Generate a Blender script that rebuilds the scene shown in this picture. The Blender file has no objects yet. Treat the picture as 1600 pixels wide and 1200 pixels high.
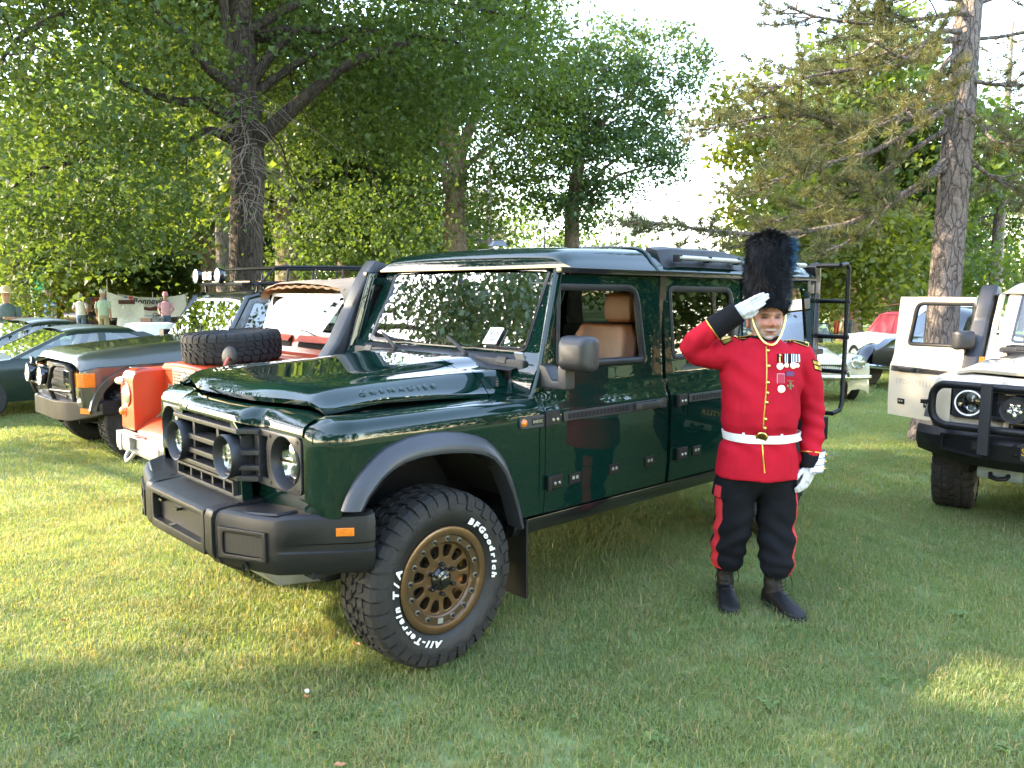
import bpy, bmesh, math, random
import numpy as np
from mathutils import Vector, Matrix

# ------------------------------------------------------------------ camera
SC = bpy.context.scene
COL = SC.collection
CAM_H, PITCH, ROLL, FPX = 1.6358, .1112, .007, 1257.16
cam_d = bpy.data.cameras.new('camera')
cam_d.sensor_width = 36.0
cam_d.lens = FPX / 1600 * 36.0
cam_d.clip_start = .05
cam_d.clip_end = 3000
cam = bpy.data.objects.new('camera', cam_d)
COL.objects.link(cam)
_fw = Vector((0, math.cos(PITCH), -math.sin(PITCH)))
_r0 = Vector((1, 0, 0)); _u0 = _r0.cross(_fw)
_r = _r0 * math.cos(ROLL) + _u0 * math.sin(ROLL)
_u = _u0 * math.cos(ROLL) - _r0 * math.sin(ROLL)
cam.matrix_world = Matrix(((_r.x, _u.x, -_fw.x, 0), (_r.y, _u.y, -_fw.y, 0), (_r.z, _u.z, -_fw.z, CAM_H), (0, 0, 0, 1)))
SC.camera = cam

# ------------------------------------------------------------------ light
SUN_AZ, SUN_EL = math.radians(-84), math.radians(28)      # azimuth measured from +Y towards +X
world = bpy.data.worlds.new('World')
SC.world = world
world.use_nodes = True
_nt = world.node_tree
_nt.nodes.clear()
_sky = _nt.nodes.new('ShaderNodeTexSky')
_sky.sky_type = 'NISHITA'
_sky.sun_disc = False
_sky.sun_elevation = SUN_EL
_sky.sun_rotation = SUN_AZ
_sky.air_density = 1.0
_sky.dust_density = .4
_sky.ozone_density = 1.2
_bg = _nt.nodes.new('ShaderNodeBackground')
_bg.inputs['Strength'].default_value = .15
_wo = _nt.nodes.new('ShaderNodeOutputWorld')
_wb = _nt.nodes.new('ShaderNodeMix'); _wb.data_type = 'RGBA'; _wb.blend_type = 'MULTIPLY'; _wb.inputs[0].default_value = 1
_wb.inputs[7].default_value = (1.16, 1.0, .86, 1)          # camera white balance set for open shade
_nt.links.new(_sky.outputs[0], _wb.inputs[6])
_nt.links.new(_wb.outputs[2], _bg.inputs[0])
_nt.links.new(_bg.outputs[0], _wo.inputs[0])
sun_d = bpy.data.lights.new('sun', 'SUN')
sun_d.energy = 2.0
sun_d.angle = math.radians(.55)
sun_d.color = (1.0, .80, .54)
sun = bpy.data.objects.new('sun', sun_d)
COL.objects.link(sun)
SUN_DIR = Vector((math.sin(SUN_AZ) * math.cos(SUN_EL), math.cos(SUN_AZ) * math.cos(SUN_EL), math.sin(SUN_EL)))
sun.rotation_euler = (-SUN_DIR).to_track_quat('-Z', 'Y').to_euler()
sun.location = (-30, 0, 30)
SC.view_settings.view_transform = 'Standard'
SC.view_settings.look = 'None'
SC.view_settings.exposure = 3.7
SC.view_settings.gamma = 1.0
SC.view_settings.use_curve_mapping = False
SC.render.engine = 'CYCLES'
try:
    SC.cycles.use_denoising = True
    SC.cycles.denoiser = 'OPENIMAGEDENOISE'
    SC.cycles.denoising_prefilter = 'ACCURATE'
except Exception:
    pass
SC.cycles.max_bounces = 8
SC.cycles.diffuse_bounces = 3
SC.cycles.glossy_bounces = 4
SC.cycles.transmission_bounces = 4
SC.cycles.transparent_max_bounces = 10
SC.cycles.caustics_reflective = False
SC.cycles.caustics_refractive = False
SC.cycles.sample_clamp_indirect = 6.0

# ------------------------------------------------------------------ materials
def new_mat(name):
    m = bpy.data.materials.new(name)
    m.use_nodes = True
    m.node_tree.nodes.clear()
    return m, m.node_tree.nodes, m.node_tree.links

def sock(node, name, val):
    if name in node.inputs:
        node.inputs[name].default_value = val

def pmat(name, col, rough=.5, metal=0.0, coat=0.0, coat_rough=.03, vary=.15, scale=8.0, bump=0.0, bump_scale=200.0,
         spec=.5, sheen=0.0, trans=0.0, rvary=0.0, col2=None, emit=None):
    """Principled material whose colour wanders a little with noise, with optional fine relief."""
    m, N, L = new_mat(name)
    o = N.new('ShaderNodeOutputMaterial')
    b = N.new('ShaderNodeBsdfPrincipled')
    L.new(b.outputs[0], o.inputs[0])
    tc = N.new('ShaderNodeTexCoord')
    nz = N.new('ShaderNodeTexNoise')
    nz.inputs['Scale'].default_value = scale
    nz.inputs['Detail'].default_value = 6
    nz.inputs['Roughness'].default_value = .62
    L.new(tc.outputs['Object'], nz.inputs['Vector'])
    mix = N.new('ShaderNodeMix'); mix.data_type = 'RGBA'
    c = col
    c2 = col2 if col2 else tuple(max(0, x * (1 - vary * 1.5)) for x in c)
    c1 = tuple(min(1, x * (1 + vary)) for x in c)
    mix.inputs[6].default_value = (*c1, 1)
    mix.inputs[7].default_value = (*c2, 1)
    rmp = N.new('ShaderNodeMapRange')
    rmp.inputs[1].default_value = .3; rmp.inputs[2].default_value = .7
    L.new(nz.outputs[0], rmp.inputs[0])
    L.new(rmp.outputs[0], mix.inputs[0])
    L.new(mix.outputs[2], b.inputs['Base Color'])
    sock(b, 'Metallic', metal); sock(b, 'Roughness', rough)
    sock(b, 'Coat Weight', coat); sock(b, 'Coat Roughness', coat_rough)
    sock(b, 'Specular IOR Level', spec)
    if sheen:
        sock(b, 'Sheen Weight', sheen)
    if rvary:
        mr = N.new('ShaderNodeMapRange')
        mr.inputs[1].default_value = .3; mr.inputs[2].default_value = .7
        mr.inputs[3].default_value = max(0, rough - rvary); mr.inputs[4].default_value = min(1, rough + rvary)
        L.new(nz.outputs[0], mr.inputs[0]); L.new(mr.outputs[0], b.inputs['Roughness'])
    if emit:
        sock(b, 'Emission Color', (*emit[:3], 1)); sock(b, 'Emission Strength', emit[3])
    if bump:
        n2 = N.new('ShaderNodeTexNoise')
        n2.inputs['Scale'].default_value = bump_scale
        n2.inputs['Detail'].default_value = 4
        L.new(tc.outputs['Object'], n2.inputs['Vector'])
        bp = N.new('ShaderNodeBump')
        bp.inputs['Strength'].default_value = bump
        bp.inputs['Distance'].default_value = .01
        L.new(n2.outputs[0], bp.inputs['Height'])
        L.new(bp.outputs[0], b.inputs['Normal'])
    return m

def glassmat(name, tint=(.75, .85, .8), refl=1.0, ior=1.5):
    """Thin pane: see-through tint plus mirror reflection growing at grazing angles."""
    m, N, L = new_mat(name)
    o = N.new('ShaderNodeOutputMaterial')
    t = N.new('ShaderNodeBsdfTransparent'); t.inputs[0].default_value = (*tint, 1)
    g = N.new('ShaderNodeBsdfGlossy'); g.inputs['Roughness'].default_value = .015
    g.inputs['Color'].default_value = (1, 1, 1, 1)
    f = N.new('ShaderNodeFresnel'); f.inputs[0].default_value = ior
    mu = N.new('ShaderNodeMath'); mu.operation = 'MULTIPLY'; mu.use_clamp = True
    mu.inputs[1].default_value = 1.9 * refl
    L.new(f.outputs[0], mu.inputs[0])
    mx = N.new('ShaderNodeMixShader')
    L.new(mu.outputs[0], mx.inputs[0]); L.new(t.outputs[0], mx.inputs[1]); L.new(g.outputs[0], mx.inputs[2])
    L.new(mx.outputs[0], o.inputs[0])
    return m

def leafmat(name, c1, c2, trans=.45, scale=1.2, tcol=None, rough=.5, attr=None):
    """Leaf: diffuse + gloss on the face and light coming through from behind; hue drifts between clumps."""
    m, N, L = new_mat(name)
    o = N.new('ShaderNodeOutputMaterial')
    tc = N.new('ShaderNodeTexCoord')
    nz = N.new('ShaderNodeTexNoise'); nz.inputs['Scale'].default_value = scale; nz.inputs['Detail'].default_value = 5
    L.new(tc.outputs['Object'], nz.inputs['Vector'])
    rmp = N.new('ShaderNodeMapRange'); rmp.inputs[1].default_value = .32; rmp.inputs[2].default_value = .68
    L.new(nz.outputs[0], rmp.inputs[0])
    fac = rmp.outputs[0]
    if attr:
        at = N.new('ShaderNodeAttribute'); at.attribute_name = attr
        ad = N.new('ShaderNodeMath'); ad.operation = 'MULTIPLY_ADD'; ad.use_clamp = True
        ad.inputs[1].default_value = .55
        sb = N.new('ShaderNodeMath'); sb.operation = 'MULTIPLY'; sb.inputs[1].default_value = .5
        L.new(rmp.outputs[0], sb.inputs[0])
        L.new(at.outputs['Fac'], ad.inputs[0]); L.new(sb.outputs[0], ad.inputs[2])
        fac = ad.outputs[0]
    mix = N.new('ShaderNodeMix'); mix.data_type = 'RGBA'
    mix.inputs[6].default_value = (*c1, 1); mix.inputs[7].default_value = (*c2, 1)
    L.new(fac, mix.inputs[0])
    b = N.new('ShaderNodeBsdfPrincipled')
    sock(b, 'Roughness', rough); sock(b, 'Specular IOR Level', .35)
    L.new(mix.outputs[2], b.inputs['Base Color'])
    tr = N.new('ShaderNodeBsdfTranslucent')
    if tcol is None:
        tcol = (1.9, 1.75, .55)
    mm = N.new('ShaderNodeMix'); mm.data_type = 'RGBA'; mm.blend_type = 'MULTIPLY'; mm.inputs[0].default_value = 1
    L.new(mix.outputs[2], mm.inputs[6]); mm.inputs[7].default_value = (*tcol, 1)
    L.new(mm.outputs[2], tr.inputs[0])
    ms = N.new('ShaderNodeMixShader'); ms.inputs[0].default_value = trans
    L.new(b.outputs[0], ms.inputs[1]); L.new(tr.outputs[0], ms.inputs[2])
    L.new(ms.outputs[0], o.inputs[0])
    return m

def barkmat(name, c1, c2, scale=9.0, stretch=.22, bump=.9):
    """Furrowed bark: broken vertical ridges of several sizes with dark cracks between them."""
    m, N, L = new_mat(name)
    o = N.new('ShaderNodeOutputMaterial'); b = N.new('ShaderNodeBsdfPrincipled')
    L.new(b.outputs[0], o.inputs[0]); sock(b, 'Roughness', .9); sock(b, 'Specular IOR Level', .2)
    tc = N.new('ShaderNodeTexCoord'); mp = N.new('ShaderNodeMapping')
    mp.inputs['Scale'].default_value = (1, 1, stretch)
    L.new(tc.outputs['Object'], mp.inputs[0])
    def noise(sc, det=5, dist=0.0, src=None):
        n = N.new('ShaderNodeTexNoise'); n.inputs['Scale'].default_value = sc; n.inputs['Detail'].default_value = det
        n.inputs['Distortion'].default_value = dist
        L.new(src or mp.outputs[0], n.inputs['Vector']); return n.outputs[0]
    def math_(op, a, c, clamp=False):
        q = N.new('ShaderNodeMath'); q.operation = op; q.use_clamp = clamp
        for i, x in enumerate((a, c)):
            if isinstance(x, float): q.inputs[i].default_value = x
            else: L.new(x, q.inputs[i])
        return q.outputs[0]
    def ridge(sc, dist):
        q = math_('SUBTRACT', noise(sc, 4, dist), .5); q = math_('ABSOLUTE', q, 0.0)
        return math_('MULTIPLY', q, 7.0, True)
    nv = N.new('ShaderNodeTexNoise'); nv.inputs['Scale'].default_value = scale * 1.1; nv.inputs['Detail'].default_value = 4
    L.new(mp.outputs[0], nv.inputs['Vector'])
    wv = N.new('ShaderNodeMix'); wv.data_type = 'RGBA'; wv.blend_type = 'LINEAR_LIGHT'; wv.inputs[0].default_value = .10
    L.new(mp.outputs[0], wv.inputs[6]); L.new(nv.outputs[1], wv.inputs[7])
    def vor(sc, feat):
        v = N.new('ShaderNodeTexVoronoi'); v.feature = feat; v.inputs['Scale'].default_value = sc
        L.new(wv.outputs[2], v.inputs['Vector']); return v
    e1 = vor(scale * 1.9, 'DISTANCE_TO_EDGE').outputs['Distance']; c1_ = vor(scale * 1.9, 'F1').outputs['Color']
    e2 = vor(scale * 5.2, 'DISTANCE_TO_EDGE').outputs['Distance']
    fine = noise(scale * 7, 8, 0, tc.outputs['Object'])
    k1 = math_('POWER', math_('MULTIPLY', e1, 6.5, True), .45); k2 = math_('POWER', math_('MULTIPLY', e2, 7.0, True), .35)
    h = math_('MULTIPLY', k1, math_('ADD', math_('MULTIPLY', k2, .45), .55))
    h = math_('MULTIPLY', h, math_('ADD', math_('MULTIPLY', fine, .9), .35))
    h = math_('MULTIPLY', h, math_('ADD', math_('MULTIPLY', c1_, .5), .75))
    mix = N.new('ShaderNodeMix'); mix.data_type = 'RGBA'
    mix.inputs[6].default_value = (*c2, 1); mix.inputs[7].default_value = (*c1, 1)
    mr = N.new('ShaderNodeMapRange'); mr.inputs[1].default_value = .08; mr.inputs[2].default_value = .75
    L.new(h, mr.inputs[0]); L.new(mr.outputs[0], mix.inputs[0])
    big = noise(1.6, 3, 0, tc.outputs['Object'])
    tint = N.new('ShaderNodeMix'); tint.data_type = 'RGBA'; tint.blend_type = 'MULTIPLY'
    L.new(math_('MULTIPLY', big, .8), tint.inputs[0]); L.new(mix.outputs[2], tint.inputs[6]); tint.inputs[7].default_value = (.75, .72, .68, 1)
    L.new(tint.outputs[2], b.inputs['Base Color'])
    bp = N.new('ShaderNodeBump'); bp.inputs['Strength'].default_value = bump; bp.inputs['Distance'].default_value = .035
    L.new(h, bp.inputs['Height']); L.new(bp.outputs[0], b.inputs['Normal'])
    return m

# ------------------------------------------------------------------ mesh helpers
class MB:
    """Collects shapes; build() links them as one mesh object."""
    def __init__(self):
        self.v = []; self.f = []; self.m = []
    def add(self, vs, fs, mi=0):
        o = len(self.v)
        self.v.extend([tuple(map(float, p)) for p in vs])
        self.f.extend([tuple(i + o for i in f) for f in fs])
        self.m.extend([mi] * len(fs))
        return self
    def box(self, x0, x1, y0, y1, z0, z1, mi=0):
        return self.hexa([(x0, y0, z0), (x1, y0, z0), (x1, y1, z0), (x0, y1, z0), (x0, y0, z1), (x1, y0, z1), (x1, y1, z1), (x0, y1, z1)], mi)
    def hexa(self, p, mi=0):
        return self.add(p, [(3, 2, 1, 0), (4, 5, 6, 7), (0, 1, 5, 4), (1, 2, 6, 5), (2, 3, 7, 6), (3, 0, 4, 7)], mi)
    def obox(self, c, ax, ay, az, mi=0):
        """box from centre and three half-axis vectors"""
        c = Vector(c); ax = Vector(ax); ay = Vector(ay); az = Vector(az)
        p = [c + ax * i + ay * j + az * k for k in (-1, 1) for (i, j) in ((-1, -1), (1, -1), (1, 1), (-1, 1))]
        return self.hexa(p, mi)
    def prism(self, poly, a, b, axis='y', mi=0):
        """polygon in the two other axes, extruded along axis from a to b"""
        if axis == 'y': mk = lambda u, v, w: (u, w, v)
        elif axis == 'x': mk = lambda u, v, w: (w, u, v)
        else: mk = lambda u, v, w: (u, v, w)
        n = len(poly)
        vs = [mk(u, v, a) for u, v in poly] + [mk(u, v, b) for u, v in poly]
        fs = [tuple(range(n))[::-1], tuple(range(n, 2 * n))]
        fs += [(i, (i + 1) % n, n + (i + 1) % n, n + i) for i in range(n)]
        return self.add(vs, fs, mi)
    def tube(self, pts, r, n=8, caps=True, mi=0, closed=False):
        pts = [Vector(p) for p in pts]
        k = len(pts)
        rs = r if isinstance(r, (list, tuple)) else [r] * k
        vs = []; fs = []
        t0 = (pts[1] - pts[0]).normalized()
        up = Vector((0, 0, 1)) if abs(t0.z) < .9 else Vector((1, 0, 0))
        s = t0.cross(up).normalized()
        for i in range(k):
            if closed:
                t = (pts[(i + 1) % k] - pts[i - 1]).normalized()
            else:
                a = pts[max(0, i - 1)]; b = pts[min(k - 1, i + 1)]
                t = (b - a).normalized()
            s = (s - t * s.dot(t)).normalized()
            q = t.cross(s)
            for j in range(n):
                an = 2 * math.pi * j / n
                vs.append(pts[i] + (s * math.cos(an) + q * math.sin(an)) * rs[i])
        for i in range(k if closed else k - 1):
            i2 = (i + 1) % k
            for j in range(n):
                j2 = (j + 1) % n
                fs.append((i * n + j, i * n + j2, i2 * n + j2, i2 * n + j))
        if caps and not closed:
            fs.append(tuple(range(n))[::-1]); fs.append(tuple((k - 1) * n + j for j in range(n)))
        return self.add(vs, fs, mi)
    def lathe(self, prof, n=32, M=None, mi=0, a0=0.0, a1=None, closed=False):
        """profile of (radius, height); spins about local z, then M places it"""
        M = M or Matrix.Identity(4)
        full = a1 is None
        a1 = a0 + 2 * math.pi if full else a1
        cnt = n if full else n + 1
        vs = []; fs = []
        for i in range(cnt):
            an = a0 + (a1 - a0) * i / n
            for r, h in prof:
                vs.append(M @ Vector((r * math.cos(an), r * math.sin(an), h)))
        k = len(prof)
        for i in range(n):
            i2 = (i + 1) % cnt
            for j in range(k if closed else k - 1):
                j2 = (j + 1) % k
                fs.append((i * k + j, i2 * k + j, i2 * k + j2, i * k + j2))
        return self.add(vs, fs, mi)
    def grid(self, rows, cu=False, cv=False, cap0=False, cap1=False, mi=0):
        """rows of points -> quads; cu closes around rows, cv closes each row"""
        m = len(rows); n = len(rows[0])
        vs = [p for r in rows for p in r]; fs = []
        for i in range(m if cu else m - 1):
            i2 = (i + 1) % m
            for j in range(n if cv else n - 1):
                j2 = (j + 1) % n
                fs.append((i * n + j, i * n + j2, i2 * n + j2, i2 * n + j))
        if cap0: fs.append(tuple(range(n))[::-1])
        if cap1: fs.append(tuple((m - 1) * n + j for j in range(n)))
        return self.add(vs, fs, mi)
    def xf(self, M):
        self.v = [tuple(M @ Vector(p)) for p in self.v]
        return self
    def mirror_y(self):
        o = len(self.v)
        self.v += [(x, -y, z) for x, y, z in self.v]
        self.f += [tuple(i + o for i in f[::-1]) for f in self.f]
        self.m += self.m
        return self
    def flip_y(self):
        self.v = [(x, -y, z) for x, y, z in self.v]
        self.f = [f[::-1] for f in self.f]
        return self
    def build(self, name, mats, parent=None, bevel=0.0, seg=2, smooth=True, sharp=42, fixn=True, wn=True, label=None):
        me = bpy.data.meshes.new(name)
        me.from_pydata(self.v, [], self.f)
        if not isinstance(mats, (list, tuple)): mats = [mats]
        for mm in mats: me.materials.append(mm)
        if len(mats) > 1: me.polygons.foreach_set('material_index', self.m)
        if bevel or fixn:
            bm = bmesh.new(); bm.from_mesh(me)
            if fixn: bmesh.ops.recalc_face_normals(bm, faces=bm.faces)
            if bevel:
                es = [e for e in bm.edges if len(e.link_faces) == 2 and e.calc_face_angle(0) > .5]
                if es:
                    try: bmesh.ops.bevel(bm, geom=es, offset=bevel, segments=seg, affect='EDGES', profile=.6, clamp_overlap=True)
                    except Exception: pass
            bm.to_mesh(me); bm.free()
        if smooth:
            me.polygons.foreach_set('use_smooth', [True] * len(me.polygons))
            try: me.set_sharp_from_angle(angle=math.radians(sharp))
            except Exception: pass
        me.update()
        o = bpy.data.objects.new(name, me)
        COL.objects.link(o)
        if parent is not None: o.parent = parent
        if bevel and wn and smooth:
            md = o.modifiers.new('normals', 'WEIGHTED_NORMAL'); md.keep_sharp = True
        if label: o['label'] = label
        return o

def np_mesh(name, verts, faces_flat, nside, mats, parent=None, smooth=False, attr=None, mat_idx=None):
    """fast mesh from numpy: verts (n,3), faces (m,nside)"""
    me = bpy.data.meshes.new(name)
    nv = len(verts); nf = len(faces_flat)
    me.vertices.add(nv); me.vertices.foreach_set('co', np.asarray(verts, np.float32).ravel())
    me.loops.add(nf * nside); me.loops.foreach_set('vertex_index', np.asarray(faces_flat, np.int32).ravel())
    me.polygons.add(nf)
    me.polygons.foreach_set('loop_start', np.arange(0, nf * nside, nside, dtype=np.int32))
    try: me.polygons.foreach_set('loop_total', np.full(nf, nside, np.int32))
    except Exception: pass
    if not isinstance(mats, (list, tuple)): mats = [mats]
    for mm in mats: me.materials.append(mm)
    if mat_idx is not None: me.polygons.foreach_set('material_index', np.asarray(mat_idx, np.int32))
    if smooth: me.polygons.foreach_set('use_smooth', np.ones(nf, bool))
    if attr is not None:
        for k, a in attr.items():
            at = me.attributes.new(k, 'FLOAT', 'POINT'); at.data.foreach_set('value', np.asarray(a, np.float32))
    me.update(calc_edges=True)
    o = bpy.data.objects.new(name, me)
    COL.objects.link(o)
    if parent is not None: o.parent = parent
    return o

def panel_bm(outer, holes=()):
    """flat filled outline with holes in (u, v)"""
    bm = bmesh.new()
    for loop in (outer, *holes):
        vs = [bm.verts.new((u, v, 0)) for u, v in loop]
        for i in range(len(vs)): bm.edges.new((vs[i], vs[(i + 1) % len(vs)]))
    bmesh.ops.triangle_fill(bm, use_beauty=True, use_dissolve=False, edges=bm.edges[:])
    return bm

def round_poly(pts, r, n=4):
    """rounds the corners of a 2D polygon"""
    out = []
    k = len(pts)
    for i in range(k):
        p = Vector(pts[i]); a = Vector(pts[i - 1]); b = Vector(pts[(i + 1) % k])
        rr = r[i] if isinstance(r, (list, tuple)) else r
        if rr <= 0: out.append(tuple(p)); continue
        da = (a - p); db = (b - p)
        la, lb = da.length, db.length
        da.normalize(); db.normalize()
        t = min(rr, la * .45, lb * .45)
        p0 = p + da * t; p1 = p + db * t
        for j in range(n + 1):
            s = j / n
            q = p0 * (1 - s) ** 2 + p * 2 * s * (1 - s) + p1 * s * s
            out.append((q.x, q.y))
    return out

def panel(name, outer, holes, fn, mat, parent, thick=.02, cuts=(), ucuts=(), bevel=.004, inward=(0, -1, 0), smooth=True, label=None):
    """sheet-metal panel: outline with holes in (u,v), bent by fn(u,v)->(x,y,z), thickened along inward"""
    bm = panel_bm(outer, holes)
    for c in cuts:
        bmesh.ops.bisect_plane(bm, geom=bm.verts[:] + bm.edges[:] + bm.faces[:], plane_co=(0, c, 0), plane_no=(0, 1, 0))
    for c in ucuts:
        bmesh.ops.bisect_plane(bm, geom=bm.verts[:] + bm.edges[:] + bm.faces[:], plane_co=(c, 0, 0), plane_no=(1, 0, 0))
    for v in bm.verts: v.co = Vector(fn(v.co.x, v.co.y))
    bmesh.ops.recalc_face_normals(bm, faces=bm.faces)
    inw = Vector(inward)
    avg = sum((f.normal * f.calc_area() for f in bm.faces), Vector())
    if avg.dot(inw) > 0: bmesh.ops.reverse_faces(bm, faces=bm.faces)
    ret = bmesh.ops.extrude_face_region(bm, geom=bm.faces[:])
    nv = [g for g in ret['geom'] if isinstance(g, bmesh.types.BMVert)]
    for v in nv: v.co += inw * thick
    bmesh.ops.recalc_face_normals(bm, faces=bm.faces)
    if bevel:
        es = [e for e in bm.edges if len(e.link_faces) == 2 and e.calc_face_angle(0) > 1.0]
        try: bmesh.ops.bevel(bm, geom=es, offset=bevel, segments=2, affect='EDGES', profile=.6, clamp_overlap=True)
        except Exception: pass
    me = bpy.data.meshes.new(name)
    bm.to_mesh(me); bm.free()
    me.materials.append(mat)
    if smooth:
        me.polygons.foreach_set('use_smooth', [True] * len(me.polygons))
        try: me.set_sharp_from_angle(angle=math.radians(50))
        except Exception: pass
    o = bpy.data.objects.new(name, me)
    COL.objects.link(o)
    if parent is not None: o.parent = parent
    if smooth:
        md = o.modifiers.new('normals', 'WEIGHTED_NORMAL'); md.keep_sharp = True
    if label: o['label'] = label
    return o

def text_mb(txt, size, depth, bold=0.0, shear=0.0, align='CENTER', spacing=1.0, yalign='CENTER'):
    """lettering as a mesh in the xy plane, facing +z"""
    cu = bpy.data.curves.new('lettering', 'FONT')
    cu.body = txt; cu.size = size; cu.extrude = depth; cu.offset = bold; cu.shear = shear
    cu.align_x = align; cu.align_y = yalign; cu.space_character = spacing; cu.resolution_u = 2
    ob = bpy.data.objects.new('lettering', cu)
    COL.objects.link(ob)
    dg = bpy.context.evaluated_depsgraph_get(); dg.update()
    me = ob.evaluated_get(dg).to_mesh()
    mb = MB()
    mb.add([tuple(v.co) for v in me.vertices], [tuple(p.vertices) for p in me.polygons])
    ob.evaluated_get(dg).to_mesh_clear()
    bpy.data.objects.remove(ob); bpy.data.curves.remove(cu)
    return mb

def frame(o, u, v):
    """matrix with local x=u, y=v, z=u×v at origin o"""
    u = Vector(u).normalized(); v = Vector(v); v = (v - u * v.dot(u)).normalized(); w = u.cross(v)
    return Matrix(((u.x, v.x, w.x, o[0]), (u.y, v.y, w.y, o[1]), (u.z, v.z, w.z, o[2]), (0, 0, 0, 1)))

def thing(name, label, cat, loc=(0, 0, 0), rotz=0.0, group=None):
    o = bpy.data.objects.new(name, None)
    COL.objects.link(o)
    o.empty_display_size = .2
    o.location = loc; o.rotation_euler = (0, 0, rotz)
    o['label'] = label; o['category'] = cat
    if group: o['group'] = group
    return o

def tag(o, label, cat, group=None):
    o['label'] = label; o['category'] = cat
    if group: o['group'] = group
    return o

def structure(o, label=None):
    o['kind'] = 'structure'
    if label: o['label'] = label
    return o

def copy_tree(o, parent=None):
    c = o.copy(); COL.objects.link(c)
    if parent is not None:
        c.parent = parent; c.matrix_parent_inverse = o.matrix_parent_inverse.copy()
    for ch in list(o.children): copy_tree(ch, c)
    return c

def lerp(a, b, t): return a + (b - a) * t
def sstep(a, b, x):
    t = min(1, max(0, (x - a) / (b - a))); return t * t * (3 - 2 * t)

CTH = 3.9049
CC, CS = math.cos(CTH), math.sin(CTH)
GPOS = (-.9336, 4.0602)
def car_y(X, Y): return -(X - GPOS[0]) * CS + (Y - GPOS[1]) * CC
def gz(X, Y):
    """height of the lawn: flat round the green car, a few centimetres lower beyond its neighbours"""
    cy = car_y(X, Y)
    d = -.13 * sstep(-1.4, -3.4, cy) if cy < 0 else 0.0
    d += -.10 * sstep(3.0, 5.2, Y - .2 * X) * sstep(1.5, 3.2, X)
    return max(-.14, d)
# ------------------------------------------------------------------ shared materials
GREEN = pmat('deep green paint', (.0026, .0150, .0112), .55, 0, 1.0, .012, vary=.05, scale=2, spec=.0)
CREAMP = pmat('cream white paint', (.62, .535, .40), .3, 0, 1.0, .05, vary=.03, scale=2)
ORANGE = pmat('orange red paint', (.42, .040, .007), .4, 0, .45, .06, vary=.06, scale=3)
DKGREY = pmat('grey green metallic paint', (.060, .066, .050), .3, .45, 1.0, .05, vary=.08, scale=3)
BPLAST = pmat('black textured plastic', (.0095, .0098, .011), .45, vary=.18, scale=5, bump=.12, bump_scale=900, spec=.33, rvary=.05)
BPLAST2 = pmat('grey black moulded plastic', (.021, .022, .025), .42, vary=.12, scale=6, bump=.08, bump_scale=900, rvary=.05)
BGLOSS = pmat('gloss black', (.008, .008, .009), .18, coat=.6, vary=.05)
BMETAL = pmat('black powder coated steel', (.010, .010, .011), .42, vary=.2, scale=20, rvary=.06, spec=.3)
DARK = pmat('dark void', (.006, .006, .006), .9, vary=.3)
RUBBER = pmat('tyre rubber', (.012, .012, .0125), .75, vary=.35, scale=14, bump=.35, bump_scale=120, col2=(.022, .020, .018), rvary=.08, spec=.35)
RUBBER_CLEAN = pmat('tyre sidewall rubber', (.0105, .0105, .011), .62, vary=.3, scale=18, bump=.1, bump_scale=300)
BRONZE = pmat('bronze wheel', (.135, .082, .043), .36, .75, .3, .1, vary=.1, scale=12)
BRONZE_D = pmat('dark bronze wheel ring', (.078, .050, .027), .4, .6, .3, .1, vary=.1, scale=12)
STEEL = pmat('bright steel', (.62, .62, .60), .28, 1.0, vary=.1, scale=20)
CHROME = pmat('chrome', (.78, .78, .77), .08, 1.0, vary=.03)
GALV = pmat('galvanised steel', (.42, .405, .35), .5, .55, vary=.2, scale=14, col2=(.38, .36, .31), rvary=.1)
ALU = pmat('dull aluminium', (.55, .55, .54), .35, .8, vary=.08)
LENS = glassmat('lamp glass', (.93, .95, .95), .9, 1.45)
GLASS = glassmat('window glass', (.62, .74, .70), 1.0, 1.5)
GLASS_D = glassmat('privacy glass', (.045, .055, .052), 1.1, 1.52)
WSGLASS = glassmat('windscreen glass', (.60, .72, .66), .85, 1.5)
AMBER = pmat('amber lens', (.62, .17, .015), .2, coat=.8, vary=.15, scale=60)
REDL = pmat('red lens', (.5, .02, .02), .2, coat=.8, vary=.1)
TAN = pmat('tan leather', (.17, .055, .020), .5, vary=.12, scale=9, bump=.15, bump_scale=150)
DKTRIM = pmat('charcoal cabin trim', (.022, .022, .023), .65, vary=.2)
WHITEL = pmat('white lettering', (.74, .74, .70), .6, vary=.06, scale=40)
PAPERW = pmat('white card', (.78, .79, .80), .6, vary=.03)
INKB = pmat('blue black print', (.03, .035, .07), .6, vary=.1)
YELLOWP = pmat('yellow plate', (.66, .5, .05), .5, vary=.08)
GALVW = pmat('pale galvanised frame', (.66, .65, .60), .45, .4, vary=.1, scale=14)
CANVAS = pmat('sand canvas', (.46, .31, .19), .85, vary=.12, scale=5, bump=.4, bump_scale=260)
REFLECT = pmat('lamp reflector', (.85, .86, .86), .12, 1.0, vary=.12, scale=50)
GREYPL = pmat('pale grey skid plate', (.30, .30, .29), .45, .4, vary=.15, scale=10)
TEXTILE = pmat('strap webbing', (.05, .05, .052), .8, vary=.2, scale=60)
GOLD = pmat('gold braid', (.66, .42, .09), .34, .85, vary=.12, scale=60)
BRASS = pmat('brass', (.72, .50, .17), .22, 1.0, vary=.1, scale=40)
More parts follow.
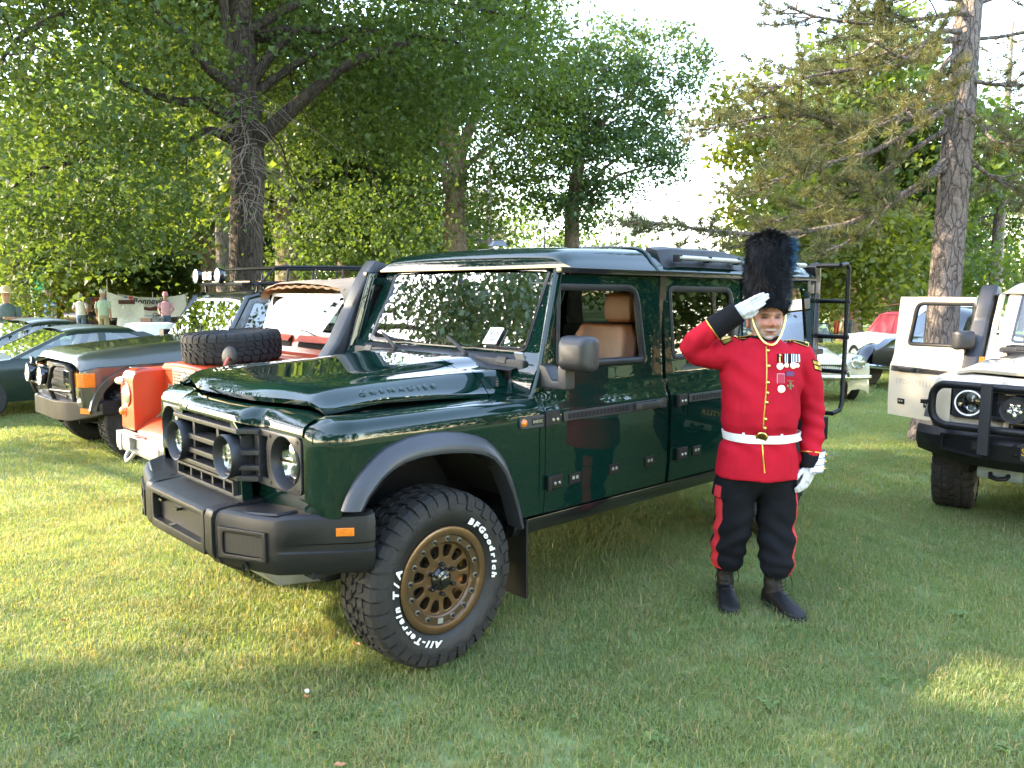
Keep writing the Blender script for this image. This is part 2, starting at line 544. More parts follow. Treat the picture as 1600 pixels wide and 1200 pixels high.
# ------------------------------------------------------------------ lawn
def lawnmat(name, blade=True):
    m, N, L = new_mat(name)
    o = N.new('ShaderNodeOutputMaterial')
    geo = N.new('ShaderNodeNewGeometry')
    def noise(sc, det=4):
        n = N.new('ShaderNodeTexNoise'); n.inputs['Scale'].default_value = sc; n.inputs['Detail'].default_value = det
        L.new(geo.outputs['Position'], n.inputs['Vector']); return n
    def ramp(src, a, b):
        r = N.new('ShaderNodeMapRange'); r.inputs[1].default_value = a; r.inputs[2].default_value = b
        L.new(src, r.inputs[0]); return r.outputs[0]
    def mix(f, a, b):
        x = N.new('ShaderNodeMix'); x.data_type = 'RGBA'
        L.new(f, x.inputs[0])
        for s, c in ((6, a), (7, b)):
            if isinstance(c, tuple): x.inputs[s].default_value = (*c, 1)
            else: L.new(c, x.inputs[s])
        return x.outputs[2]
    a = noise(.9, 5); b = noise(3.6, 5)
    g1, g2, dry = (.195, .262, .104), (.160, .236, .108), (.35, .31, .15)
    c = mix(ramp(a.outputs[0], .35, .65), g1, g2)
    if blade:
        at = N.new('ShaderNodeAttribute'); at.attribute_name = 'hue'
        c = mix(ramp(at.outputs['Fac'], .1, 1.0), c, (.20, .27, .085))
        ad = N.new('ShaderNodeMath'); ad.operation = 'MULTIPLY'
        d1 = ramp(b.outputs[0], .38, .66); d2 = ramp(at.outputs['Fac'], .55, .95)
        L.new(d1, ad.inputs[0]); L.new(d2, ad.inputs[1])
        c = mix(ad.outputs[0], c, dry)
        at2 = N.new('ShaderNodeAttribute'); at2.attribute_name = 'straw'
        c = mix(at2.outputs['Fac'], c, (.36, .30, .17))
    else:
        c = mix(ramp(b.outputs[0], .4, .7), c, (.20, .19, .085))
    p = N.new('ShaderNodeBsdfPrincipled'); sock(p, 'Roughness', .5 if blade else .95); sock(p, 'Specular IOR Level', .4 if blade else .1)
    L.new(c, p.inputs['Base Color'])
    if blade:
        t = N.new('ShaderNodeBsdfTranslucent')
        mm = N.new('ShaderNodeMix'); mm.data_type = 'RGBA'; mm.blend_type = 'MULTIPLY'; mm.inputs[0].default_value = 1
        L.new(c, mm.inputs[6]); mm.inputs[7].default_value = (1.7, 1.5, .7, 1)
        L.new(mm.outputs[2], t.inputs[0])
        ms = N.new('ShaderNodeMixShader'); ms.inputs[0].default_value = .45
        L.new(p.outputs[0], ms.inputs[1]); L.new(t.outputs[0], ms.inputs[2]); L.new(ms.outputs[0], o.inputs[0])
    else:
        L.new(p.outputs[0], o.inputs[0])
    return m
LAWN = lawnmat('lawn soil', False)
BLADE = lawnmat('grass blade', True)

# ground sheet: fine near the cars, stretching to the horizon
_gx = np.concatenate([[-900, -400, -200, -120, -80, -60, -45], np.arange(-36, 36.1, .75), [45, 60, 80, 120, 200, 400, 900]])
_gy = np.concatenate([[-900, -300, -120, -60, -40], np.arange(-24, 44.1, .75), [55, 70, 100, 160, 300, 600, 1200]])
_rows = [[(x, y, gz(x, y)) for x in _gx] for y in _gy]
_g = MB().grid(_rows).build('ground', LAWN, sharp=80)
structure(_g)

def blade_patch(size, n, hmin, hmax, wid, seed, straw=.06, bend=.6):
    r = np.random.default_rng(seed)
    x = r.uniform(-size / 2, size / 2, n) * 1.1; y = r.uniform(-size / 2, size / 2, n) * 1.1
    # tufts: pull some blades towards a few centres
    k = max(4, int(size * size * 60))
    cx = r.uniform(-size / 2, size / 2, k); cy = r.uniform(-size / 2, size / 2, k)
    w = r.integers(0, k, n); pull = (r.random(n) < .40) * r.uniform(.3, .75, n)
    x = x * (1 - pull) + cx[w] * pull; y = y * (1 - pull) + cy[w] * pull
    tuft_dir = r.uniform(0, 2 * np.pi, k)
    az = np.where(r.random(n) < .45, tuft_dir[w] + r.normal(0, .6, n), r.uniform(0, 2 * np.pi, n))
    h = r.uniform(hmin, hmax, n) * r.uniform(.7, 1.15, n)
    b = r.uniform(.15, 1.0, n) * bend * h
    wd = wid * r.uniform(.7, 1.3, n)
    tw = az + np.pi / 2 + r.normal(0, .5, n)
    dx, dy = np.cos(az), np.sin(az); sx, sy = np.cos(tw) * wd / 2, np.sin(tw) * wd / 2
    V = np.zeros((n, 5, 3))
    V[:, 0] = np.stack([x - sx, y - sy, -.01 + 0 * x], 1); V[:, 1] = np.stack([x + sx, y + sy, -.01 + 0 * x], 1)
    mx, my, mz = x + dx * b * .35, y + dy * b * .35, h * .62
    V[:, 2] = np.stack([mx - sx * .8, my - sy * .8, mz], 1); V[:, 3] = np.stack([mx + sx * .8, my + sy * .8, mz], 1)
    V[:, 4] = np.stack([x + dx * b, y + dy * b, h * (1 - .25 * b / h)], 1)
    o = np.arange(n)[:, None] * 5
    F = np.concatenate([o + [0, 1, 3], o + [0, 3, 2], o + [2, 3, 4]], 0)
    hue = np.repeat(r.random(n), 5); st = np.repeat((r.random(n) < straw) * 1.0, 5)
    ob = np_mesh('blade_patch', V.reshape(-1, 3), F, 3, BLADE, attr={'hue': hue, 'straw': st})
    COL.objects.unlink(ob)
    return ob

def scatter_grass(name, protos, pts, rot, sc):
    me = bpy.data.meshes.new(name)
    me.vertices.add(len(pts)); me.vertices.foreach_set('co', np.asarray(pts, np.float32).ravel())
    a = me.attributes.new('rz', 'FLOAT', 'POINT'); a.data.foreach_set('value', np.asarray(rot, np.float32))
    a = me.attributes.new('sc', 'FLOAT', 'POINT'); a.data.foreach_set('value', np.asarray(sc, np.float32))
    me.materials.append(BLADE)
    ob = bpy.data.objects.new(name, me); COL.objects.link(ob)
    ng = bpy.data.node_groups.new(name, 'GeometryNodeTree')
    ng.interface.new_socket('Geometry', in_out='INPUT', socket_type='NodeSocketGeometry')
    ng.interface.new_socket('Geometry', in_out='OUTPUT', socket_type='NodeSocketGeometry')
    N, L = ng.nodes, ng.links
    gi = N.new('NodeGroupInput'); go = N.new('NodeGroupOutput')
    mp = N.new('GeometryNodeMeshToPoints'); L.new(gi.outputs[0], mp.inputs[0])
    j = N.new('GeometryNodeGeometryToInstance')
    for p in protos:
        oi = N.new('GeometryNodeObjectInfo'); oi.inputs['Object'].default_value = p
        L.new(oi.outputs['Geometry'], j.inputs[0])
    ip = N.new('GeometryNodeInstanceOnPoints'); ip.inputs['Pick Instance'].default_value = True
    L.new(mp.outputs[0], ip.inputs['Points']); L.new(j.outputs[0], ip.inputs['Instance'])
    na = N.new('GeometryNodeInputNamedAttribute'); na.data_type = 'FLOAT'; na.inputs[0].default_value = 'rz'
    cx = N.new('ShaderNodeCombineXYZ'); L.new(na.outputs[0], cx.inputs[2])
    try:
        er = N.new('FunctionNodeEulerToRotation'); L.new(cx.outputs[0], er.inputs[0]); L.new(er.outputs[0], ip.inputs['Rotation'])
    except Exception:
        L.new(cx.outputs[0], ip.inputs['Rotation'])
    ns = N.new('GeometryNodeInputNamedAttribute'); ns.data_type = 'FLOAT'; ns.inputs[0].default_value = 'sc'
    L.new(ns.outputs[0], ip.inputs['Scale'])
    L.new(ip.outputs[0], go.inputs[0])
    md = ob.modifiers.new('grass', 'NODES'); md.node_group = ng
    ob['kind'] = 'stuff'
    return ob

def grass_points(step, cond, seed, smin=.85, smax=1.25, ext=50):
    r = np.random.default_rng(seed)
    P = []
    nx = int(2 * ext / step); ny = int((ext + 10) / step)
    X = -ext + (np.arange(nx) + .5) * step; Y = -6 + (np.arange(ny) + .5) * step
    GX, GY = np.meshgrid(X, Y); GX = GX.ravel() + r.uniform(-.3, .3, GX.size) * step; GY = GY.ravel() + r.uniform(-.3, .3, GY.size) * step
    k = cond(GX, GY); GX, GY = GX[k], GY[k]
    Z = np.array([gz(a, b) for a, b in zip(GX, GY)])
    n = len(GX)
    return np.stack([GX, GY, Z], 1), r.uniform(0, 6.28, n), r.uniform(smin, smax, n)

def dist(X, Y): return np.hypot(X, Y)
def inview(X, Y, m=1.6): return (np.abs(X) < .70 * np.maximum(Y, 0) + m)
pn = [blade_patch(.36, 1500, .018, .042, .0030, s, straw=.06 + .03 * (s % 3), bend=1.15) for s in range(8)]
px_ = [blade_patch(.5, 34, .045, .085, .0026, 70 + s, straw=.6, bend=.7) for s in range(4)]
pm = [blade_patch(.75, 1300, .022, .048, .0052, 20 + s, bend=1.1) for s in range(5)]
pf = [blade_patch(2.0, 1800, .03, .06, .013, 40 + s, bend=1.0) for s in range(4)]
p_, r_, s_ = grass_points(.25, lambda X, Y: (dist(X, Y) < 7.5) & (Y > -.5) & inview(X, Y, 2.2), 1, ext=8)
scatter_grass('lawn_grass', pn, p_, r_, s_)
p_, r_, s_ = grass_points(.55, lambda X, Y: (dist(X, Y) >= 7.1) & (dist(X, Y) < 16) & inview(X, Y, 3), 2, ext=17)
scatter_grass('lawn_grass', pm, p_, r_, s_)
p_, r_, s_ = grass_points(1.3, lambda X, Y: (dist(X, Y) >= 15) & (dist(X, Y) < 48) & inview(X, Y, 4), 3, ext=50)
scatter_grass('lawn_grass', pf, p_, r_, s_)
p_, r_, s_ = grass_points(.6, lambda X, Y: (dist(X, Y) < 7.5) & ~((Y > -.5) & inview(X, Y, 2.2)), 4, ext=8)
scatter_grass('lawn_grass', pm, p_, r_, s_)
p_, r_, s_ = grass_points(.42, lambda X, Y: (dist(X, Y) < 8) & (Y > -.5) & inview(X, Y, 2.0), 6, ext=9)
scatter_grass('grass_stalks', px_, p_, r_, s_)
# ------------------------------------------------------------------ trees
LF_MAPLE = leafmat('maple leaf', (.078, .118, .032), (.040, .074, .026), .5, 1.0, attr='hue')
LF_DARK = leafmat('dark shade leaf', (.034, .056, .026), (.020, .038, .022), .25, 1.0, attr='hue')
LF_LIGHT = leafmat('light green leaf', (.105, .140, .034), (.055, .100, .032), .5, 1.0, attr='hue')
LF_MID = leafmat('mid green leaf', (.082, .128, .050), (.054, .100, .048), .45, .8, attr='hue')
LF_YEL = leafmat('yellow green leaf', (.16, .17, .028), (.085, .12, .026), .5, .8, attr='hue')
NEEDLE = leafmat('pine needle', (.165, .150, .055), (.075, .098, .050), .3, 1.2, tcol=(1.5, 1.4, .7), attr='hue')
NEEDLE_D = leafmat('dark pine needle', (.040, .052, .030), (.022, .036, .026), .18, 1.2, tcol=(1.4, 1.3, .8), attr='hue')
BARK_DK = barkmat('dark furrowed bark', (.085, .068, .054), (.018, .014, .012), 7)
BARK_PINE = barkmat('grey pink pine bark', (.33, .275, .245), (.095, .072, .064), 6.5, .32, 1.0)
BARK_LT = barkmat('pale brown bark', (.27, .205, .15), (.10, .07, .05), 7, .25)
TWIG = pmat('bare grey twig', (.20, .16, .135), .9, vary=.25, scale=4)

def at(px, py, Y):
    """point seen at photo pixel px,py at distance Y ahead"""
    d = _fw + _r * ((px - 800) / FPX) - _u * ((py - 600) / FPX)
    return Vector((0, 0, CAM_H)) + d * (Y / d.y)

_gapr = np.random.default_rng(77)
def light_gap(P):
    """openness of the canopy along the sun ray that reaches the lawn: 0 shade .. 1 open"""
    t = P[:, 2] / SUN_DIR.z
    gx = P[:, 0] - SUN_DIR.x * t; gy = P[:, 1] - SUN_DIR.y * t
    wob = .22 * np.sin(gx * 2.3 + gy * 1.7) + .18 * np.sin(gx * 5.1 - gy * 3.9 + 1) + .1 * np.sin(gx * 11 + gy * 9)
    def S(a, b, x): 
        q = np.clip((x - a) / (b - a), 0, 1); return q * q * (3 - 2 * q)
    # big sunlit patch to the left of the cars
    a = S(-12, -10.5, gx) * (1 - S(-.75, -.15, gx + wob * .8)) * S(2.75, 3.5, gy + wob * .9 + .10 * (gx + .5)) * (1 - S(7.3, 8.6, gy + wob))
    # long patch in the right foreground
    b = np.exp(-((gx - 2.0) / 1.15) ** 2 - ((gy - 3.22 + .12 * (gx - 1.9)) / .24) ** 2) * 1.8
    # light on the open cream door and the lawn beyond
    c = np.exp(-((gx - 6.2) / 1.3) ** 2 - ((gy - 7.0) / .75) ** 2) * 1.2
    d = np.exp(-((gx - 3.6) / 1.1) ** 2 - ((gy - 9.2) / .30) ** 2)
    e = (.80 * (1 - S(1.9, 3.1, gy)) * S(-4, -2, gx) * (1 - S(3.5, 5, gx)))
    fl = (np.sin(gx * 3.1 + 1.3 * np.sin(gy * 2.1)) * np.sin(gy * 4.3 + 1.1 * np.sin(gx * 1.7)) > .86) * .5
    return np.clip(np.maximum.reduce([a, b, c, d, e, fl]), 0, 1)

def leaf_cloud(blobs, n, size, rng, cl_sigma=.32, per=26, droop=.35, shell=.55, flat=.45, gaps=True):
    """leaves in clumps through a set of ellipsoids: blobs = [(centre, (rx,ry,rz), weight)]"""
    w = np.array([b[2] for b in blobs], float); w /= w.sum()
    nc = max(1, n // per)
    bi = rng.choice(len(blobs), nc, p=w)
    d = rng.normal(size=(nc, 3)); d /= np.linalg.norm(d, axis=1)[:, None]
    rad = np.where(rng.random(nc) < shell, rng.uniform(.72, 1.05, nc), rng.random(nc) ** (1 / 3.) * .95)
    C = np.array([b[0][:] for b in blobs])[bi]; R = np.array([b[1] for b in blobs])[bi]
    cen = C + d * rad[:, None] * R
    ck = rng.integers(0, nc, n)
    sig = cl_sigma * rng.uniform(.6, 1.4, nc)[ck]
    off = rng.normal(size=(n, 3)) * sig[:, None] * np.array([1, 1, flat])
    off[:, 2] -= droop * (off[:, 0] ** 2 + off[:, 1] ** 2) / (sig + .01) * .4
    P = cen[ck] + off
    hue = np.clip(rng.random(nc)[ck] * .6 + rng.random(n) * .4, 0, 1)
    if gaps:
        keep = rng.random(n) > light_gap(P) * .985
        P, hue = P[keep], hue[keep]
    P_ok = P[:, 2] > .5
    return P[P_ok], hue[P_ok], cen

def leaf_mesh(name, P, hue, size, mat, parent, rng, lobed=False):
    n = len(P)
    s = size * rng.uniform(.65, 1.25, n)
    # leaf lies roughly level, tips hanging
    az = rng.uniform(0, 2 * np.pi, n); tilt = rng.normal(-.45, .5, n)
    dx = np.stack([np.cos(az) * np.cos(tilt), np.sin(az) * np.cos(tilt), np.sin(tilt)], 1)
    ro = rng.normal(0, .75, n)
    side0 = np.stack([-np.sin(az), np.cos(az), np.zeros(n)], 1)
    up0 = np.cross(dx, side0)
    side = side0 * np.cos(ro)[:, None] + up0 * np.sin(ro)[:, None]
    nrm = np.cross(dx, side)
    if lobed:
        V = np.zeros((n, 6, 3))
        V[:, 0] = P
        V[:, 1] = P + dx * (s * .30)[:, None] + side * (s * .52)[:, None] + nrm * (s * .10)[:, None]
        V[:, 2] = P + dx * (s * .52)[:, None] + side * (s * .22)[:, None] + nrm * (s * .03)[:, None]
        V[:, 3] = P + dx * (s * 1.0)[:, None] - nrm * (s * .06)[:, None]
        V[:, 4] = P + dx * (s * .52)[:, None] - side * (s * .22)[:, None] + nrm * (s * .03)[:, None]
        V[:, 5] = P + dx * (s * .30)[:, None] - side * (s * .52)[:, None] + nrm * (s * .10)[:, None]
        o = np.arange(n)[:, None] * 6
        F = np.concatenate([o + [0, 1, 2], o + [0, 2, 3], o + [0, 3, 4], o + [0, 4, 5]], 0); k = 6
    else:
        V = np.zeros((n, 4, 3))
        V[:, 0] = P
        V[:, 1] = P + dx * (s * .45)[:, None] + side * (s * .36)[:, None] + nrm * (s * .08)[:, None]
        V[:, 2] = P + dx * s[:, None]
        V[:, 3] = P + dx * (s * .45)[:, None] - side * (s * .36)[:, None] + nrm * (s * .08)[:, None]
        o = np.arange(n)[:, None] * 4
        F = np.concatenate([o + [0, 1, 2], o + [0, 2, 3]], 0); k = 4
    return np_mesh(name, V.reshape(-1, 3), F, 3, mat, parent, attr={'hue': np.repeat(hue, k)})

def limb(mb, a, b, r0, r1, rng, sag=.12, n=7, seg=8):
    a = Vector(a); b = Vector(b); L_ = (b - a).length
    pts = []; rs = []
    w1, w2 = Vector(rng.normal(0, .04 * L_, 3)), Vector(rng.normal(0, .022 * L_, 3))
    j = [w1 * math.sin(i / (n - 1) * 3.14) + w2 * math.sin(i / (n - 1) * 6.28) + Vector(rng.normal(0, .005 * L_, 3)) for i in range(n)]
    for i in range(n):
        t = i / (n - 1)
        p = a.lerp(b, t) + Vector((0, 0, sag * L_ * math.sin(t * math.pi)))
        if 0 < i < n - 1: p += j[i]
        pts.append(p); rs.append(lerp(r0, r1, t ** .8))
    mb.tube(pts, rs, seg)
    return pts

def trunk_mesh(path, radii, bark, parent, rng, flare=1.45, seg=18):
    """tapered trunk with root flare and an uneven outline"""
    P = [Vector(p) for p in path]
    # resample
    pts = []; rr = []
    for i in range(len(P) - 1):
        for k in range(6):
            t = k / 6; pts.append(P[i].lerp(P[i + 1], t)); rr.append(lerp(radii[i], radii[i + 1], t))
    pts.append(P[-1]); rr.append(radii[-1])
    rows = []
    z0 = pts[0].z
    for p, r in zip(pts, rr):
        fl = 1 + (flare - 1) * math.exp(-(p.z - z0) / .28)
        row = []
        for j in range(seg):
            a = 2 * math.pi * j / seg
            k = 1 + .05 * math.sin(3 * a + p.z * 1.3) + .04 * math.sin(5 * a - p.z * .7 + 1) + .03 * math.sin(9 * a + p.z * 2)
            if fl > 1.02: k += (fl - 1) * .35 * math.sin(4 * a + 1)
            row.append((p.x + r * fl * k * math.cos(a), p.y + r * fl * k * math.sin(a), p.z))
        rows.append(row)
    return MB().grid(rows, cv=True, cap1=True).build('trunk', bark, parent, sharp=80)

def broadleaf(label, base, path, radii, blobs, n, size, leaf, bark, seed, group=None, per=26, sigma=.32, limbs=8, twigs=40, lobed=False, gaps=True, shell=.55, name='broadleaf_tree', droop=.35, flat=.45, extra=()):
    rng = np.random.default_rng(seed)
    base = Vector(base)
    t = thing(name, label, 'tree', base, 0, group)
    rel = [Vector(p) - base for p in path]
    tk = trunk_mesh(rel, radii, bark, t, rng)
    bl = [(Vector(b[0]) - base, b[1], b[2]) for b in blobs]
    blw = [(Vector(b[0]), b[1], b[2]) for b in blobs]
    P, hue, cen = leaf_cloud(blw, n, size, rng, sigma, per, gaps=gaps, shell=shell, droop=droop, flat=flat)
    P = P - np.array(base[:]); cen = cen - np.array(base[:])
    leaf_mesh('crown', P, hue, size, leaf, t, rng, lobed)
    mb = MB()
    top = rel[-1]
    # main limbs fork from the upper trunk towards each mass of leaves, twigs from limbs to leaf clumps
    nodes = []
    order = [i for i in sorted(range(len(bl)), key=lambda i: -bl[i][2]) if bl[i][0].z > rel[max(1, len(rel) - 3)].z + .4][:limbs]
    for pth, ra, rb in extra:
        q = [Vector(p) - base for p in pth]; m = len(q) * 4
        fine = []
        for i in range(len(q) - 1):
            a_, b_, c_, d_ = q[max(0, i - 1)], q[i], q[i + 1], q[min(len(q) - 1, i + 2)]
            for k in range(4):
                t_ = k / 4
                fine.append(.5 * ((2 * b_) + (c_ - a_) * t_ + (2 * a_ - 5 * b_ + 4 * c_ - d_) * t_ * t_ + (3 * b_ - a_ - 3 * c_ + d_) * t_ ** 3))
        fine.append(q[-1])
        mb.tube(fine, [lerp(ra, rb, i / (len(fine) - 1)) for i in range(len(fine))], 10); nodes += fine[3:]
    for i in order:
        c = bl[i][0]
        k = max(1, len(rel) - 1 - (i % 3))
        s = rel[k] if c.z > rel[k].z - 1.5 else rel[max(1, k - 1)]
        s = s - Vector((0, 0, .1 * (i % 4)))
        nodes += limb(mb, s, c, radii[-1] * .75, radii[-1] * .16, rng, sag=.10)[2:]
    if len(cen) and nodes:
        nd = np.array([p[:] for p in nodes])
        for c in cen[rng.choice(len(cen), min(twigs, len(cen)), replace=False)]:
            q = nd[np.argmin(((nd - c) ** 2).sum(1))]
            if np.linalg.norm(q - c) < 4.5:
                limb(mb, q, c, radii[-1] * .15, .012, rng, sag=.06, n=5, seg=5)
    if mb.v:
        b = mb.build('limbs', bark, t, sharp=80, fixn=False)
        b['kind'] = 'stuff'
    return t

def needle_tufts(P, D, rng, n_per, length, width, hue=None):
    """sprays of thin needles at points P pointing along D"""
    m = len(P); n = m * n_per
    d = D[np.repeat(np.arange(m), n_per)] * .8 + rng.normal(0, .75, (n, 3)); d /= np.linalg.norm(d, axis=1)[:, None]
    p0 = P[np.repeat(np.arange(m), n_per)] - d * 0 + rng.normal(0, .012, (n, 3))
    ln = length * rng.uniform(.65, 1.15, n)
    s = np.cross(d, rng.normal(size=(n, 3))); s /= np.linalg.norm(s, axis=1)[:, None] + 1e-9
    V = np.zeros((n, 3, 3))
    V[:, 0] = p0 - s * width; V[:, 1] = p0 + s * width; V[:, 2] = p0 + d * ln[:, None]
    F = np.arange(n * 3).reshape(n, 3)
    h = np.repeat(np.clip(rng.random(m)[np.repeat(np.arange(m), n_per)] * .7 + rng.random(n) * .3, 0, 1), 3)
    return V.reshape(-1, 3), F, h

def pine(label, base, path, radii, boughs, seed, needle, bark, n_per=22, length=.15, width=.004, tuft_step=.16, sub=.9, group=None, name='pine_tree', dens=1.0, limb_r=.05):
    """boughs: [(start, end, reach)] in world coordinates"""
    rng = np.random.default_rng(seed)
    base = Vector(base)
    t = thing(name, label, 'tree', base, 0, group)
    trunk_mesh([Vector(p) - base for p in path], radii, bark, t, rng, flare=1.2)
    mb = MB()
    P = []; D = []
    for (a, b, reach) in boughs:
        a = Vector(a) - base; b = Vector(b) - base
        L_ = (b - a).length
        r0 = min(limb_r, .012 + .011 * L_)
        pts = limb(mb, a, b, r0, .010, rng, sag=-.05, n=9, seg=7)
        ax = (b - a).normalized()
        k = int(L_ / .20 * dens)
        for i in range(k):
            s = rng.uniform(.18, 1.0)
            q = pts[min(8, int(s * 8))].lerp(pts[min(8, int(s * 8) + 1)], (s * 8) % 1)
            side = Vector((-ax.y, ax.x, 0)) * (1 if rng.random() < .5 else -1)
            dr = (ax * rng.uniform(.3, .9) + side * rng.uniform(.2, .9) + Vector((0, 0, rng.uniform(-.35, .45)))).normalized()
            ln = reach * rng.uniform(.35, 1.0) * (1.15 - .5 * s)
            e = q + dr * ln + Vector((0, 0, .08 * ln))
            tp = limb(mb, q, e, .011, .004, rng, sag=-.08, n=5, seg=4)
            m = max(2, int(ln / tuft_step))
            for j in range(m):
                u = lerp(.30, 1.0, (j + .5) / m)
                x = tp[min(4, int(u * 4))].lerp(tp[min(4, int(u * 4) + 1)], (u * 4) % 1)
                P.append(x[:]); D.append((dr * .8 + Vector((0, 0, .55))).normalized()[:])
            P.append(e[:]); D.append((dr + Vector((0, 0, .5))).normalized()[:])
    bb = mb.build('boughs', bark, t, sharp=80, fixn=False); bb['kind'] = 'stuff'
    if P:
        P = np.array(P); D = np.array(D)
        W = P + np.array(base[:])
        k = rng.random(len(P)) > light_gap(W) * .95
        V, F, h = needle_tufts(P[k], D[k], rng, n_per, length, width)
        np_mesh('crown', V, F, 3, needle, t, attr={'hue': h})
    return t

def B(px, py, Y, rx, ry, rd, w=None):
    """crown mass from photo pixels: radii rx, ry in pixels, rd metres deep"""
    k = Y / FPX
    return (at(px, py, Y), (rx * k, rd, ry * k), w or (rx * ry * k * k))

# the big spreading tree over the left of the scene
mb0 = at(386, 470, 15.0); mb0.z = gz(mb0.x, mb0.y) - .05
broadleaf('huge dark-trunked maple with low hanging boughs behind the orange and grey-green off-roaders', mb0,
          [mb0, (mb0.x, 15, 2.2), at(388, 270, 15), at(384, 160, 15), at(378, 40, 15.2), at(372, -80, 15.5)], [.31, .295, .29, .26, .20, .14],
          [B(150, 90, 13, 190, 130, 2.2), B(40, 210, 12, 120, 150, 2), B(170, 280, 13, 150, 110, 1.6), B(90, 370, 12.6, 80, 55, 1.2), B(215, 350, 13.4, 75, 70, 1.2),
           B(262, 175, 15.2, 85, 120, 1.6), B(330, 30, 16.8, 150, 80, 1.6), B(480, 85, 16.8, 130, 90, 1.6), B(590, 50, 15, 130, 85, 2), B(730, 70, 15.5, 130, 90, 2), B(820, 30, 16, 70, 55, 1.4),
           B(565, 175, 16.5, 110, 70, 1.6, 1.2), B(690, 180, 16.5, 90, 75, 1.6, .9), B(470, 270, 17, 55, 100, 1.0, .6), B(640, 330, 18.5, 60, 80, 1.0, .6), B(480, 370, 17.5, 50, 50, .8, .35), B(560, 340, 18.5, 50, 50, 1.0, .35),
           ((-5, 15.5, 9.6), (6.2, 4.5, 1.8), 40), ((-9, 14, 8.2), (4, 3, 2.2), 14)],
          140000, .104, LF_MAPLE, BARK_DK, 11, limbs=9, twigs=170, lobed=True, sigma=.34, per=30, name='maple_tree',
          extra=[([at(398, 222, 15), at(430, 195, 14.8), at(480, 150, 14.6), at(545, 100, 14.5), at(640, 66, 14.4)], .17, .07), ([at(378, 190, 15), at(352, 178, 14.8), at(318, 160, 14.6), at(275, 158, 14.4), at(190, 130, 14)], .14, .05),
                 ([at(374, 225, 15), at(345, 210, 14.8), at(322, 204, 14.7), at(290, 225, 14.4)], .11, .04), ([at(384, 150, 15), at(330, 110, 14.6), at(290, 60, 14.4), at(240, 10, 14.2)], .13, .05), ([at(388, 140, 15), at(420, 90, 15), at(470, 40, 15)], .12, .05), ([at(110, 20, 13.5), at(60, 40, 13), at(20, 70, 12.8), at(-20, 130, 12.6)], .06, .02), ([at(150, 250, 13.6), at(70, 262, 13), at(10, 300, 12.6)], .05, .015)])
# bare twigs sprouting from its trunk
rng_ = np.random.default_rng(5)
tw = MB()
for i in range(95):
    z = rng_.uniform(190, 360); a = at(rng_.uniform(366, 404), z - rng_.uniform(0, 60), 14.75)
    p = [a]; d = Vector((rng_.normal(0, .5), -abs(rng_.normal(.4, .3)), rng_.uniform(-.1, .4)))
    for k in range(6):
        d += Vector((rng_.normal(0, .25), rng_.normal(0, .2), -.22)); p.append(p[-1] + d * rng_.uniform(.10, .20))
    tw.tube(p, [.007, .006, .005, .005, .004, .003, .002], 4)
mt = bpy.data.objects['maple_tree']
tw.v = [tuple(Vector(q) - Vector(mb0)) for q in tw.v]
o_ = tw.build('dead_twigs', TWIG, mt, fixn=False); o_['kind'] = 'stuff'

# pale forked tree behind the green off-roader
fb = at(712, 470, 24); fb.z = -.1
broadleaf('tall pale forked tree rising behind the green off-roader bonnet', fb, [fb, at(712, 400, 24), at(712, 300, 24), at(716, 262, 24), at(700, 190, 24), at(702, 120, 24.4)], [.40, .36, .30, .29, .2, .15],
          [B(800, 90, 24, 100, 110, 2.5), B(700, 60, 25, 130, 100, 2.5), B(830, 200, 24, 65, 90, 2), B(760, 300, 24, 50, 60, 1.2), B(640, 150, 26, 90, 90, 2), B(620, 260, 25, 70, 90, 1.6)], 40000, .135, LF_LIGHT, BARK_LT, 12, limbs=6, twigs=60, sigma=.4)
fk = MB(); limb(fk, at(716, 270, 24) - fb, at(742, 180, 23.8) - fb, .22, .13, rng_, sag=.02); limb(fk, at(700, 300, 24) - fb, at(688, 200, 24) - fb, .15, .09, rng_, sag=.02)
fk.build('fork', BARK_LT, bpy.data.objects['broadleaf_tree'], sharp=80)
# the round-headed tree left of the patch of sky
cb_ = at(897, 470, 26); cb_.z = -.1
broadleaf('round-headed tree standing alone against the pale sky', cb_, [cb_, at(895, 390, 26), at(894, 325, 26), at(905, 250, 26), at(915, 180, 26)], [.30, .25, .23, .18, .12],
          [B(880, 260, 26, 75, 75, 2), B(960, 250, 26, 90, 60, 2), B(1010, 200, 26, 70, 50, 1.6), B(950, 150, 26, 95, 80, 2.2), B(1030, 100, 26, 70, 60, 1.6), B(960, 80, 26, 55, 55, 1.5), B(900, 150, 26, 55, 70, 1.6), B(1085, 95, 26, 32, 30, .8), B(1045, 255, 26, 40, 25, .8), B(900, 330, 26, 60, 30, 1.2), B(860, 200, 26, 50, 70, 1.5)],
          26000, .135, LF_MID, BARK_LT, 13, limbs=9, twigs=110, sigma=.26, shell=.8, per=34)

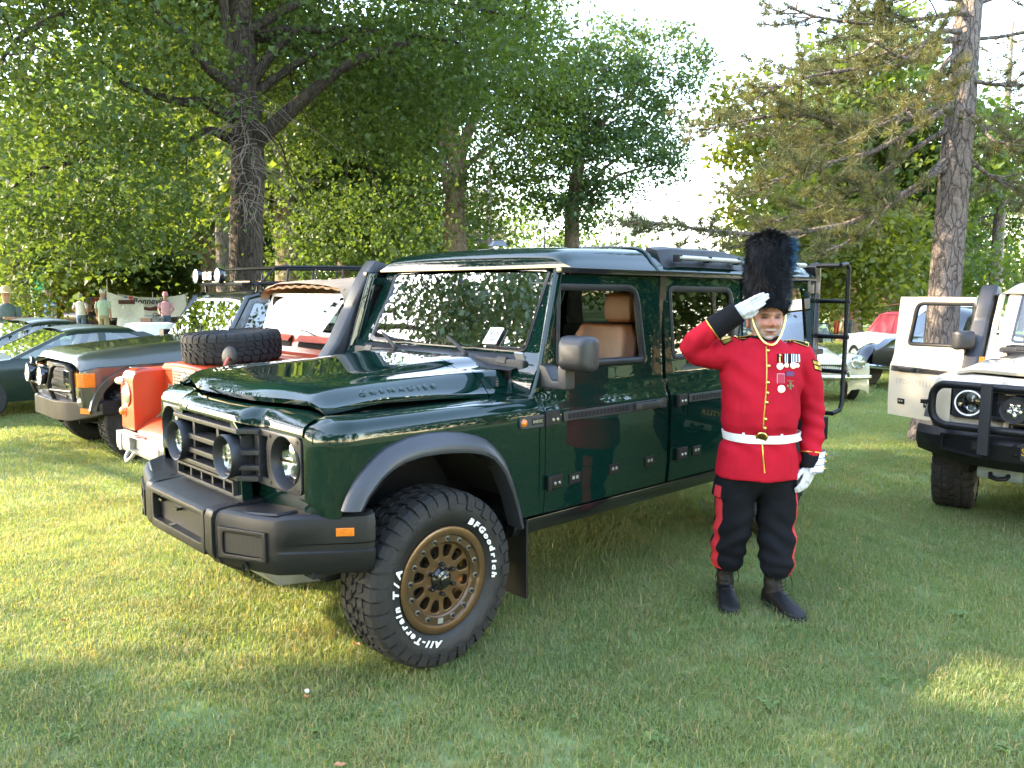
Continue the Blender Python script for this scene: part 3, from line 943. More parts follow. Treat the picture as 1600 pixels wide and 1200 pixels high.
# the big pine on the right
pb = Vector((5.10, 9.7, gz(5.10, 9.7) - .05))
pp = [pb, at(1468, 560, 9.7), at(1478, 420, 9.7), at(1493, 250, 9.75), at(1508, 90, 9.8), at(1520, -60, 9.8), at(1532, -260, 9.9)]
def bough(x0, y0, Y0, x1, y1, Y1, reach): return (at(x0, y0, Y0), at(x1, y1, Y1), reach)
pine('tall pine with plated pinkish bark and long drooping boughs behind the cream door', pb, pp, [.205, .187, .178, .165, .148, .13, .105],
     [bough(1480, 248, 9.7, 1000, 345, 8.6, .9), bough(1476, 262, 9.6, 1290, 392, 8.9, .6), bough(1490, 160, 9.7, 1090, 205, 9.2, 1.0), bough(1488, 165, 9.7, 1180, 300, 9.0, .9),
      bough(1500, 60, 9.7, 1200, 140, 9.2, 1.1), bough(1505, 20, 9.7, 1230, 10, 9.4, 1.1), bough(1500, 75, 9.7, 1330, 215, 8.8, 1.0), bough(1495, 130, 9.7, 1250, 235, 10.4, 1.0),
      bough(1510, 0, 9.8, 1300, -90, 9.4, 1.2), bough(1500, 50, 9.7, 1360, 60, 8.4, .9), bough(1485, 200, 9.7, 1210, 345, 10.3, .8),
      bough(1500, 180, 9.7, 1700, 260, 9.0, .9), bough(1505, 120, 9.7, 1720, 130, 9.2, 1.0), bough(1510, 60, 9.8, 1720, 30, 9.4, 1.0), bough(1500, 230, 9.8, 1640, 340, 10.6, .8), bough(1515, 10, 9.8, 1700, -60, 9.6, 1.0), bough(1500, 160, 9.8, 1600, 215, 8.6, .7),
      bough(1520, -120, 9.8, 1300, -220, 9.2, 1.1), bough(1520, -140, 9.8, 1750, -200, 9.6, 1.1), bough(1515, -40, 9.7, 1420, -60, 7.8, 1.0)],
     21, NEEDLE, BARK_PINE, n_per=34, length=.155, width=.0042, tuft_step=.19, dens=2.3, limb_r=.055)

# trees behind
def generic_broad(seed, leaf, n=16500, size=.19, h=8.0, r=3.2):
    rng = np.random.default_rng(seed)
    bl = []
    for i in range(12):
        a = rng.uniform(0, 6.28); q = rng.uniform(.2, .75) * r; z = rng.uniform(.24, .92) * h
        bl.append(((q * math.cos(a), q * math.sin(a), z), (r * .42, r * .42, r * .34), 1.0))
    t = broadleaf('-', (0, 0, 0), [(0, 0, 0), (.05, 0, h * .2), (.1, .05, h * .4), (.12, 0, h * .65)], [.26, .21, .17, .09], bl, n, size, leaf, BARK_LT, seed, limbs=7, twigs=26, sigma=.42, gaps=False)
    return t
def generic_pine(seed, needle, h=11.0, r=2.6, lo=.25, bark=None):
    rng = np.random.default_rng(seed)
    bo = []
    for i in range(26):
        z = rng.uniform(lo, .97) * h; a = rng.uniform(0, 6.28); q = r * (1.12 - (z / h)) * rng.uniform(.6, 1.1) + .3
        bo.append(((0, 0, z), (q * math.cos(a), q * math.sin(a), z + rng.uniform(-.5, .35)), .7))
    return pine('-', (0, 0, 0), [(0, 0, 0), (0, 0, h * .4), (.05, 0, h * .98)], [.24, .17, .04], bo, seed, needle, bark or BARK_PINE, n_per=14, length=.30, width=.010, tuft_step=.22, dens=1.0)
PROT = {'light': generic_broad(31, LF_LIGHT), 'mid': generic_broad(32, LF_MID), 'yellow': generic_broad(33, LF_YEL, 15000), 'dark': generic_broad(34, LF_MAPLE, 13000), 'pine': generic_pine(35, NEEDLE), 'dpine': generic_pine(36, NEEDLE_D, lo=.12, r=3.2)}
KIND = {'light': 'light green broadleaf tree', 'mid': 'mid green broadleaf tree', 'yellow': 'yellow green broadleaf tree', 'dark': 'dark green broadleaf tree', 'pine': 'pine with bare lower trunk', 'dpine': 'dark bushy pine'}
_used = set()
def put_tree(kind, px, Y, hscale, label, rz=0, wscale=None, X=None, group='park trees beyond the parked cars'):
    p = at(px, 480, Y) if X is None else Vector((X, Y, 0))
    p.z = -.13 if Y > 9 else 0
    o = PROT[kind]
    if kind in _used: o = copy_tree(o)
    _used.add(kind)
    o.location = p; o.rotation_euler = (0, 0, rz); w = wscale or hscale
    o.scale = (w, w, hscale)
    o['label'] = label; o['group'] = group; o['category'] = 'tree'
    return o
BT = [('light', 95, 44, 1.75, 'tall tree standing behind the maple at far left'), ('mid', 190, 46, 1.7, 'tall tree behind the low maple boughs'), ('light', 455, 24, 1.5, 'tall tree just right of the maple trunk'), ('mid', 330, 34, 1.8, 'very tall tree behind the maple crown'),
      ('yellow', 1250, 27, 1.15, 'lit tree right behind the bearskin'), ('light', 1385, 30, 1.35, 'tall leafy tree left of the big pine trunk'), ('yellow', 1175, 40, .75, 'low yellowish tree over the roof rail'),
      ('yellow', 1345, 40, .5, 'low bush beyond the white convertible'), ('mid', 1400, 43, .5, 'low bush left of the cream door'), ('light', 1465, 44, .5, 'low bush behind the cream door'), ('mid', 1300, 46, .55, 'low bush behind the ladder'), ('light', 20, 50, .5, 'low bush beyond the straw hat'), ('mid', 120, 52, .5, 'low bush beyond the bunting'), ('yellow', 240, 50, .5, 'low bush beyond the banner'), ('mid', 420, 48, .6, 'low bush beyond the roof rack'),
      ('yellow', 85, 34, 1.0, 'stout trunk with yellow green crown left of the banner'), ('light', 40, 27, .85, 'leafy tree over the straw hat'), ('mid', 175, 38, 1.05, 'slim trunk above the green shirt man'), ('light', 215, 44, 1.2, 'tree behind the people by the bunting'),
      ('pine', 350, 30, 1.15, 'slender pine just left of the maple trunk'), ('yellow', 265, 40, .95, 'yellow green tree over the banner'), ('dpine', 300, 46, .8, 'dark pine between banner and maple'),
      ('light', 535, 28, 1.1, 'pale trunk just right of the maple'), ('mid', 470, 40, 1.2, 'mid green tree behind the maple'), ('light', 590, 46, 1.25, 'tall light green tree above the windscreen'), ('pine', 630, 36, 1.2, 'straight pine above the snorkel'),
      ('dpine', 760, 38, .62, 'dark low pine above the windscreen top'), ('pine', 765, 52, 1.1, 'red barked pine behind the windscreen'), ('dpine', 850, 42, .55, 'dark pine left of the round tree'), ('dpine', 960, 46, .52, 'dark pine right of the round tree trunk'), ('mid', 690, 55, 1.2, 'distant tree behind the forked trunk'),
      ('yellow', 1060, 58, .52, 'bright yellow bush-like tree over the roof'), ('yellow', 1095, 64, .46, 'small yellow tree right of the bright one'),
      ('light', 1330, 32, 1.25, 'broad yellowish tree behind the pine boughs'), ('mid', 1400, 36, 1.05, 'leaning grey trunk left of the big pine'), ('yellow', 1265, 38, 1.15, 'sunlit tree behind the bearskin'), ('pine', 1340, 48, .95, 'pine over the white vintage car'), ('pine', 1440, 52, 1.0, 'pine behind the open cream door'), ('pine', 1552, 32, 1.1, 'thin red trunk right of the big pine'), ('dpine', 1600, 44, .9, 'dark pine at far right'), ('light', 1500, 46, 1.1, 'light tree behind the big pine trunk'), ('pine', 1650, 38, 1.2, 'pine beyond the cream off-roader'),
      ('mid', -60, 36, 1.2, 'tree beyond the green saloon'), ('light', 130, 60, 1.4, 'far tall tree left of the maple'), ('pine', 110, 46, 1.0, 'pine behind the green flag post')]
for i, (k, px, Y, hs, lab) in enumerate(BT):
    put_tree(k, px, Y, hs * random.Random(i).uniform(.95, 1.08), KIND[k] + ', ' + lab, rz=i * 1.7)
# woods closing the park far behind
rng_ = np.random.default_rng(9)
bl = []
for i in range(240):
    px = rng_.uniform(-900, 2500); Y = rng_.uniform(62, 105)
    top = 11.0 if not (960 < px < 1200) else 4.2
    h = top * rng_.uniform(.35, 1.1)
    c = at(px, 450, Y); bl.append(((c.x, Y, h * .5 - .1), (rng_.uniform(3, 6), 3, h * .55), h))
P, hue, _ = leaf_cloud(bl, 95000, .4, rng_, .9, 22, gaps=False, shell=.8)
fw_ = leaf_mesh('far_woods', P, hue, .50, LF_LIGHT, None, rng_); fw_['kind'] = 'stuff'
# unseen trees beside and behind the photographer: they shade the cars and show in the paint
def side_tree(label, X, Y, blobs, n, size, leaf, seed):
    broadleaf(label, (X, Y, 0), [(X, Y, 0), (X, Y, 2), (X + .1, Y, 4.5), (X, Y, 8)], [.34, .28, .24, .15], blobs, n, size, leaf, BARK_DK, seed, limbs=7, twigs=30, sigma=.55, per=130, group='unseen trees added for shade')
side_tree('tall unseen tree added left of the cars for shade', -15, 11.5, [((-15, 6, 9), (4.5, 4, 3.6), 3), ((-15, 9.5, 8.5), (4.5, 2.6, 3.6), 2), ((-16, 3, 9), (4, 3, 3.8), 2), ((-18, 7, 11), (4, 5, 3), 2), ((-11, 5, 7.5), (2.5, 3.5, 2.5), 1.5)], 52000, .17, LF_DARK, 41)  # out of view; put in so its crown shades the cars
side_tree('low crowned unseen tree added left of the photographer for shade', -13, -1.5, [((-13, -.5, 6), (4.5, 3.0, 4.0), 3), ((-13, -4, 7), (4.5, 3, 4.5), 2), ((-10, 0, 5.5), (2.5, 2.5, 3.2), 2), ((-17, -1, 8.5), (4, 3.5, 4), 2)], 22000, .17, LF_DARK, 42)  # out of view; put in to shade the near lawn
for i, (X, Y, k, s) in enumerate(((-7, -11, 'mid', 1.1), (-2, -14, 'dark', 1.2), (3.5, -12, 'light', 1.05), (9, -13, 'dpine', 1.0), (14, -8, 'mid', 1.1), (15.5, 2.5, 'dark', 1.0), (18, 10.5, 'light', 1.15), (15, 6.5, 'mid', .95), (23, 7, 'dark', 1.2), (21, 14, 'mid', 1.1), (-14, -13, 'light', 1.2), (6, -20, 'pine', 1.2))):
    put_tree(k, 0, Y, s, KIND[k] + ' behind the photographer, %s' % ['left of centre', 'dense and tall', 'right of centre', 'beyond the lawn', 'far to the right', 'right of the cream car', 'beyond the cream car', 'facing the green doors', 'in the second row at the right', 'at the right edge of the lawn', 'far to the left', 'at the very back'][i], rz=i * 2.1, X=X, group='trees behind the photographer')
# ------------------------------------------------------------------ wheels
def tyre_meshes(R, W, rim_r, tread_n=40, seed=1):
    """All-terrain tyre, axis along local y, outer side +y. Returns carcass MB and tread MB."""
    rnd = random.Random(seed)
    h = W / 2
    prof = [(rim_r - .004, h * .62), (rim_r + .012, h * .86), (lerp(rim_r, R, .45), h * 1.02), (lerp(rim_r, R, .72), h * .99),
            (R - .03, h * .90), (R - .013, h * .74), (R - .010, h * .3), (R - .010, -h * .3), (R - .013, -h * .74), (R - .03, -h * .90),
            (lerp(rim_r, R, .72), -h * .99), (lerp(rim_r, R, .45), -h * 1.02), (rim_r + .012, -h * .86), (rim_r - .004, -h * .62)]
    Mx = Matrix.Rotation(-math.pi / 2, 4, 'X')     # local z -> +y
    car = MB().lathe(prof, 72, Mx)
    tr = MB()
    def block(th0, th1, w0, w1, sk=0.0, top=.0, drop=.013, wob=0.0):
        # block on the tread, th angle range, w across; sk shifts the far edge in angle
        pts = []
        for rr in (0, 1):
            for (a, w, s) in ((th0, w0, 0), (th1, w0, 0), (th1, w1, sk), (th0, w1, sk)):
                an = a + s + wob * math.sin(a * 50 + w * 90)
                r = (R - drop + (drop + top) * rr) - .016 * max(0, abs(w) / h - .55) / .45
                ins = .0016 * rr
                ww = w - math.copysign(ins, w - (w0 + w1) / 2)
                pts.append((r * math.cos(an), ww, r * math.sin(an)))
        tr.hexa(pts)
    P = 2 * math.pi / tread_n
    for i in range(tread_n):
        a = i * P
        j = rnd.uniform(-.05, .05) * P
        for sg in (1, -1):
            e = P * (.0 if sg > 0 else .5)
            # shoulder block reaching round on to the sidewall
            long = (i % 2 == 0)
            pts = []
            a0, a1 = a + e + .10 * P + j, a + e + .90 * P
            r0 = R - .014
            for an in (a0, a1):
                o = 0 if not long else .006
                ring = [(R + .000, h * .52), (R - .006, h * .82), (R - .020, h * .955 + o), (R - .050 - (.022 if long else 0), h * 1.035 + o),
                        (R - .055 - (.022 if long else 0), h * .95), (R - .018, h * .52)]
                pts.append([(r * math.cos(an), sg * w, r * math.sin(an)) for r, w in ring])
            tr.grid(pts, cv=True, cap0=True, cap1=True)
            # second row of interlocking blocks
            block(a + e + .18 * P, a + e + .80 * P, sg * h * .14, sg * h * .46, sk=.28 * P * sg, wob=.01)
            # sidewall biters
            if i % 2 == 0:
                aa = a + e + .25 * P
                rb = R - .085
                tr.hexa([(r * math.cos(an), sg * w, r * math.sin(an)) for (w) in (h * .985, h * 1.028) for (r, an) in ((rb - .006, aa), (rb - .002, aa + .9 * P), (rb + .012, aa + .75 * P), (rb + .01, aa + .2 * P))])
        block(a + .05 * P, a + .62 * P, -h * .10, h * .10, sk=.35 * P, wob=.008)
    return car, tr

def arc_text(txt, r, a_mid, size, y, mat, parent, up_out=True, name='lettering', bold=.002, spacing=1.1, depth=.001, shear=.2, widen=1.3):
    """letters set round a circle on the outer side (+y) of a wheel; angle runs in the local xz plane"""
    ws = []
    mbs = []
    for ch in txt:
        if ch == ' ': ws.append(size * .42); mbs.append(None); continue
        mb = text_mb(ch, size, depth, bold=bold, shear=shear, yalign='CENTER')
        mb.v = [(p[0] * widen, p[1], p[2]) for p in mb.v]
        xs = [p[0] for p in mb.v]
        ws.append((max(xs) - min(xs)) + size * .13 * spacing); mbs.append(mb)
    tot = sum(ws)
    out = MB()
    pos = -tot / 2
    for w, mb in zip(ws, mbs):
        s = pos + w / 2; pos += w
        if mb is None: continue
        xs = [p[0] for p in mb.v]; cx = (max(xs) + min(xs)) / 2
        # seen from +y with x pointing LEFT (car forward is to the left of the viewer): viewer right = -x
        an = s / r
        th = a_mid - an if up_out else a_mid + an     # clockwise on view for text reading outward
        # viewer coordinates: right, up
        cr, cu_ = r * math.cos(th), r * math.sin(th)
        if up_out: ur, uu = math.cos(th), math.sin(th)
        else: ur, uu = -math.cos(th), -math.sin(th)
        rr, ru = uu, -ur                              # right of the letter = up rotated clockwise
        vs = []
        for (x, yy, z) in mb.v:
            x -= cx
            pr = cr + x * rr + yy * ur; pu = cu_ + x * ru + yy * uu
            vs.append((-pr, y + z, pu))
        out.add(vs, mb.f)
    return out.build(name, mat, parent, smooth=False, fixn=True)

def rim_bronze(parent_wheel_y):
    pass

def wheel(parent, cx, cy, cz, side, R=.39, W=.262, rim_r=.218, style='bronze', steer=0.0, spin=0.0, lettering=False, tread_n=40, proto={}):
    """a wheel as a part: the rim is the part, tyre, bolts, hub cap its sub-parts"""
    h = W / 2
    Mx = Matrix.Rotation(-math.pi / 2, 4, 'X')
    b = MB()
    f = h * .86
    if style == 'bronze':
        # outer lip, bead ring, inner dish
        b.lathe([(.196, f - .006), (.202, f + .003), (.226, f + .008), (.236, f + .004), (.238, f - .008), (.214, f - .02), (.205, f - .10), (.196, -h * .7), (.19, -h * .7), (.19, f - .02)], 64, Mx, closed=True)
        rim = b
        # flat face pierced by twelve rounded openings
        n = 12
        sp = MB()
        circ = lambda r, k: [(r * math.cos(a), r * math.sin(a)) for a in np.linspace(0, 2 * math.pi, k, endpoint=False)]
        hs = []
        for i in range(n):
            a = 2 * math.pi * (i + .5) / n
            q = []
            for (r, w) in ((.096, -.0115), (.096, .0115), (.120, .0205), (.142, .0245), (.152, .015), (.152, -.015), (.142, -.0245), (.120, -.0205)):
                q.append((r * math.cos(a) - w * math.sin(a), r * math.sin(a) + w * math.cos(a)))
            hs.append(round_poly(q, .009, 2))
        sp.lathe([(.050, f - .040), (.055, f - .030), (.088, f - .028), (.092, f - .034), (.092, f - .07), (.05, f - .07)], 48, Mx, closed=True)
        sp.lathe([(.158, f - .018), (.164, f - .010), (.168, f - .012), (.168, f - .05), (.155, f - .05)], 60, Mx, closed=True)
    elif style == 'steel':
        b.lathe([(.19, f - .05), (.206, f - .02), (.222, f + .004), (.234, f + .002), (.234, f - .01), (.212, f - .03), (.2, -h * .7), (.19, -h * .7)], 48, Mx, closed=True)
        sp = MB()
        for i in range(8):
            a = 2 * math.pi * (i + .5) / 8
            c, s_ = math.cos(a), math.sin(a)
            ring = []
            for (r, w, y0) in ((.07, .018, f - .03), (.12, .022, f - .04), (.2, .03, f - .05)):
                ring.append([(r * c - w * s_, y0, r * s_ + w * c), (r * c + w * s_, y0, r * s_ - w * c), (r * c + w * s_, y0 - .03, r * s_ - w * c), (r * c - w * s_, y0 - .03, r * s_ + w * c)])
            sp.grid(ring, cv=True, cap0=True, cap1=True)
        sp.lathe([(.0, f - .02), (.06, f - .02), (.075, f - .035), (.075, f - .07), (0, f - .07)], 32, Mx)
    m1 = {'bronze': BRONZE, 'steel': proto.get('rimmat', ALU)}[style]
    rim = b.build('wheel', m1, parent, sharp=35)
    rim.location = (cx, cy, cz)
    # side: +1 outer faces +y, -1 outer faces -y
    rim.rotation_euler = (0, spin, (0 if side > 0 else math.pi) + steer)
    if style == 'bronze':
        panel('wheel_face', circ(.166, 60), [circ(.052, 30)] + hs, lambda u, v: (u, f - .026 + .06 * max(0, math.hypot(u, v) - .09), v), m1, rim, thick=.032, inward=(0, -1, 0), bevel=.003)
    sp.build('wheel_spokes', m1, rim, bevel=.0015, seg=1, sharp=40)
    if style == 'bronze':
        rg = MB().lathe([(.164, f - .012), (.168, f - .007), (.197, f - .007), (.199, f - .012), (.199, f - .03), (.164, f - .03)], 64, Mx, closed=True)
        rg.build('beadlock_ring', BRONZE_D, rim, sharp=35)
        bl = MB(); bw = MB()
        for i in range(16):
            a = 2 * math.pi * (i + .3) / 16
            if i == 12: continue
            M = Matrix.Translation((.1815 * math.cos(a), f - .007, .1815 * math.sin(a))) @ Matrix.Rotation(-math.pi / 2, 4, 'X')
            bw.lathe([(0, .003), (.0115, .003), (.0130, .0), (.0130, -.002)], 14, M)
            bl.lathe([(0, .012), (.0060, .012), (.0078, .009), (.0078, .0), ], 6, M)
        bw.build('bolt_washer', STEEL, rim); bl.build('ring_bolt', BMETAL, rim, smooth=False)
        a = 2 * math.pi * 12.3 / 16
        MB().obox((.1815 * math.cos(a), f - .004, .1815 * math.sin(a)), (.012 * math.cos(a), 0, .012 * math.sin(a)), (0, .002, 0), (-.014 * math.sin(a), 0, .014 * math.cos(a))).build('ring_plate', ALU, rim)
        hc = MB().lathe([(0, f + .012), (.020, f + .012), (.026, f + .008), (.028, f - .0), (.040, f - .004), (.043, f - .012), (.052, f - .02), (.052, f - .04)], 32, Mx)
        hc.build('hub_cap', BGLOSS, rim)
        nut = MB().lathe([(0, .028), (.007, .028), (.010, .024), (.0105, 0)], 8, Matrix.Rotation(-math.pi / 2, 4, 'X')).build('lug_nut', BGLOSS, rim)
        for i in range(6):
            q = nut if i == 0 else nut.copy()
            if i: COL.objects.link(q)
            a = 2 * math.pi * (i + .5) / 6
            q.location = (.066 * math.cos(a), f - .03, .066 * math.sin(a))
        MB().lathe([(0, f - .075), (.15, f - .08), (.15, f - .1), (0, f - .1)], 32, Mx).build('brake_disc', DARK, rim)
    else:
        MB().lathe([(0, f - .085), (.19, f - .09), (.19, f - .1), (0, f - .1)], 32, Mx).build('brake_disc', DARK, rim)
    key = (R, W, rim_r, tread_n)
    if key not in proto:
        car, tr = tyre_meshes(R, W, rim_r + .012, tread_n)
        ty = car.build('tyre', RUBBER_CLEAN, rim, sharp=60)
        tt = tr.build('tyre_tread', RUBBER, rim, smooth=False)
        proto[key] = (ty, tt)
    else:
        for q in proto[key]:
            c = q.copy(); COL.objects.link(c); c.parent = rim; c.matrix_parent_inverse = Matrix.Identity(4)
    if lettering:
        arc_text('BFGoodrich', .2725, math.radians(27), .038, h * 1.025, WHITEL, rim, True, 'tyre_lettering', bold=.0020, spacing=1.5)
        arc_text('All-Terrain  T/A', .2725, math.radians(210), .0375, h * 1.025, WHITEL, rim, True, 'tyre_lettering', bold=.0020, spacing=1.5)
    return rim
WP = {}

# ------------------------------------------------------------------ the boxy off-roader (used for the green and the cream one)
SIDE_Z = [.48, .56, .70, 1.02, 1.055, 1.075, 1.10, 1.160, 1.178, 1.20, 1.25, 1.80]
SIDE_Y = [.882, .893, .905, .906, .904, .898, .885, .868, .863, .861, .859, .822]
def side_y(z): return float(np.interp(z, SIDE_Z, SIDE_Y))
SCUTS = [.70, 1.02, 1.055, 1.075, 1.10, 1.13, 1.160, 1.178, 1.20, 1.25]
def sfn(sg, off=0.0): return lambda u, v: (u, sg * (side_y(v) + off), v)

def strip_on_side(mb, outer, off0, off1, sg=1):
    """prism standing proud of the body side, outline in (x,z)"""
    n = len(outer)
    vs = [(x, sg * (side_y(z) + off0), z) for x, z in outer] + [(x, sg * (side_y(z) + off1), z) for x, z in outer]
    mb.add(vs, [tuple(range(n)), tuple(range(n, 2 * n))[::-1]] + [(i, n + i, n + (i + 1) % n, (i + 1) % n) for i in range(n)])
    return mb

FD_OUT = [(-.658, .562), (-.655, 1.07), (-.650, 1.17), (-.69, 1.30), (-.812, 1.737), (-1.648, 1.737), (-1.662, 1.06), (-1.666, .562)]
FD_HOLE = round_poly([(-.800, 1.690), (-1.452, 1.690), (-1.508, 1.262), (-.765, 1.275)], [.03, .09, .06, .05], 5)
RD_OUT = [(-1.700, .562), (-1.694, 1.06), (-1.682, 1.737), (-2.52, 1.737), (-2.52, 1.02), (-2.485, .92), (-2.43, .78), (-2.41, .562)]
RD_HOLE = round_poly([(-1.735, 1.690), (-2.425, 1.690), (-2.445, 1.262), (-1.755, 1.262)], [.05, .09, .06, .05], 5)
QP_OUT = [(-2.545, 1.02), (-2.545, 1.737), (-3.47, 1.737), (-3.50, 1.05), (-3.50, .62), (-3.40, .62), (-3.37, .80), (-3.30, .92), (-3.20, 1.0), (-3.08, 1.035), (-2.80, 1.035), (-2.66, 1.0), (-2.56, .92), (-2.545, .9)]
QP_HOLE = round_poly([(-2.66, 1.69), (-3.38, 1.69), (-3.42, 1.30), (-2.66, 1.28)], [.05, .05, .05, .05], 4)
ARCH_OUT = [(.492, .79), (.467, .845), (.438, .891), (.405, .928), (.369, .961), (.325, .992), (.28, 1.016), (.179, 1.042), (.084, 1.050), (-.015, 1.047), (-.118, 1.032), (-.204, 1.008), (-.255, .985), (-.292, .955), (-.33, .92), (-.362, .882), (-.409, .789), (-.446, .687), (-.480, .56)]
ARCH_IN = [(.428, .79), (.396, .838), (.361, .872), (.330, .900), (.299, .920), (.262, .938), (.226, .951), (.133, .964), (.035, .963), (-.045, .957), (-.126, .946), (-.193, .931), (-.235, .915), (-.270, .895), (-.305, .86), (-.339, .817), (-.386, .723), (-.420, .629), (-.448, .54)]

def hood_z(x, y):
    a = abs(y)
    zs = float(np.interp(x, [-.60, -.1, .08, .42, .52, .565], [1.262, 1.254, 1.250, 1.236, 1.222, 1.190]))
    zc = float(np.interp(x, [-.60, -.45, -.16, .20, .45, .53, .565], [1.312, 1.308, 1.282, 1.252, 1.238, 1.222, 1.190]))
    t = sstep(.52, .36, a)
    z = lerp(zs + .006 * (1 - a / .62), zc, t)
    if a > .62:
        zl = float(np.interp(x, [-.60, -.15, .2, .56], [1.150, 1.180, 1.190, 1.165]))
        q = min(1, (a - .62) / .112)
        z = lerp(zs, zl, q ** 1.12)
    return z

def off_roader(t, paint, full=True):
    """body parts of the square-cut off-roader under the Empty t (x forward, y to its left, z up)"""
    # ---- bonnet
    xs = [.565, .556, .535, .50, .42, .30, .15, 0, -.15, -.30, -.43]
    ys = [-.736, -.73, -.70, -.66, -.632, -.615, -.58, -.52, -.48, -.44, -.40, -.36, -.28, -.14, 0]
    ys = ys + [-q for q in ys[-2::-1]]
    def hood_rows(xs, dz=0):
        return [[(x - .105 * sstep(.10, .56, x) * sstep(.20, .68, abs(y)), y, hood_z(x, y) + dz) for y in ys] for x in xs]
    def shell(xs, lip=False):
        top = hood_rows(xs)
        mb = MB()
        mb.grid(top)
        bot = [[(p[0], p[1], p[2] - .03) for p in r] for r in top]
        mb.grid([top[0], [(p[0] - .012, p[1], p[2] - .022) for p in top[0]], [(p[0] - .04, p[1], p[2] - .028) for p in top[0]]])
        mb.grid([top[-1], bot[-1]])
        mb.grid([[r[0] for r in top], [(r[0][0], r[0][1] + .002, r[0][2] - .02) for r in top]])
        mb.grid([[r[-1] for r in top], [(r[-1][0], r[-1][1] - .002, r[-1][2] - .02) for r in top]])
        return mb
    hood = shell(xs).build('bonnet', paint, t, sharp=48)
    sxs = [-.436, -.48, -.54, -.60]
    ck = shell(sxs).build('bonnet_rear_panel', paint, t, sharp=48)
    # louvred vent on each rear corner of the bonnet
    for sg in (1, -1):
        o = Vector((-.52, sg * .683, (hood_z(-.52, .63) + hood_z(-.52, .736)) / 2 + .004))
        slope = Vector((0, sg * .104, hood_z(-.52, .736) - hood_z(-.52, .632)))
        M = frame(o, (-1 * sg, 0, .02), -slope)
        mb = MB()
        pl = [(-.05, .036), (.032, .036), (.05, -.036), (-.03, -.036)]
        if sg < 0: pl = [(-x, y) for x, y in pl][::-1]
        mb.prism(pl, -.004, .004, 'z')
        mb.xf(M); mb.build('bonnet_vent', paint, t, bevel=.002)
        v2 = MB()
        for k in range(4):
            v2.box(-.028, .026, -.025 + k * .015, -.018 + k * .015, .0035, .006)
        v2.xf(M); v2.build('vent_slot', BGLOSS, bpy_last(t), smooth=False)
    # raised name on the flank of the bonnet
    if full:
        for sg in (1,):
            x0 = .055
            lo = Vector((x0, sg * .732, hood_z(x0, .732))); hi = Vector((x0, sg * .64, hood_z(x0, .64)))
            d = Vector((-.50, 0, hood_z(-.2, .69) - hood_z(.3, .69)))
            M = frame((lo + hi) / 2 + Vector((0, .004, .005)), d, hi - lo)
            tm = text_mb('GRENADIER', .040, .0016, bold=-.0004, spacing=1.95)
            tm.xf(Matrix.Diagonal((1.12, .9, 1, 1)))
            tm.xf(M); tm.build('bonnet_lettering', GREENLET, hood, smooth=False)
    # ---- wings
    for sg in (1, -1):
        arch = [((a[0] + b[0]) / 2 * .45 + a[0] * .55, a[1] - .012) for a, b in zip(ARCH_OUT, ARCH_IN)]
        ax = [p[0] for p in arch][::-1]; az = [p[1] for p in arch][::-1]
        def low(x):
            if x > arch[0][0]: return .745
            if x < arch[-1][0] : return .565
            return float(np.interp(x, ax, az))
        st = [.5545, .554, .552, .548, .541, .531, .518, .502, .488, .478] + [q for q in np.linspace(.46, -.46, 32)] + [-.478, -.485, -.56, -.610]
        rows = []
        for x in st:
            ins = 0.0
            if x > .40:
                q = (x - .40) / .155
                ins = .185 * (1 - math.sqrt(max(0, 1 - min(1, q) ** 2)))
            dz = .030 * sstep(.44, .555, x) + .012 * sstep(.52, .555, x)
            zl = low(x)
            ytop = .905 - ins
            p = [(ytop - .012, zl)] + [(ytop, lerp(zl, 1.03, k / 5) if k else zl + .006) for k in range(6)]
            zt = 1.137 - dz
            r = min(.072, .072)
            for k in range(1, 8):
                an = k / 8 * math.pi / 2
                p.append((ytop - r * (1 - math.cos(an)), (zt - r) + r * math.sin(an)))
            p.append((ytop - r, zt))
            yi = min(.80, ytop - r - .004)
            p.append((yi, zt + .006 * (1 - sstep(.45, .55, x)))); p.append((min(.735, yi - .004), zt + (.008 if x < .5 else 0))); p.append((min(.70, yi - .01), zt - .005)); p.append((min(.69, yi - .02), zt - .06))
            rows.append([(x, sg * y, z) for y, z in p])
        mb = MB(); mb.grid(rows)
        # thickness at the wheel opening
        mb.grid([[r[0] for r in rows], [(r[0][0], r[0][1] - sg * .05, r[0][2] + .004) for r in rows]])
        mb.build('front_wing', paint, t, sharp=40)
        # cowl piece between wing and door
        panel('cowl_side', [(-.616, .565), (-.616, 1.12), (-.60, 1.15), (-.62, 1.17), (-.649, 1.17), (-.651, 1.07), (-.653, .565)], [], sfn(sg), paint, t, cuts=SCUTS, inward=(0, -sg, 0), bevel=.002)
        # flare
        rows = []
        for (a, b) in zip(ARCH_OUT, ARCH_IN):
            a = Vector(a); b = Vector(b)
            m = a.lerp(b, .55)
            rows.append([(a.x, sg * .902, a.y), (a.x, sg * .916, a.y), (lerp(a.x, b.x, .06), sg * .928, lerp(a.y, b.y, .06)), (m.x, sg * .958, m.y), (lerp(a.x, b.x, .8), sg * .965, lerp(a.y, b.y, .8)),
                         (b.x, sg * .960, b.y), (b.x, sg * .94, b.y - .004), (b.x, sg * .86, b.y)])
        MB().grid(rows, cv=True, cap0=True, cap1=True).build('arch_flare', BPLAST2F, t, sharp=38)
        # wheel housing
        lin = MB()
        lin.lathe([(.50, .40), (.50, .905)], 20, Matrix.Translation((0, 0, .46)) @ Matrix.Rotation(-math.pi / 2, 4, 'X') if sg > 0 else Matrix.Translation((0, 0, .46)) @ Matrix.Rotation(math.pi / 2, 4, 'X'), a0=.45 if sg < 0 else math.pi + .45, a1=math.pi - .45 if sg < 0 else 2 * math.pi - .45)
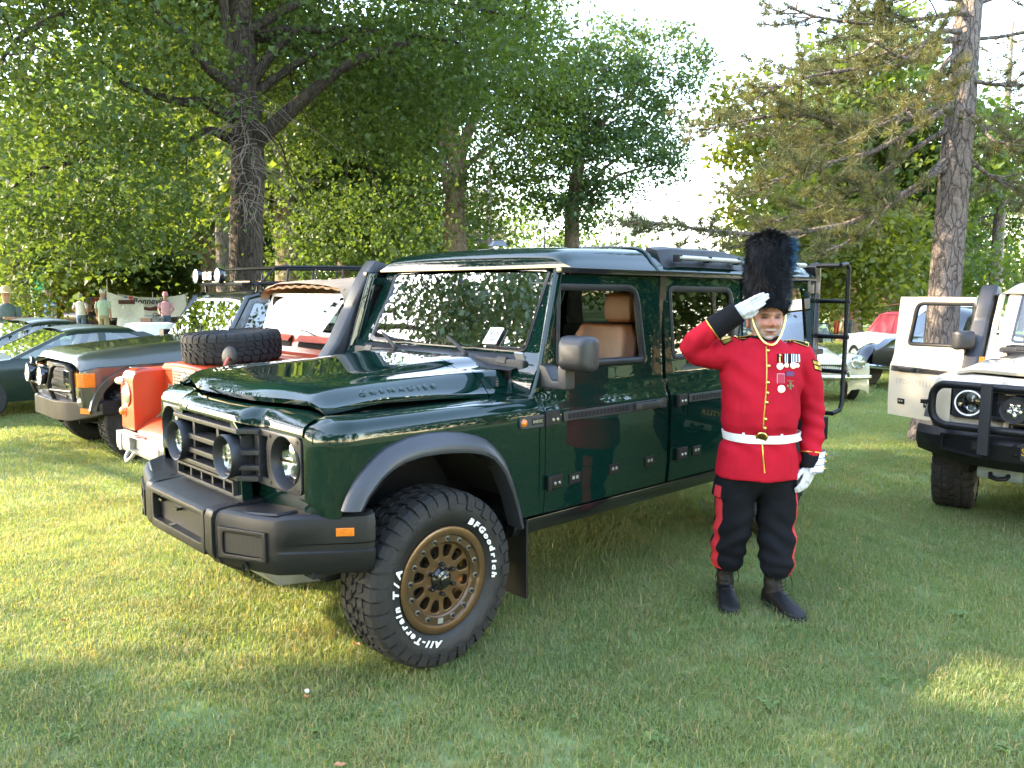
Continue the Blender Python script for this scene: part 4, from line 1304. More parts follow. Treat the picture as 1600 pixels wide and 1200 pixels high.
        lin.box(-.60, .54, sg * .40 - .005, sg * .40 + .005, .52, 1.1)
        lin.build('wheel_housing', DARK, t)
        # mud flap
        MB().box(-.53, -.515, sg * .78 - .12, sg * .78 + .14, .17, .56).build('mud_flap', BPLAST, t, bevel=.004)
    # ---- nose: slope under the bonnet lip, grille surround, front valance
    def nose_pt(y, k):
        a = abs(y)
        ctr = sstep(.40, .33, a)
        out = sstep(.62, .72, a)
        top = (.552 - .105 * sstep(.20, .68, a), y, 1.150 - .012 * out)
        mid = (lerp(.548, .628, ctr), y, lerp(1.108, 1.118, ctr))
        bot = (lerp(.560, .640, ctr), y, lerp(1.062, 1.085, ctr))
        return (top, (lerp(top[0], mid[0], .5) + .006, y, lerp(top[2], mid[2], .5) + .008), mid, (lerp(mid[0], bot[0], .5) + .004, y, lerp(mid[2], bot[2], .5) + .004), bot)[k]
    yy = [-.735, -.70, -.62, -.52, -.44, -.41, -.39, -.37, -.35, -.30, -.15, 0]; yy = yy + [-q for q in yy[-2::-1]]
    MB().grid([[nose_pt(y, k) for y in yy] for k in range(5)]).build('nose_panel', paint, t, sharp=55)
    # grille surround with opening
    gx = lambda off=0: (lambda u, v: (.640 - .06 * (1.09 - v) * .3 + off, u, v))
    panel('grille_surround', [(-.345, 1.028), (-.345, 1.05), (-.29, 1.09), (.29, 1.09), (.345, 1.05), (.345, 1.028), (.285, 1.028), (.252, 1.076), (-.252, 1.076), (-.285, 1.028)], [], gx(), paint, t, thick=.05, inward=(-1, 0, 0), bevel=.006)
    panel('grille_apron', [(-.345, .735), (.345, .735), (.345, .836), (-.345, .836)], [[(-.292, .770), (.292, .770), (.292, .820), (-.292, .820)]], gx(), paint, t, thick=.05, inward=(-1, 0, 0), bevel=.006)
    for sg in (1, -1): MB().box(.555, .632, min(sg * .334, sg * .344), max(sg * .334, sg * .344), .837, 1.027).build('grille_side', BPLAST2, t)
    panel('lower_valance', [(-.80, .70), (.80, .70), (.80, .83), (.345, .83), (.345, .737), (-.345, .737), (-.345, .83), (-.80, .83)], [], lambda u, v: (.556 - .05 * sstep(.72, .86, abs(u)), u, v), paint, t, thick=.03, inward=(-1, 0, 0), bevel=.004)
    MB().box(.49, .50, -.72, .72, .60, 1.08).build('radiator', DARK, t)
    # grille bars
    def bar(z, th, y0, y1, proud=.0, depth=.075):
        mb = MB()
        pts = [y for y in np.linspace(y0, y1, 13)]
        rows = []
        for y in pts:
            xo = .648 + proud - .070 * sstep(.33, .42, abs(y))
            rows.append([(xo, y, z - th * .35), (xo, y, z + th * .35), (xo - depth, y, z + th * .5 + .004), (xo - depth, y, z - th * .5)])
        return mb.grid(rows, cv=True, cap0=True, cap1=True)
    bar(1.048, .028, -.41, .41, .006).build('grille_bar', BPLAST2, t, bevel=.003)
    for z in (.965, .900):
        bar(z, .034, -.175, .175, .004).build('grille_bar', BPLAST2, t, bevel=.003)
        for sg in (1, -1): bar(z - .008, .030, sg * .335, sg * .41, .004).build('grille_bar', BPLAST2, t, bevel=.003)
    bar(.846, .032, -.41, .41, .010, .09).build('grille_bar', BPLAST2, t, bevel=.003)
    for y in (-.17, -.06, .06, .17):
        MB().hexa([(.62, y - .006, 1.05), (.62, y + .006, 1.05), (.57, y + .006, 1.05), (.57, y - .006, 1.05), (.60, y - .005, 1.08), (.60, y + .005, 1.08), (.57, y + .005, 1.08), (.57, y - .005, 1.08)]).build('grille_rib', BPLAST2, t)
    for y in (-.13, .13):
        MB().hexa([(.64, y - .012, .85), (.64, y + .012, .85), (.55, y + .008, .85), (.55, y - .008, .85), (.64, y - .012, 1.045), (.64, y + .012, 1.045), (.55, y + .008, 1.045), (.55, y - .008, 1.045)]).build('grille_rib', BPLAST2, t, bevel=.002)
    for sg in (1, -1):
        MB().box(.50, .582, sg * .385 - .022, sg * .385 + .022, .85, 1.045).build('grille_post', BPLAST2, t, bevel=.004)
    lg = MB()
    for z in (.768, .822): lg.box(.60, .655, -.30, .30, z - .006, z + .006)
    lg.box(.6, .655, -.306, -.294, .762, .828); lg.box(.6, .655, .294, .306, .762, .828)
    lg.build('lower_grille_frame', BPLAST2, t, bevel=.002)
    for y in (-.18, -.06, .06, .18): MB().box(.60, .64, y - .008, y + .008, .774, .816).build('grille_rib', BPLAST2, t)
    MB().box(.595, .60, -.29, .29, .77, .82).build('lower_grille_back', DARK, t)
    # driving lamps
    My = Matrix.Rotation(math.pi / 2, 4, 'Y')   # local z -> +x
    for sg in (1, -1):
        c = Matrix.Translation((.60, sg * .264, .932))
        hs = MB().lathe([(.060, -.05), (.092, .02), (.097, .075), (.094, .082), (.088, .078), (.074, .03)], 40, c @ My).build('spot_lamp', BPLAST2, t, sharp=50)
        MB().lathe([(0, .018), (.03, .020), (.06, .032), (.076, .045)], 32, c @ My).build('lamp_reflector', REFLECT, hs, sharp=80)
        led = MB()
        for i in range(5):
            a = i * 2 * math.pi / 5
            led.lathe([(0, .03), (.016, .032), (.022, .046)], 12, c @ My @ Matrix.Translation((.038 * math.cos(a), .038 * math.sin(a), 0)))
        led.build('lamp_cell', CHROME, hs)
        MB().lathe([(0, .058), (.05, .054), (.078, .046)], 32, c @ My).build('lamp_glass', LENS, hs)
    # headlamp bezels
    for sg in (1, -1):
        out = round_poly([(.366, .822), (.722, .822), (.722, 1.062), (.366, 1.062)], [.012, .03, .03, .012], 3)
        circ = [(.600 + .112 * math.cos(a), .942 + .112 * math.sin(a)) for a in np.linspace(0, 2 * math.pi, 36, endpoint=False)]
        slot = round_poly([(.388, .855), (.470, .855), (.455, .90), (.455, 1.0), (.470, 1.035), (.388, 1.035)], .008, 2)
        bz = panel('headlamp_bezel', [(sg * u, v) for u, v in out], [[(sg * u, v) for u, v in circ], [(sg * u, v) for u, v in slot]], lambda u, v: (.572 - .012 * sstep(.66, .73, abs(u)), u, v), BPLAST2, t, thick=.018, inward=(-1, 0, 0), bevel=.003)
        c = Matrix.Translation((.540, sg * .600, .942))
        MB().lathe([(.116, .026), (.111, .032), (.107, .026), (.096, -.03), (.094, -.05)], 40, c @ My).build('headlamp_ring', BPLAST2, bz, sharp=50)
        MB().lathe([(0, -.055), (.05, -.045), (.085, -.02), (.095, -.012)], 32, c @ My).build('headlamp_reflector', REFLECT, bz, sharp=80)
        q = MB()
        for (yy_, zz_, r) in ((0, .040, .036), (0, -.042, .030)):
            q.lathe([(0, .0), (r * .6, -.003), (r, -.018), (r, -.04)], 20, c @ Matrix.Translation((0, yy_, zz_)) @ My)
        q.build('projector', LENSB, bz)
        MB().box(.50, .54, sg * .600 - .09, sg * .600 + .09, .936, .948).build('headlamp_divider', BGLOSS, bz)
        MB().lathe([(0, .006), (.05, .002), (.096, -.012)], 32, c @ My).build('headlamp_glass', LENS, bz, sharp=80)
        scr = MB()
        for (u, v) in ((.492, 1.04), (.492, .842), (.702, 1.04), (.702, .842)):
            scr.lathe([(0, .001), (.008, .001), (.009, -.003)], 10, Matrix.Translation((.5725 - .009 * (u > .6), sg * u, v)) @ My)
        scr.build('bezel_screw', DARK, bz)
        MB().box(.530, .537, sg * .43 - .045, sg * .43 + .045, .85, 1.04).build('bezel_backing', DARK, bz)
    # ---- windscreen frame, glass, pillars
    def wfn(u, v): return (-.722 - .196 * v, u * (1 - .02 * v), 1.352 + .413 * v)
    panel('windscreen_frame', [(-.80, -.20), (.80, -.20), (.80, 1.10), (-.80, 1.10)], [round_poly([(-.690, 0), (.690, 0), (.690, 1.0), (-.690, 1.0)], .05, 4)], wfn, paint, t, thick=.04, inward=(-.9, 0, -.43), bevel=.004)
    panel('windscreen_seal', round_poly([(-.698, -.022), (.698, -.022), (.698, 1.012), (-.698, 1.012)], .06, 4), [round_poly([(-.680, .024), (.680, .024), (.680, .985), (-.680, .985)], .05, 4)], lambda u, v: tuple(Vector(wfn(u, v)) + Vector((.006, 0, .003))), BGLOSS, t, thick=.012, inward=(-.9, 0, -.43), bevel=.002)
    rows = []
    for v in np.linspace(0, 1, 5):
        rows.append([tuple(Vector(wfn(u, v)) + Vector((.000 + .012 * (1 - (u / .69) ** 2), 0, .0))) for u in np.linspace(-.69, .69, 13)])
    MB().grid(rows).build('windscreen', WSGLASS, t, sharp=80)
    for sg in (1, -1):
        MB().grid([[(x0, sg * y0, z), (x0 - .01, sg * (y0 + .022), z), (x0 - .045, sg * (y0 + .022), z - .01), (x0 - .06, sg * (y0 - .02), z)] for (x0, y0, z) in
                   ((-.585, .845, 1.13), (-.655, .842, 1.30), (-.715, .828, 1.50), (-.795, .812, 1.765))], cv=True, cap0=True, cap1=True).build('windscreen_pillar', paint, t, bevel=.008, seg=3)
    for sg in (1, -1):
        MB().grid([[(x, sg * y, z) for y in (.69, .735, .80, .85)] for x, z in ((-.592, 1.10), (-.600, 1.19), (-.635, 1.262), (-.695, 1.318), (-.725, 1.352))]).build('cowl_corner', paint, t, sharp=60)
    # cowl below the glass
    MB().grid([[(-.585, y, 1.262 + .045 * sstep(.55, .3, abs(y))) for y in np.linspace(-.72, .72, 15)], [(-.64, y, 1.275 + .04 * sstep(.55, .3, abs(y))) for y in np.linspace(-.72, .72, 15)], [(-.70, y, 1.325) for y in np.linspace(-.72, .72, 15)], [(-.73, y, 1.34) for y in np.linspace(-.72, .72, 15)]]).build('scuttle_panel', BPLAST, t)
    # ---- roof
    xr = [-.888, -.898, -.92, -.965, -1.04, -1.18, -1.4, -1.8, -2.3, -2.9, -3.30, -3.43, -3.48, -3.50]
    fall = [.105, .085, .062, .043, .030, .020, .012, .004, 0, 0, .002, .01, .03, .06]
    prof = [(-.842, 1.772), (-.835, 1.785), (-.805, 1.812), (-.782, 1.84), (-.755, 1.872), (-.72, 1.893), (-.66, 1.905), (-.5, 1.915), (-.25, 1.922), (0, 1.925)]
    prof = prof + [(-y, z) for y, z in prof[-2::-1]]
    rows = []
    for x, d in zip(xr, fall):
        k = 1 - d / .2
        rows.append([(x, y, 1.772 + (z - 1.772 - .0) * max(.12, (1 - d / .16)) if abs(y) < .84 else 1.772) for y, z in prof])
    MB().grid(rows, cap0=True, cap1=True).build('roof', paint, t, sharp=50)
    # swage lines over the roof edge
    sw = MB()
    for x in (-1.62, -2.62):
        sw.tube([(x, y, z + .001) for y, z in prof[:9]], .010, 6)
        sw.tube([(x, -y, z + .001) for y, z in prof[:9]], .010, 6)
    sw.build('roof_rib', paint, t)
    for sg in (1, -1):
        MB().box(-3.5, -.79, min(sg * .835, sg * .868), max(sg * .835, sg * .868), 1.742, 1.772).build('roof_gutter', BGLOSS, t, bevel=.006)
    # ---- doors, quarter panels
    for sg in (1, -1):
        inw = (0, -sg, 0)
        if not (not full and sg < 0):
            fd = panel('front_door', FD_OUT, [FD_HOLE], sfn(sg), paint, t, thick=.045, cuts=SCUTS, inward=inw, bevel=.004)
            door_fittings(fd, sg, True, paint)
        rd = panel('rear_door', RD_OUT, [RD_HOLE], sfn(sg), paint, t, thick=.045, cuts=SCUTS, inward=inw, bevel=.004)
        door_fittings(rd, sg, False, paint)
        qp = panel('quarter_panel', QP_OUT, [QP_HOLE], sfn(sg, -.001), paint, t, thick=.04, cuts=SCUTS, inward=inw, bevel=.004)
        MB().add([(x, sg * (side_y(z) - .012), z) for x, z in QP_HOLE], [tuple(range(len(QP_HOLE)))]).build('quarter_glass', GLASS_D, qp, smooth=False)
        # door jambs
        MB().box(-1.72, -1.64, min(sg * .80, sg * .872), max(sg * .80, sg * .872), .57, 1.16).build('door_jamb', BGLOSS, t)
        MB().box(-1.71, -1.65, min(sg * .79, sg * .835), max(sg * .79, sg * .835), 1.16, 1.74).build('door_pillar', BGLOSS, t)
        # sill
        MB().grid([[(x, sg * y, z) for (y, z) in ((.84, .47), (.878, .478), (.892, .52), (.892, .552), (.86, .558), (.80, .54))] for x in (-.46, -2.44)], cv=True, cap0=True, cap1=True).build('sill', BGLOSS if full else BPLAST, t, bevel=.004)
        # rear arch flare
        rows = []
        for k in range(17):
            an = math.radians(lerp(-8, 188, k / 16))
            o = Vector((-2.93 + .50 * math.cos(an), .57 + .475 * math.sin(an))); b_ = Vector((-2.93 + .435 * math.cos(an), .55 + .415 * math.sin(an)))
            rows.append([(o.x, sg * .90, o.y), (o.x, sg * .914, o.y), (lerp(o.x, b_.x, .55), sg * .958, lerp(o.y, b_.y, .55)), (b_.x, sg * .96, b_.y), (b_.x, sg * .86, b_.y)])
        MB().grid(rows, cv=True, cap0=True, cap1=True).build('arch_flare', BPLAST2F, t, sharp=38)
    # ---- floor, underside and cabin
    fl = MB().box(-3.45, .40, -.62, .62, .40, .56)
    fl.box(-3.45, -.60, -.84, .84, .555, .60)
    fl.build('floor_pan', DARK, t)
    MB().box(-3.49, -3.44, -.83, .83, .58, 1.75).build('rear_bulkhead', BGLOSS, t, bevel=.01)
    MB().box(-.68, -.62, -.70, .70, .6, 1.12).build('firewall', DARK, t)
    MB().prism([(-.64, 1.315), (-1.0, 1.24), (-1.05, 1.16), (-1.0, .9), (-.62, .9)], -.76, .76, 'y').build('dashboard', DKTRIM, t, bevel=.02)
    MB().box(-3.44, -.99, -.76, .76, 1.715, 1.755).build('headlining', DKTRIM2, t, bevel=.01)
    for sg in (1, -1):
        seat(t, -1.62, sg * .40, full)
    st_ = MB(); Mw = Matrix.Translation((-1.12, .40, 1.22)) @ Matrix.Rotation(math.radians(-68), 4, 'Y')
    ring = [Mw @ Vector((.185 * math.cos(a), .185 * math.sin(a), 0)) for a in np.linspace(0, 2 * math.pi, 28, endpoint=False)]
    st_.tube(ring, .015, 8, closed=True); st_.tube([Mw @ Vector((-.17, 0, 0)), Mw @ Vector((.17, 0, 0))], .018, 6)
    st_.lathe([(0, .03), (.05, .03), (.055, -.01)], 16, Mw)
    st_.build('steering_wheel', BPLAST, t)
    MB().box(-2.95, -2.45, -.66, .66, .62, 1.42).build('rear_bench', DKTRIM, t, bevel=.05)
    # rear-view mirror and windscreen fittings
    MB().obox((-.905, 0, 1.665), (.012, 0, 0), (0, .115, 0), (-.006, 0, .033)).build('rear_view_mirror', DKTRIM, t, bevel=.008)
    MB().tube([(-.86, 0, 1.72), (-.90, 0, 1.68)], .01, 6).build('mirror_stem', DKTRIM, t)
    for sg in (1, -1):
        px = .336 if sg > 0 else -.300
        base = Vector((-.628, px, 1.322)); tip = Vector((-.770, px - .36, 1.408))
        w = MB(); w.tube([base, base.lerp(tip, .5) + Vector((.012, 0, .012)), tip], [.012, .009, .006], 8)
        w.lathe([(0, .02), (.014, .018), (.018, 0)], 10, Matrix.Translation(base - Vector((0, 0, .012))))
        wm = w.build('wiper_arm', RUBBER, t)
        bl = MB(); d = Vector((0, 1, 0))
        bl.obox(tip + Vector((.0, .0, .0)), (.004, 0, .006), (0, .26, -.016), (.006, 0, -.005))
        bl.build('wiper_blade', BGLOSS, wm, bevel=.002)
    bonnet_catch = MB()
    for y in (.60, -.60): bonnet_catch.obox((-.655, y, 1.30), (.016, 0, .006), (0, .034, 0), (-.006, 0, .016))
    bonnet_catch.build('windscreen_hinge', BMETAL, t, bevel=.004)
    # antenna
    MB().grid([[(-1.10, -.03, 1.918), (-1.22, -.03, 1.92), (-1.22, .03, 1.92), (-1.10, .03, 1.918)], [(-1.13, -.02, 1.952), (-1.2, -.02, 1.955), (-1.2, .02, 1.955), (-1.13, .02, 1.952)]], cv=True, cap1=True).build('roof_antenna', BGLOSS, t, bevel=.006)
    # exposed utility rail panel on the roof edge
    for sg in (1, -1):
        rp = MB()
        pts = [(sg * y, z) for y, z in ((.838, 1.80), (.812, 1.832), (.775, 1.905), (.70, 1.925), (.69, 1.90), (.74, 1.87), (.79, 1.80))]
        rows = [[(x, y, z) for y, z in pts] for x in (-1.70, -1.84, -2.40, -2.58)]
        rows[0] = [(-1.70, y * .985, z - .01) for y, z in pts]; rows[-1] = [(-2.58, y * .985, z - .01) for y, z in pts]
        rp.grid(rows, cv=True, cap0=True, cap1=True)
        ro = rp.build('roof_rail', BPLAST, t, bevel=.006)
        MB().tube([(-1.80, sg * .846, 1.852), (-2.46, sg * .846, 1.852)], .0155, 12).build('rail_tube', ALU, ro)
        mt = MB()
        for x in (-1.81, -2.12, -2.45): mt.obox((x, sg * .838, 1.85), (.018, 0, 0), (0, .022, 0), (0, 0, .021))
        mt.build('rail_mount', BMETAL, ro, bevel=.004)
        MB().tube([(-2.95, sg * .846, 1.852), (-3.35, sg * .846, 1.852)], .0155, 12).build('rail_tube', ALU, ro)

def bpy_last(parent):
    return parent.children[-1]

def seat(t, x, y, tan):
    m = TAN if tan else DKTRIM
    # backrest, raked
    rows = []
    for k, (z, w, d) in enumerate(((.86, .23, .10), (1.0, .255, .11), (1.2, .265, .10), (1.38, .25, .085), (1.46, .20, .06))):
        xx = x - .30 * (z - .86) * .55
        rows.append([(xx + d * .55, y - w * .7, z), (xx + d * .32, y - w * .35, z), (xx + d * .28, y, z), (xx + d * .32, y + w * .35, z), (xx + d * .55, y + w * .7, z), (xx + d * .2, y + w, z), (xx - d * .5, y + w * .9, z), (xx - d * .6, y - w * .9, z), (xx + d * .2, y - w, z)])
    s = MB().grid(rows, cv=True, cap0=True, cap1=True).build('seat_back', m, t, bevel=.02, seg=3, sharp=70)
    rows = []
    for (z, w, d) in ((1.465, .10, .05), (1.49, .125, .06), (1.56, .13, .065), (1.63, .12, .055), (1.65, .10, .04)):
        xx = x - .25
        rows.append([(xx + d, y - w * .8, z), (xx + d * 1.1, y, z), (xx + d, y + w * .8, z), (xx + d * .3, y + w, z), (xx - d, y + w * .8, z), (xx - d, y - w * .8, z), (xx + d * .3, y - w, z)])
    MB().grid(rows, cv=True, cap0=True, cap1=True).build('headrest', m, t, bevel=.012, seg=3, sharp=70)
    MB().box(x - .05, x + .46, y - .26, y + .26, .72, .90).build('seat_cushion', m, t, bevel=.05, seg=3)

def window_ring(hole, w, sg, parent, off=.004, mat=None, depth=.02):
    """rubber frame just inside a window opening"""
    c = Vector((sum(p[0] for p in hole) / len(hole), sum(p[1] for p in hole) / len(hole)))
    k = 1
    inner = []
    n = len(hole)
    for i in range(n):
        p = Vector(hole[i]); a = Vector(hole[i - 1]); b = Vector(hole[(i + 1) % n])
        tdir = (b - a).normalized(); nn = Vector((-tdir.y, tdir.x))
        if nn.dot(c - p) < 0: nn = -nn
        inner.append(tuple(p + nn * w))
    rows = []
    for p, q in zip(hole, inner):
        rows.append([(p[0], sg * (side_y(p[1]) + off), p[1]), (lerp(p[0], q[0], .5), sg * (side_y(p[1]) + off + .004), lerp(p[1], q[1], .5)), (q[0], sg * (side_y(q[1]) + off - .006), q[1]), (q[0], sg * (side_y(q[1]) - depth), q[1]), (p[0], sg * (side_y(p[1]) - depth), p[1])])
    MB().grid(rows, cu=True, cv=True).build('window_seal', mat or BPLAST, parent, sharp=60)
    return inner

def door_fittings(d, sg, front, paint):
    hole = FD_HOLE if front else RD_HOLE
    inner = window_ring(hole, .034, sg, d)
    if not front:
        gl = MB().add([(x, sg * (side_y(z) - .012), z) for x, z in inner], [tuple(range(len(inner)))])
        gl.build('window_pane', GLASS_D, d, smooth=False)
        strip_on_side(MB(), [(-2.215, 1.28), (-2.245, 1.28), (-2.235, 1.675), (-2.20, 1.675)], -.012, -.002, sg).build('window_bar', BGLOSS, d, bevel=.003)
    else:
        q = MB()
        q.box(-1.36, -1.31, 0, .03, 1.285, 1.66)
    x0, x1 = (-.775, -1.635) if front else (-1.862, -2.46)
    # utility strip let into the door
    st = strip_on_side(MB(), [(x0, 1.012), (x0, 1.058), (x1, 1.058), (x1, 1.004)], -.01, .010, sg).build('utility_strip', BPLAST2, d, bevel=.005)
    sx1 = lerp(x0, x1, .60) if front else lerp(x0, x1, .8)
    strip_on_side(MB(), [(x0 - .03, 1.022), (x0 - .03, 1.048), (sx1, 1.047), (sx1, 1.019)], .004, .0115, sg).build('strip_channel', DARK, st, smooth=False)
    rb = MB()
    xx = x0 - .045
    while xx > sx1 + .02:
        strip_on_side(rb, [(xx, 1.024), (xx - .004, 1.046), (xx - .016, 1.046), (xx - .012, 1.024)], .008, .0135, sg); xx -= .030
    rb.build('strip_rib', BPLAST, st, smooth=False)
    if front:
        hx0, hx1 = -1.335, -1.575
        h = MB()
        yb = sg * (side_y(1.035) + .010)
        h.grid([[(x, yb + sg * o0, z0), (x, yb + sg * o0, z1), (x, yb + sg * o1, z1), (x, yb + sg * o1, z0)] for (x, o0, o1, z0, z1) in
                ((hx0, 0, .014, 1.018, 1.052), (hx0 - .02, 0, .034, 1.018, 1.052), (hx1 + .06, .012, .038, 1.022, 1.052), (hx1 + .045, 0, .030, 1.015, 1.055), (hx1, 0, .020, 1.015, 1.055))], cv=True, cap0=True, cap1=True)
        h.build('door_handle', BPLAST2, d, bevel=.006)
        MB().lathe([(0, .003), (.010, .003), (.011, 0)], 12, Matrix.Translation((hx1 + .025, yb + sg * .022, 1.036)) @ Matrix.Rotation(-sg * math.pi / 2, 4, 'X')).build('door_lock', DARK, d)
    # outside hinges
    for (x, z) in (((-.695, 1.035), (-.715, .715)) if front else ((-1.785, 1.032), (-1.80, .715))):
        hb = MB()
        strip_on_side(hb, [(x + .052, z - .032), (x + .052, z + .034), (x - .055, z + .034), (x - .055, z - .032)], 0, .013, sg)
        hb.tube([(x + .048, sg * (side_y(z) + .016), z - .036), (x + .048, sg * (side_y(z) + .016), z + .038)], .013, 10)
        hg = hb.build('door_hinge', BMETAL, d, bevel=.004)
        sc = MB()
        for dx in (.0, -.032): sc.lathe([(0, .004), (.007, .004), (.009, 0)], 8, Matrix.Translation((x + dx, sg * (side_y(z) + .013), z - .006)) @ Matrix.Rotation(-sg * math.pi / 2, 4, 'X'))
        sc.build('hinge_screw', STEEL, hg)
    # small clips along the lower door
    for x in ((-.868, -1.182, -1.494) if front else (-1.96,)):
        z = .712
        c = strip_on_side(MB(), [(x + .042, z - .03), (x + .042, z + .026), (x - .042, z + .028), (x - .042, z - .028)], 0, .008, sg)
        cl = c.build('door_clip', BMETAL, d, bevel=.004)
        s2 = MB()
        for dx in (.014, -.014): strip_on_side(s2, [(x + dx + .008, z - .004), (x + dx + .008, z + .012), (x + dx - .008, z + .012), (x + dx - .008, z - .004)], .006, .0095, sg)
        s2.build('clip_hole', ALU, cl, smooth=False)

def stock_bumper(t):
    """three-piece moulded bumper with mesh windows and an amber side marker"""
    path = [(.772, .315), (.772, .392), (.762, .405), (.715, .60), (.680, .70), (.668, .722), (.640, .755), (.52, .848), (.40, .936), (.382, .944), (.36, .944)]
    for sg in (1, -1):
        pts = [Vector(p) for p in path]
        inns = []
        for i, p in enumerate(pts):
            a = pts[max(0, i - 1)]; b = pts[min(len(pts) - 1, i + 1)]
            tn = (b - a).normalized(); inn = Vector((-tn.y, tn.x))
            if inn.x > 0: inn = -inn
            inns.append(inn)
        # closed outlines stacked from the belly to the flat top
        lev = [(.055, .492, .515), (.020, .502, .530), (.004, .530, .560), (0.0, .585, .612), (.0, .600, .618), (.007, .606, .624), (.007, .632, .648), (.0, .640, .655), (.0, .690, .738), (.008, .716, .764), (.022, .726, .775), (.034, .728, .777)]
        rows = []
        for k, (d, za, zb) in enumerate(lev):
            r = []
            for i, (p, inn) in enumerate(zip(pts, inns)):
                tt = i / (len(pts) - 1)
                dd = d
                if k in (5, 6) and i < 6: dd = 0
                q = p + inn * dd
                r.append((q.x, sg * q.y, lerp(za, zb, tt ** .8)))
            r.append((.38, sg * .80, lerp(za, zb, .8))); r.append((.52, sg * .60, lerp(za, zb, .5))); r.append((.54, sg * .315, za))
            rows.append(r)
        MB().grid(rows, cv=True, cap0=True, cap1=True).build('bumper_wing', BPLAST, t, bevel=.0, sharp=28)
        # framed window in the wing
        A = Vector((.768, sg * .415, 0)); B = Vector((.690, sg * .675, 0))
        u = (B - A).normalized()
        M = frame(A, u, (0, 0, 1))
        L_ = (B - A).length
        z0, z1 = .548, .692
        fr = [(0.0, z0), (L_, z0 + .02), (L_, z1), (0.0, z1 - .012)]
        hl = round_poly([(.028, z0 + .022), (L_ - .022, z0 + .036), (L_ - .022, z1 - .022), (.028, z1 - .030)], .016, 3)
        nrm = Vector((u.y * sg, -u.x * sg, 0)) * (1 if sg > 0 else 1)
        if nrm.x < 0: nrm = -nrm
        panel('bumper_window_frame', fr, [hl], lambda a, b: tuple(A + u * a + nrm * .012 + Vector((0, 0, b))), BPLAST, t, thick=.02, inward=tuple(-nrm), bevel=.005)
        wm = MB(); p4 = [A + u * a + nrm * .0035 + Vector((0, 0, b)) for a, b in ((.03, z0 + .026), (L_ - .024, z0 + .04), (L_ - .024, z1 - .026), (.03, z1 - .033))]
        wm.add(p4, [(0, 1, 2, 3)])
        wm.build('bumper_mesh', MESHB, t, smooth=False)
        # raised plateau on top of the wing
        MB().grid([[(.735, sg * .425, .7305), (.655, sg * .70, .757), (.565, sg * .71, .762), (.62, sg * .44, .734)], [(.722, sg * .435, .7385), (.652, sg * .685, .763), (.575, sg * .70, .768), (.628, sg * .45, .741)]], cv=True, cap1=True).build('bumper_top_pad', BPLAST, t, bevel=.003)
        # tow-sensor plug
        n3 = Vector((.93, sg * .34, 0)).normalized()
        Mq = Matrix.Translation((.726, sg * .565, .535)) @ n3.to_track_quat('Z', 'Y').to_matrix().to_4x4()
        MB().lathe([(0, .006), (.010, .006), (.012, .012), (.017, .012), (.019, 0)], 18, Mq).build('parking_sensor', BGLOSS, t)
        # amber marker
        A2 = Vector((.52, sg * .848, .0)); B2 = Vector((.40, sg * .936, 0)); u2 = (B2 - A2).normalized()
        n2 = Vector((u2.y * sg, -u2.x * sg, 0)); n2 = n2 if n2.y * sg > 0 else -n2
        p = A2 + u2 * .068
        MB().obox((p.x, p.y, .697), u2 * .036, (0, 0, .0165), n2 * .007).build('side_marker', AMBER, t, bevel=.003)
        # clamp strap beside the centre section
        MB().grid([[(x, sg * y, z) for (x, z) in ((.55, .520), (.700, .505), (.775, .53), (.786, .56), (.786, .705), (.775, .732), (.745, .742), (.55, .75))] for y in (.305, .375)], cv=True, cap0=True, cap1=True).build('bumper_strap', BPLAST, t, bevel=.006)
        MB().lathe([(0, .001), (.012, .001), (.013, -.004)], 12, Matrix.Translation((.66, sg * .36, .7475))).build('bumper_bolt', DARK, t)
    # centre section with a mesh window
    cb = MB()
    hx = lambda u, v: (.790 - .10 * max(0, v - .70) - .03 * max(0, .60 - v), u, v)
    panel('bumper_centre', [(-.302, .530), (.302, .530), (.302, .722), (-.302, .722)], [round_poly([(-.272, .575), (.272, .575), (.272, .695), (-.272, .695)], .018, 3)], hx, BPLAST, t, thick=.05, inward=(-1, 0, 0), bevel=.008)
    MB().grid([[(.786, y, .722) for y in (-.302, .302)], [(.765, y, .734) for y in (-.302, .302)], [(.55, y, .752) for y in (-.302, .302)], [(.55, y, .70) for y in (-.302, .302)]]).build('bumper_top', BPLAST, t, sharp=60)
    MB().add([(.752, -.275, .57), (.752, .275, .57), (.752, .275, .70), (.752, -.275, .70)], [(0, 1, 2, 3)]).build('bumper_mesh', MESHB, t, smooth=False)
    tk = MB()
    for (y, z) in ((-.20, .672), (-.02, .664), (-.09, .572), (.06, .566)): tk.obox((.768, y, z), (.014, 0, 0), (0, .018, 0), (0, 0, .006))
    tk.build('tow_clip', BGLOSS, t, bevel=.003)
    MB().grid([[(.66, y, .49), (.58, y, .41), (.36, y, .38), (.36, y, .46), (.56, y, .50)] for y in (-.55, .55)], cv=True, cap0=True, cap1=True).build('skid_plate', GREYPL, t, bevel=.01)
    MB().box(.30, .56, -.80, .80, .50, .70).build('bumper_backing', DARK, t)

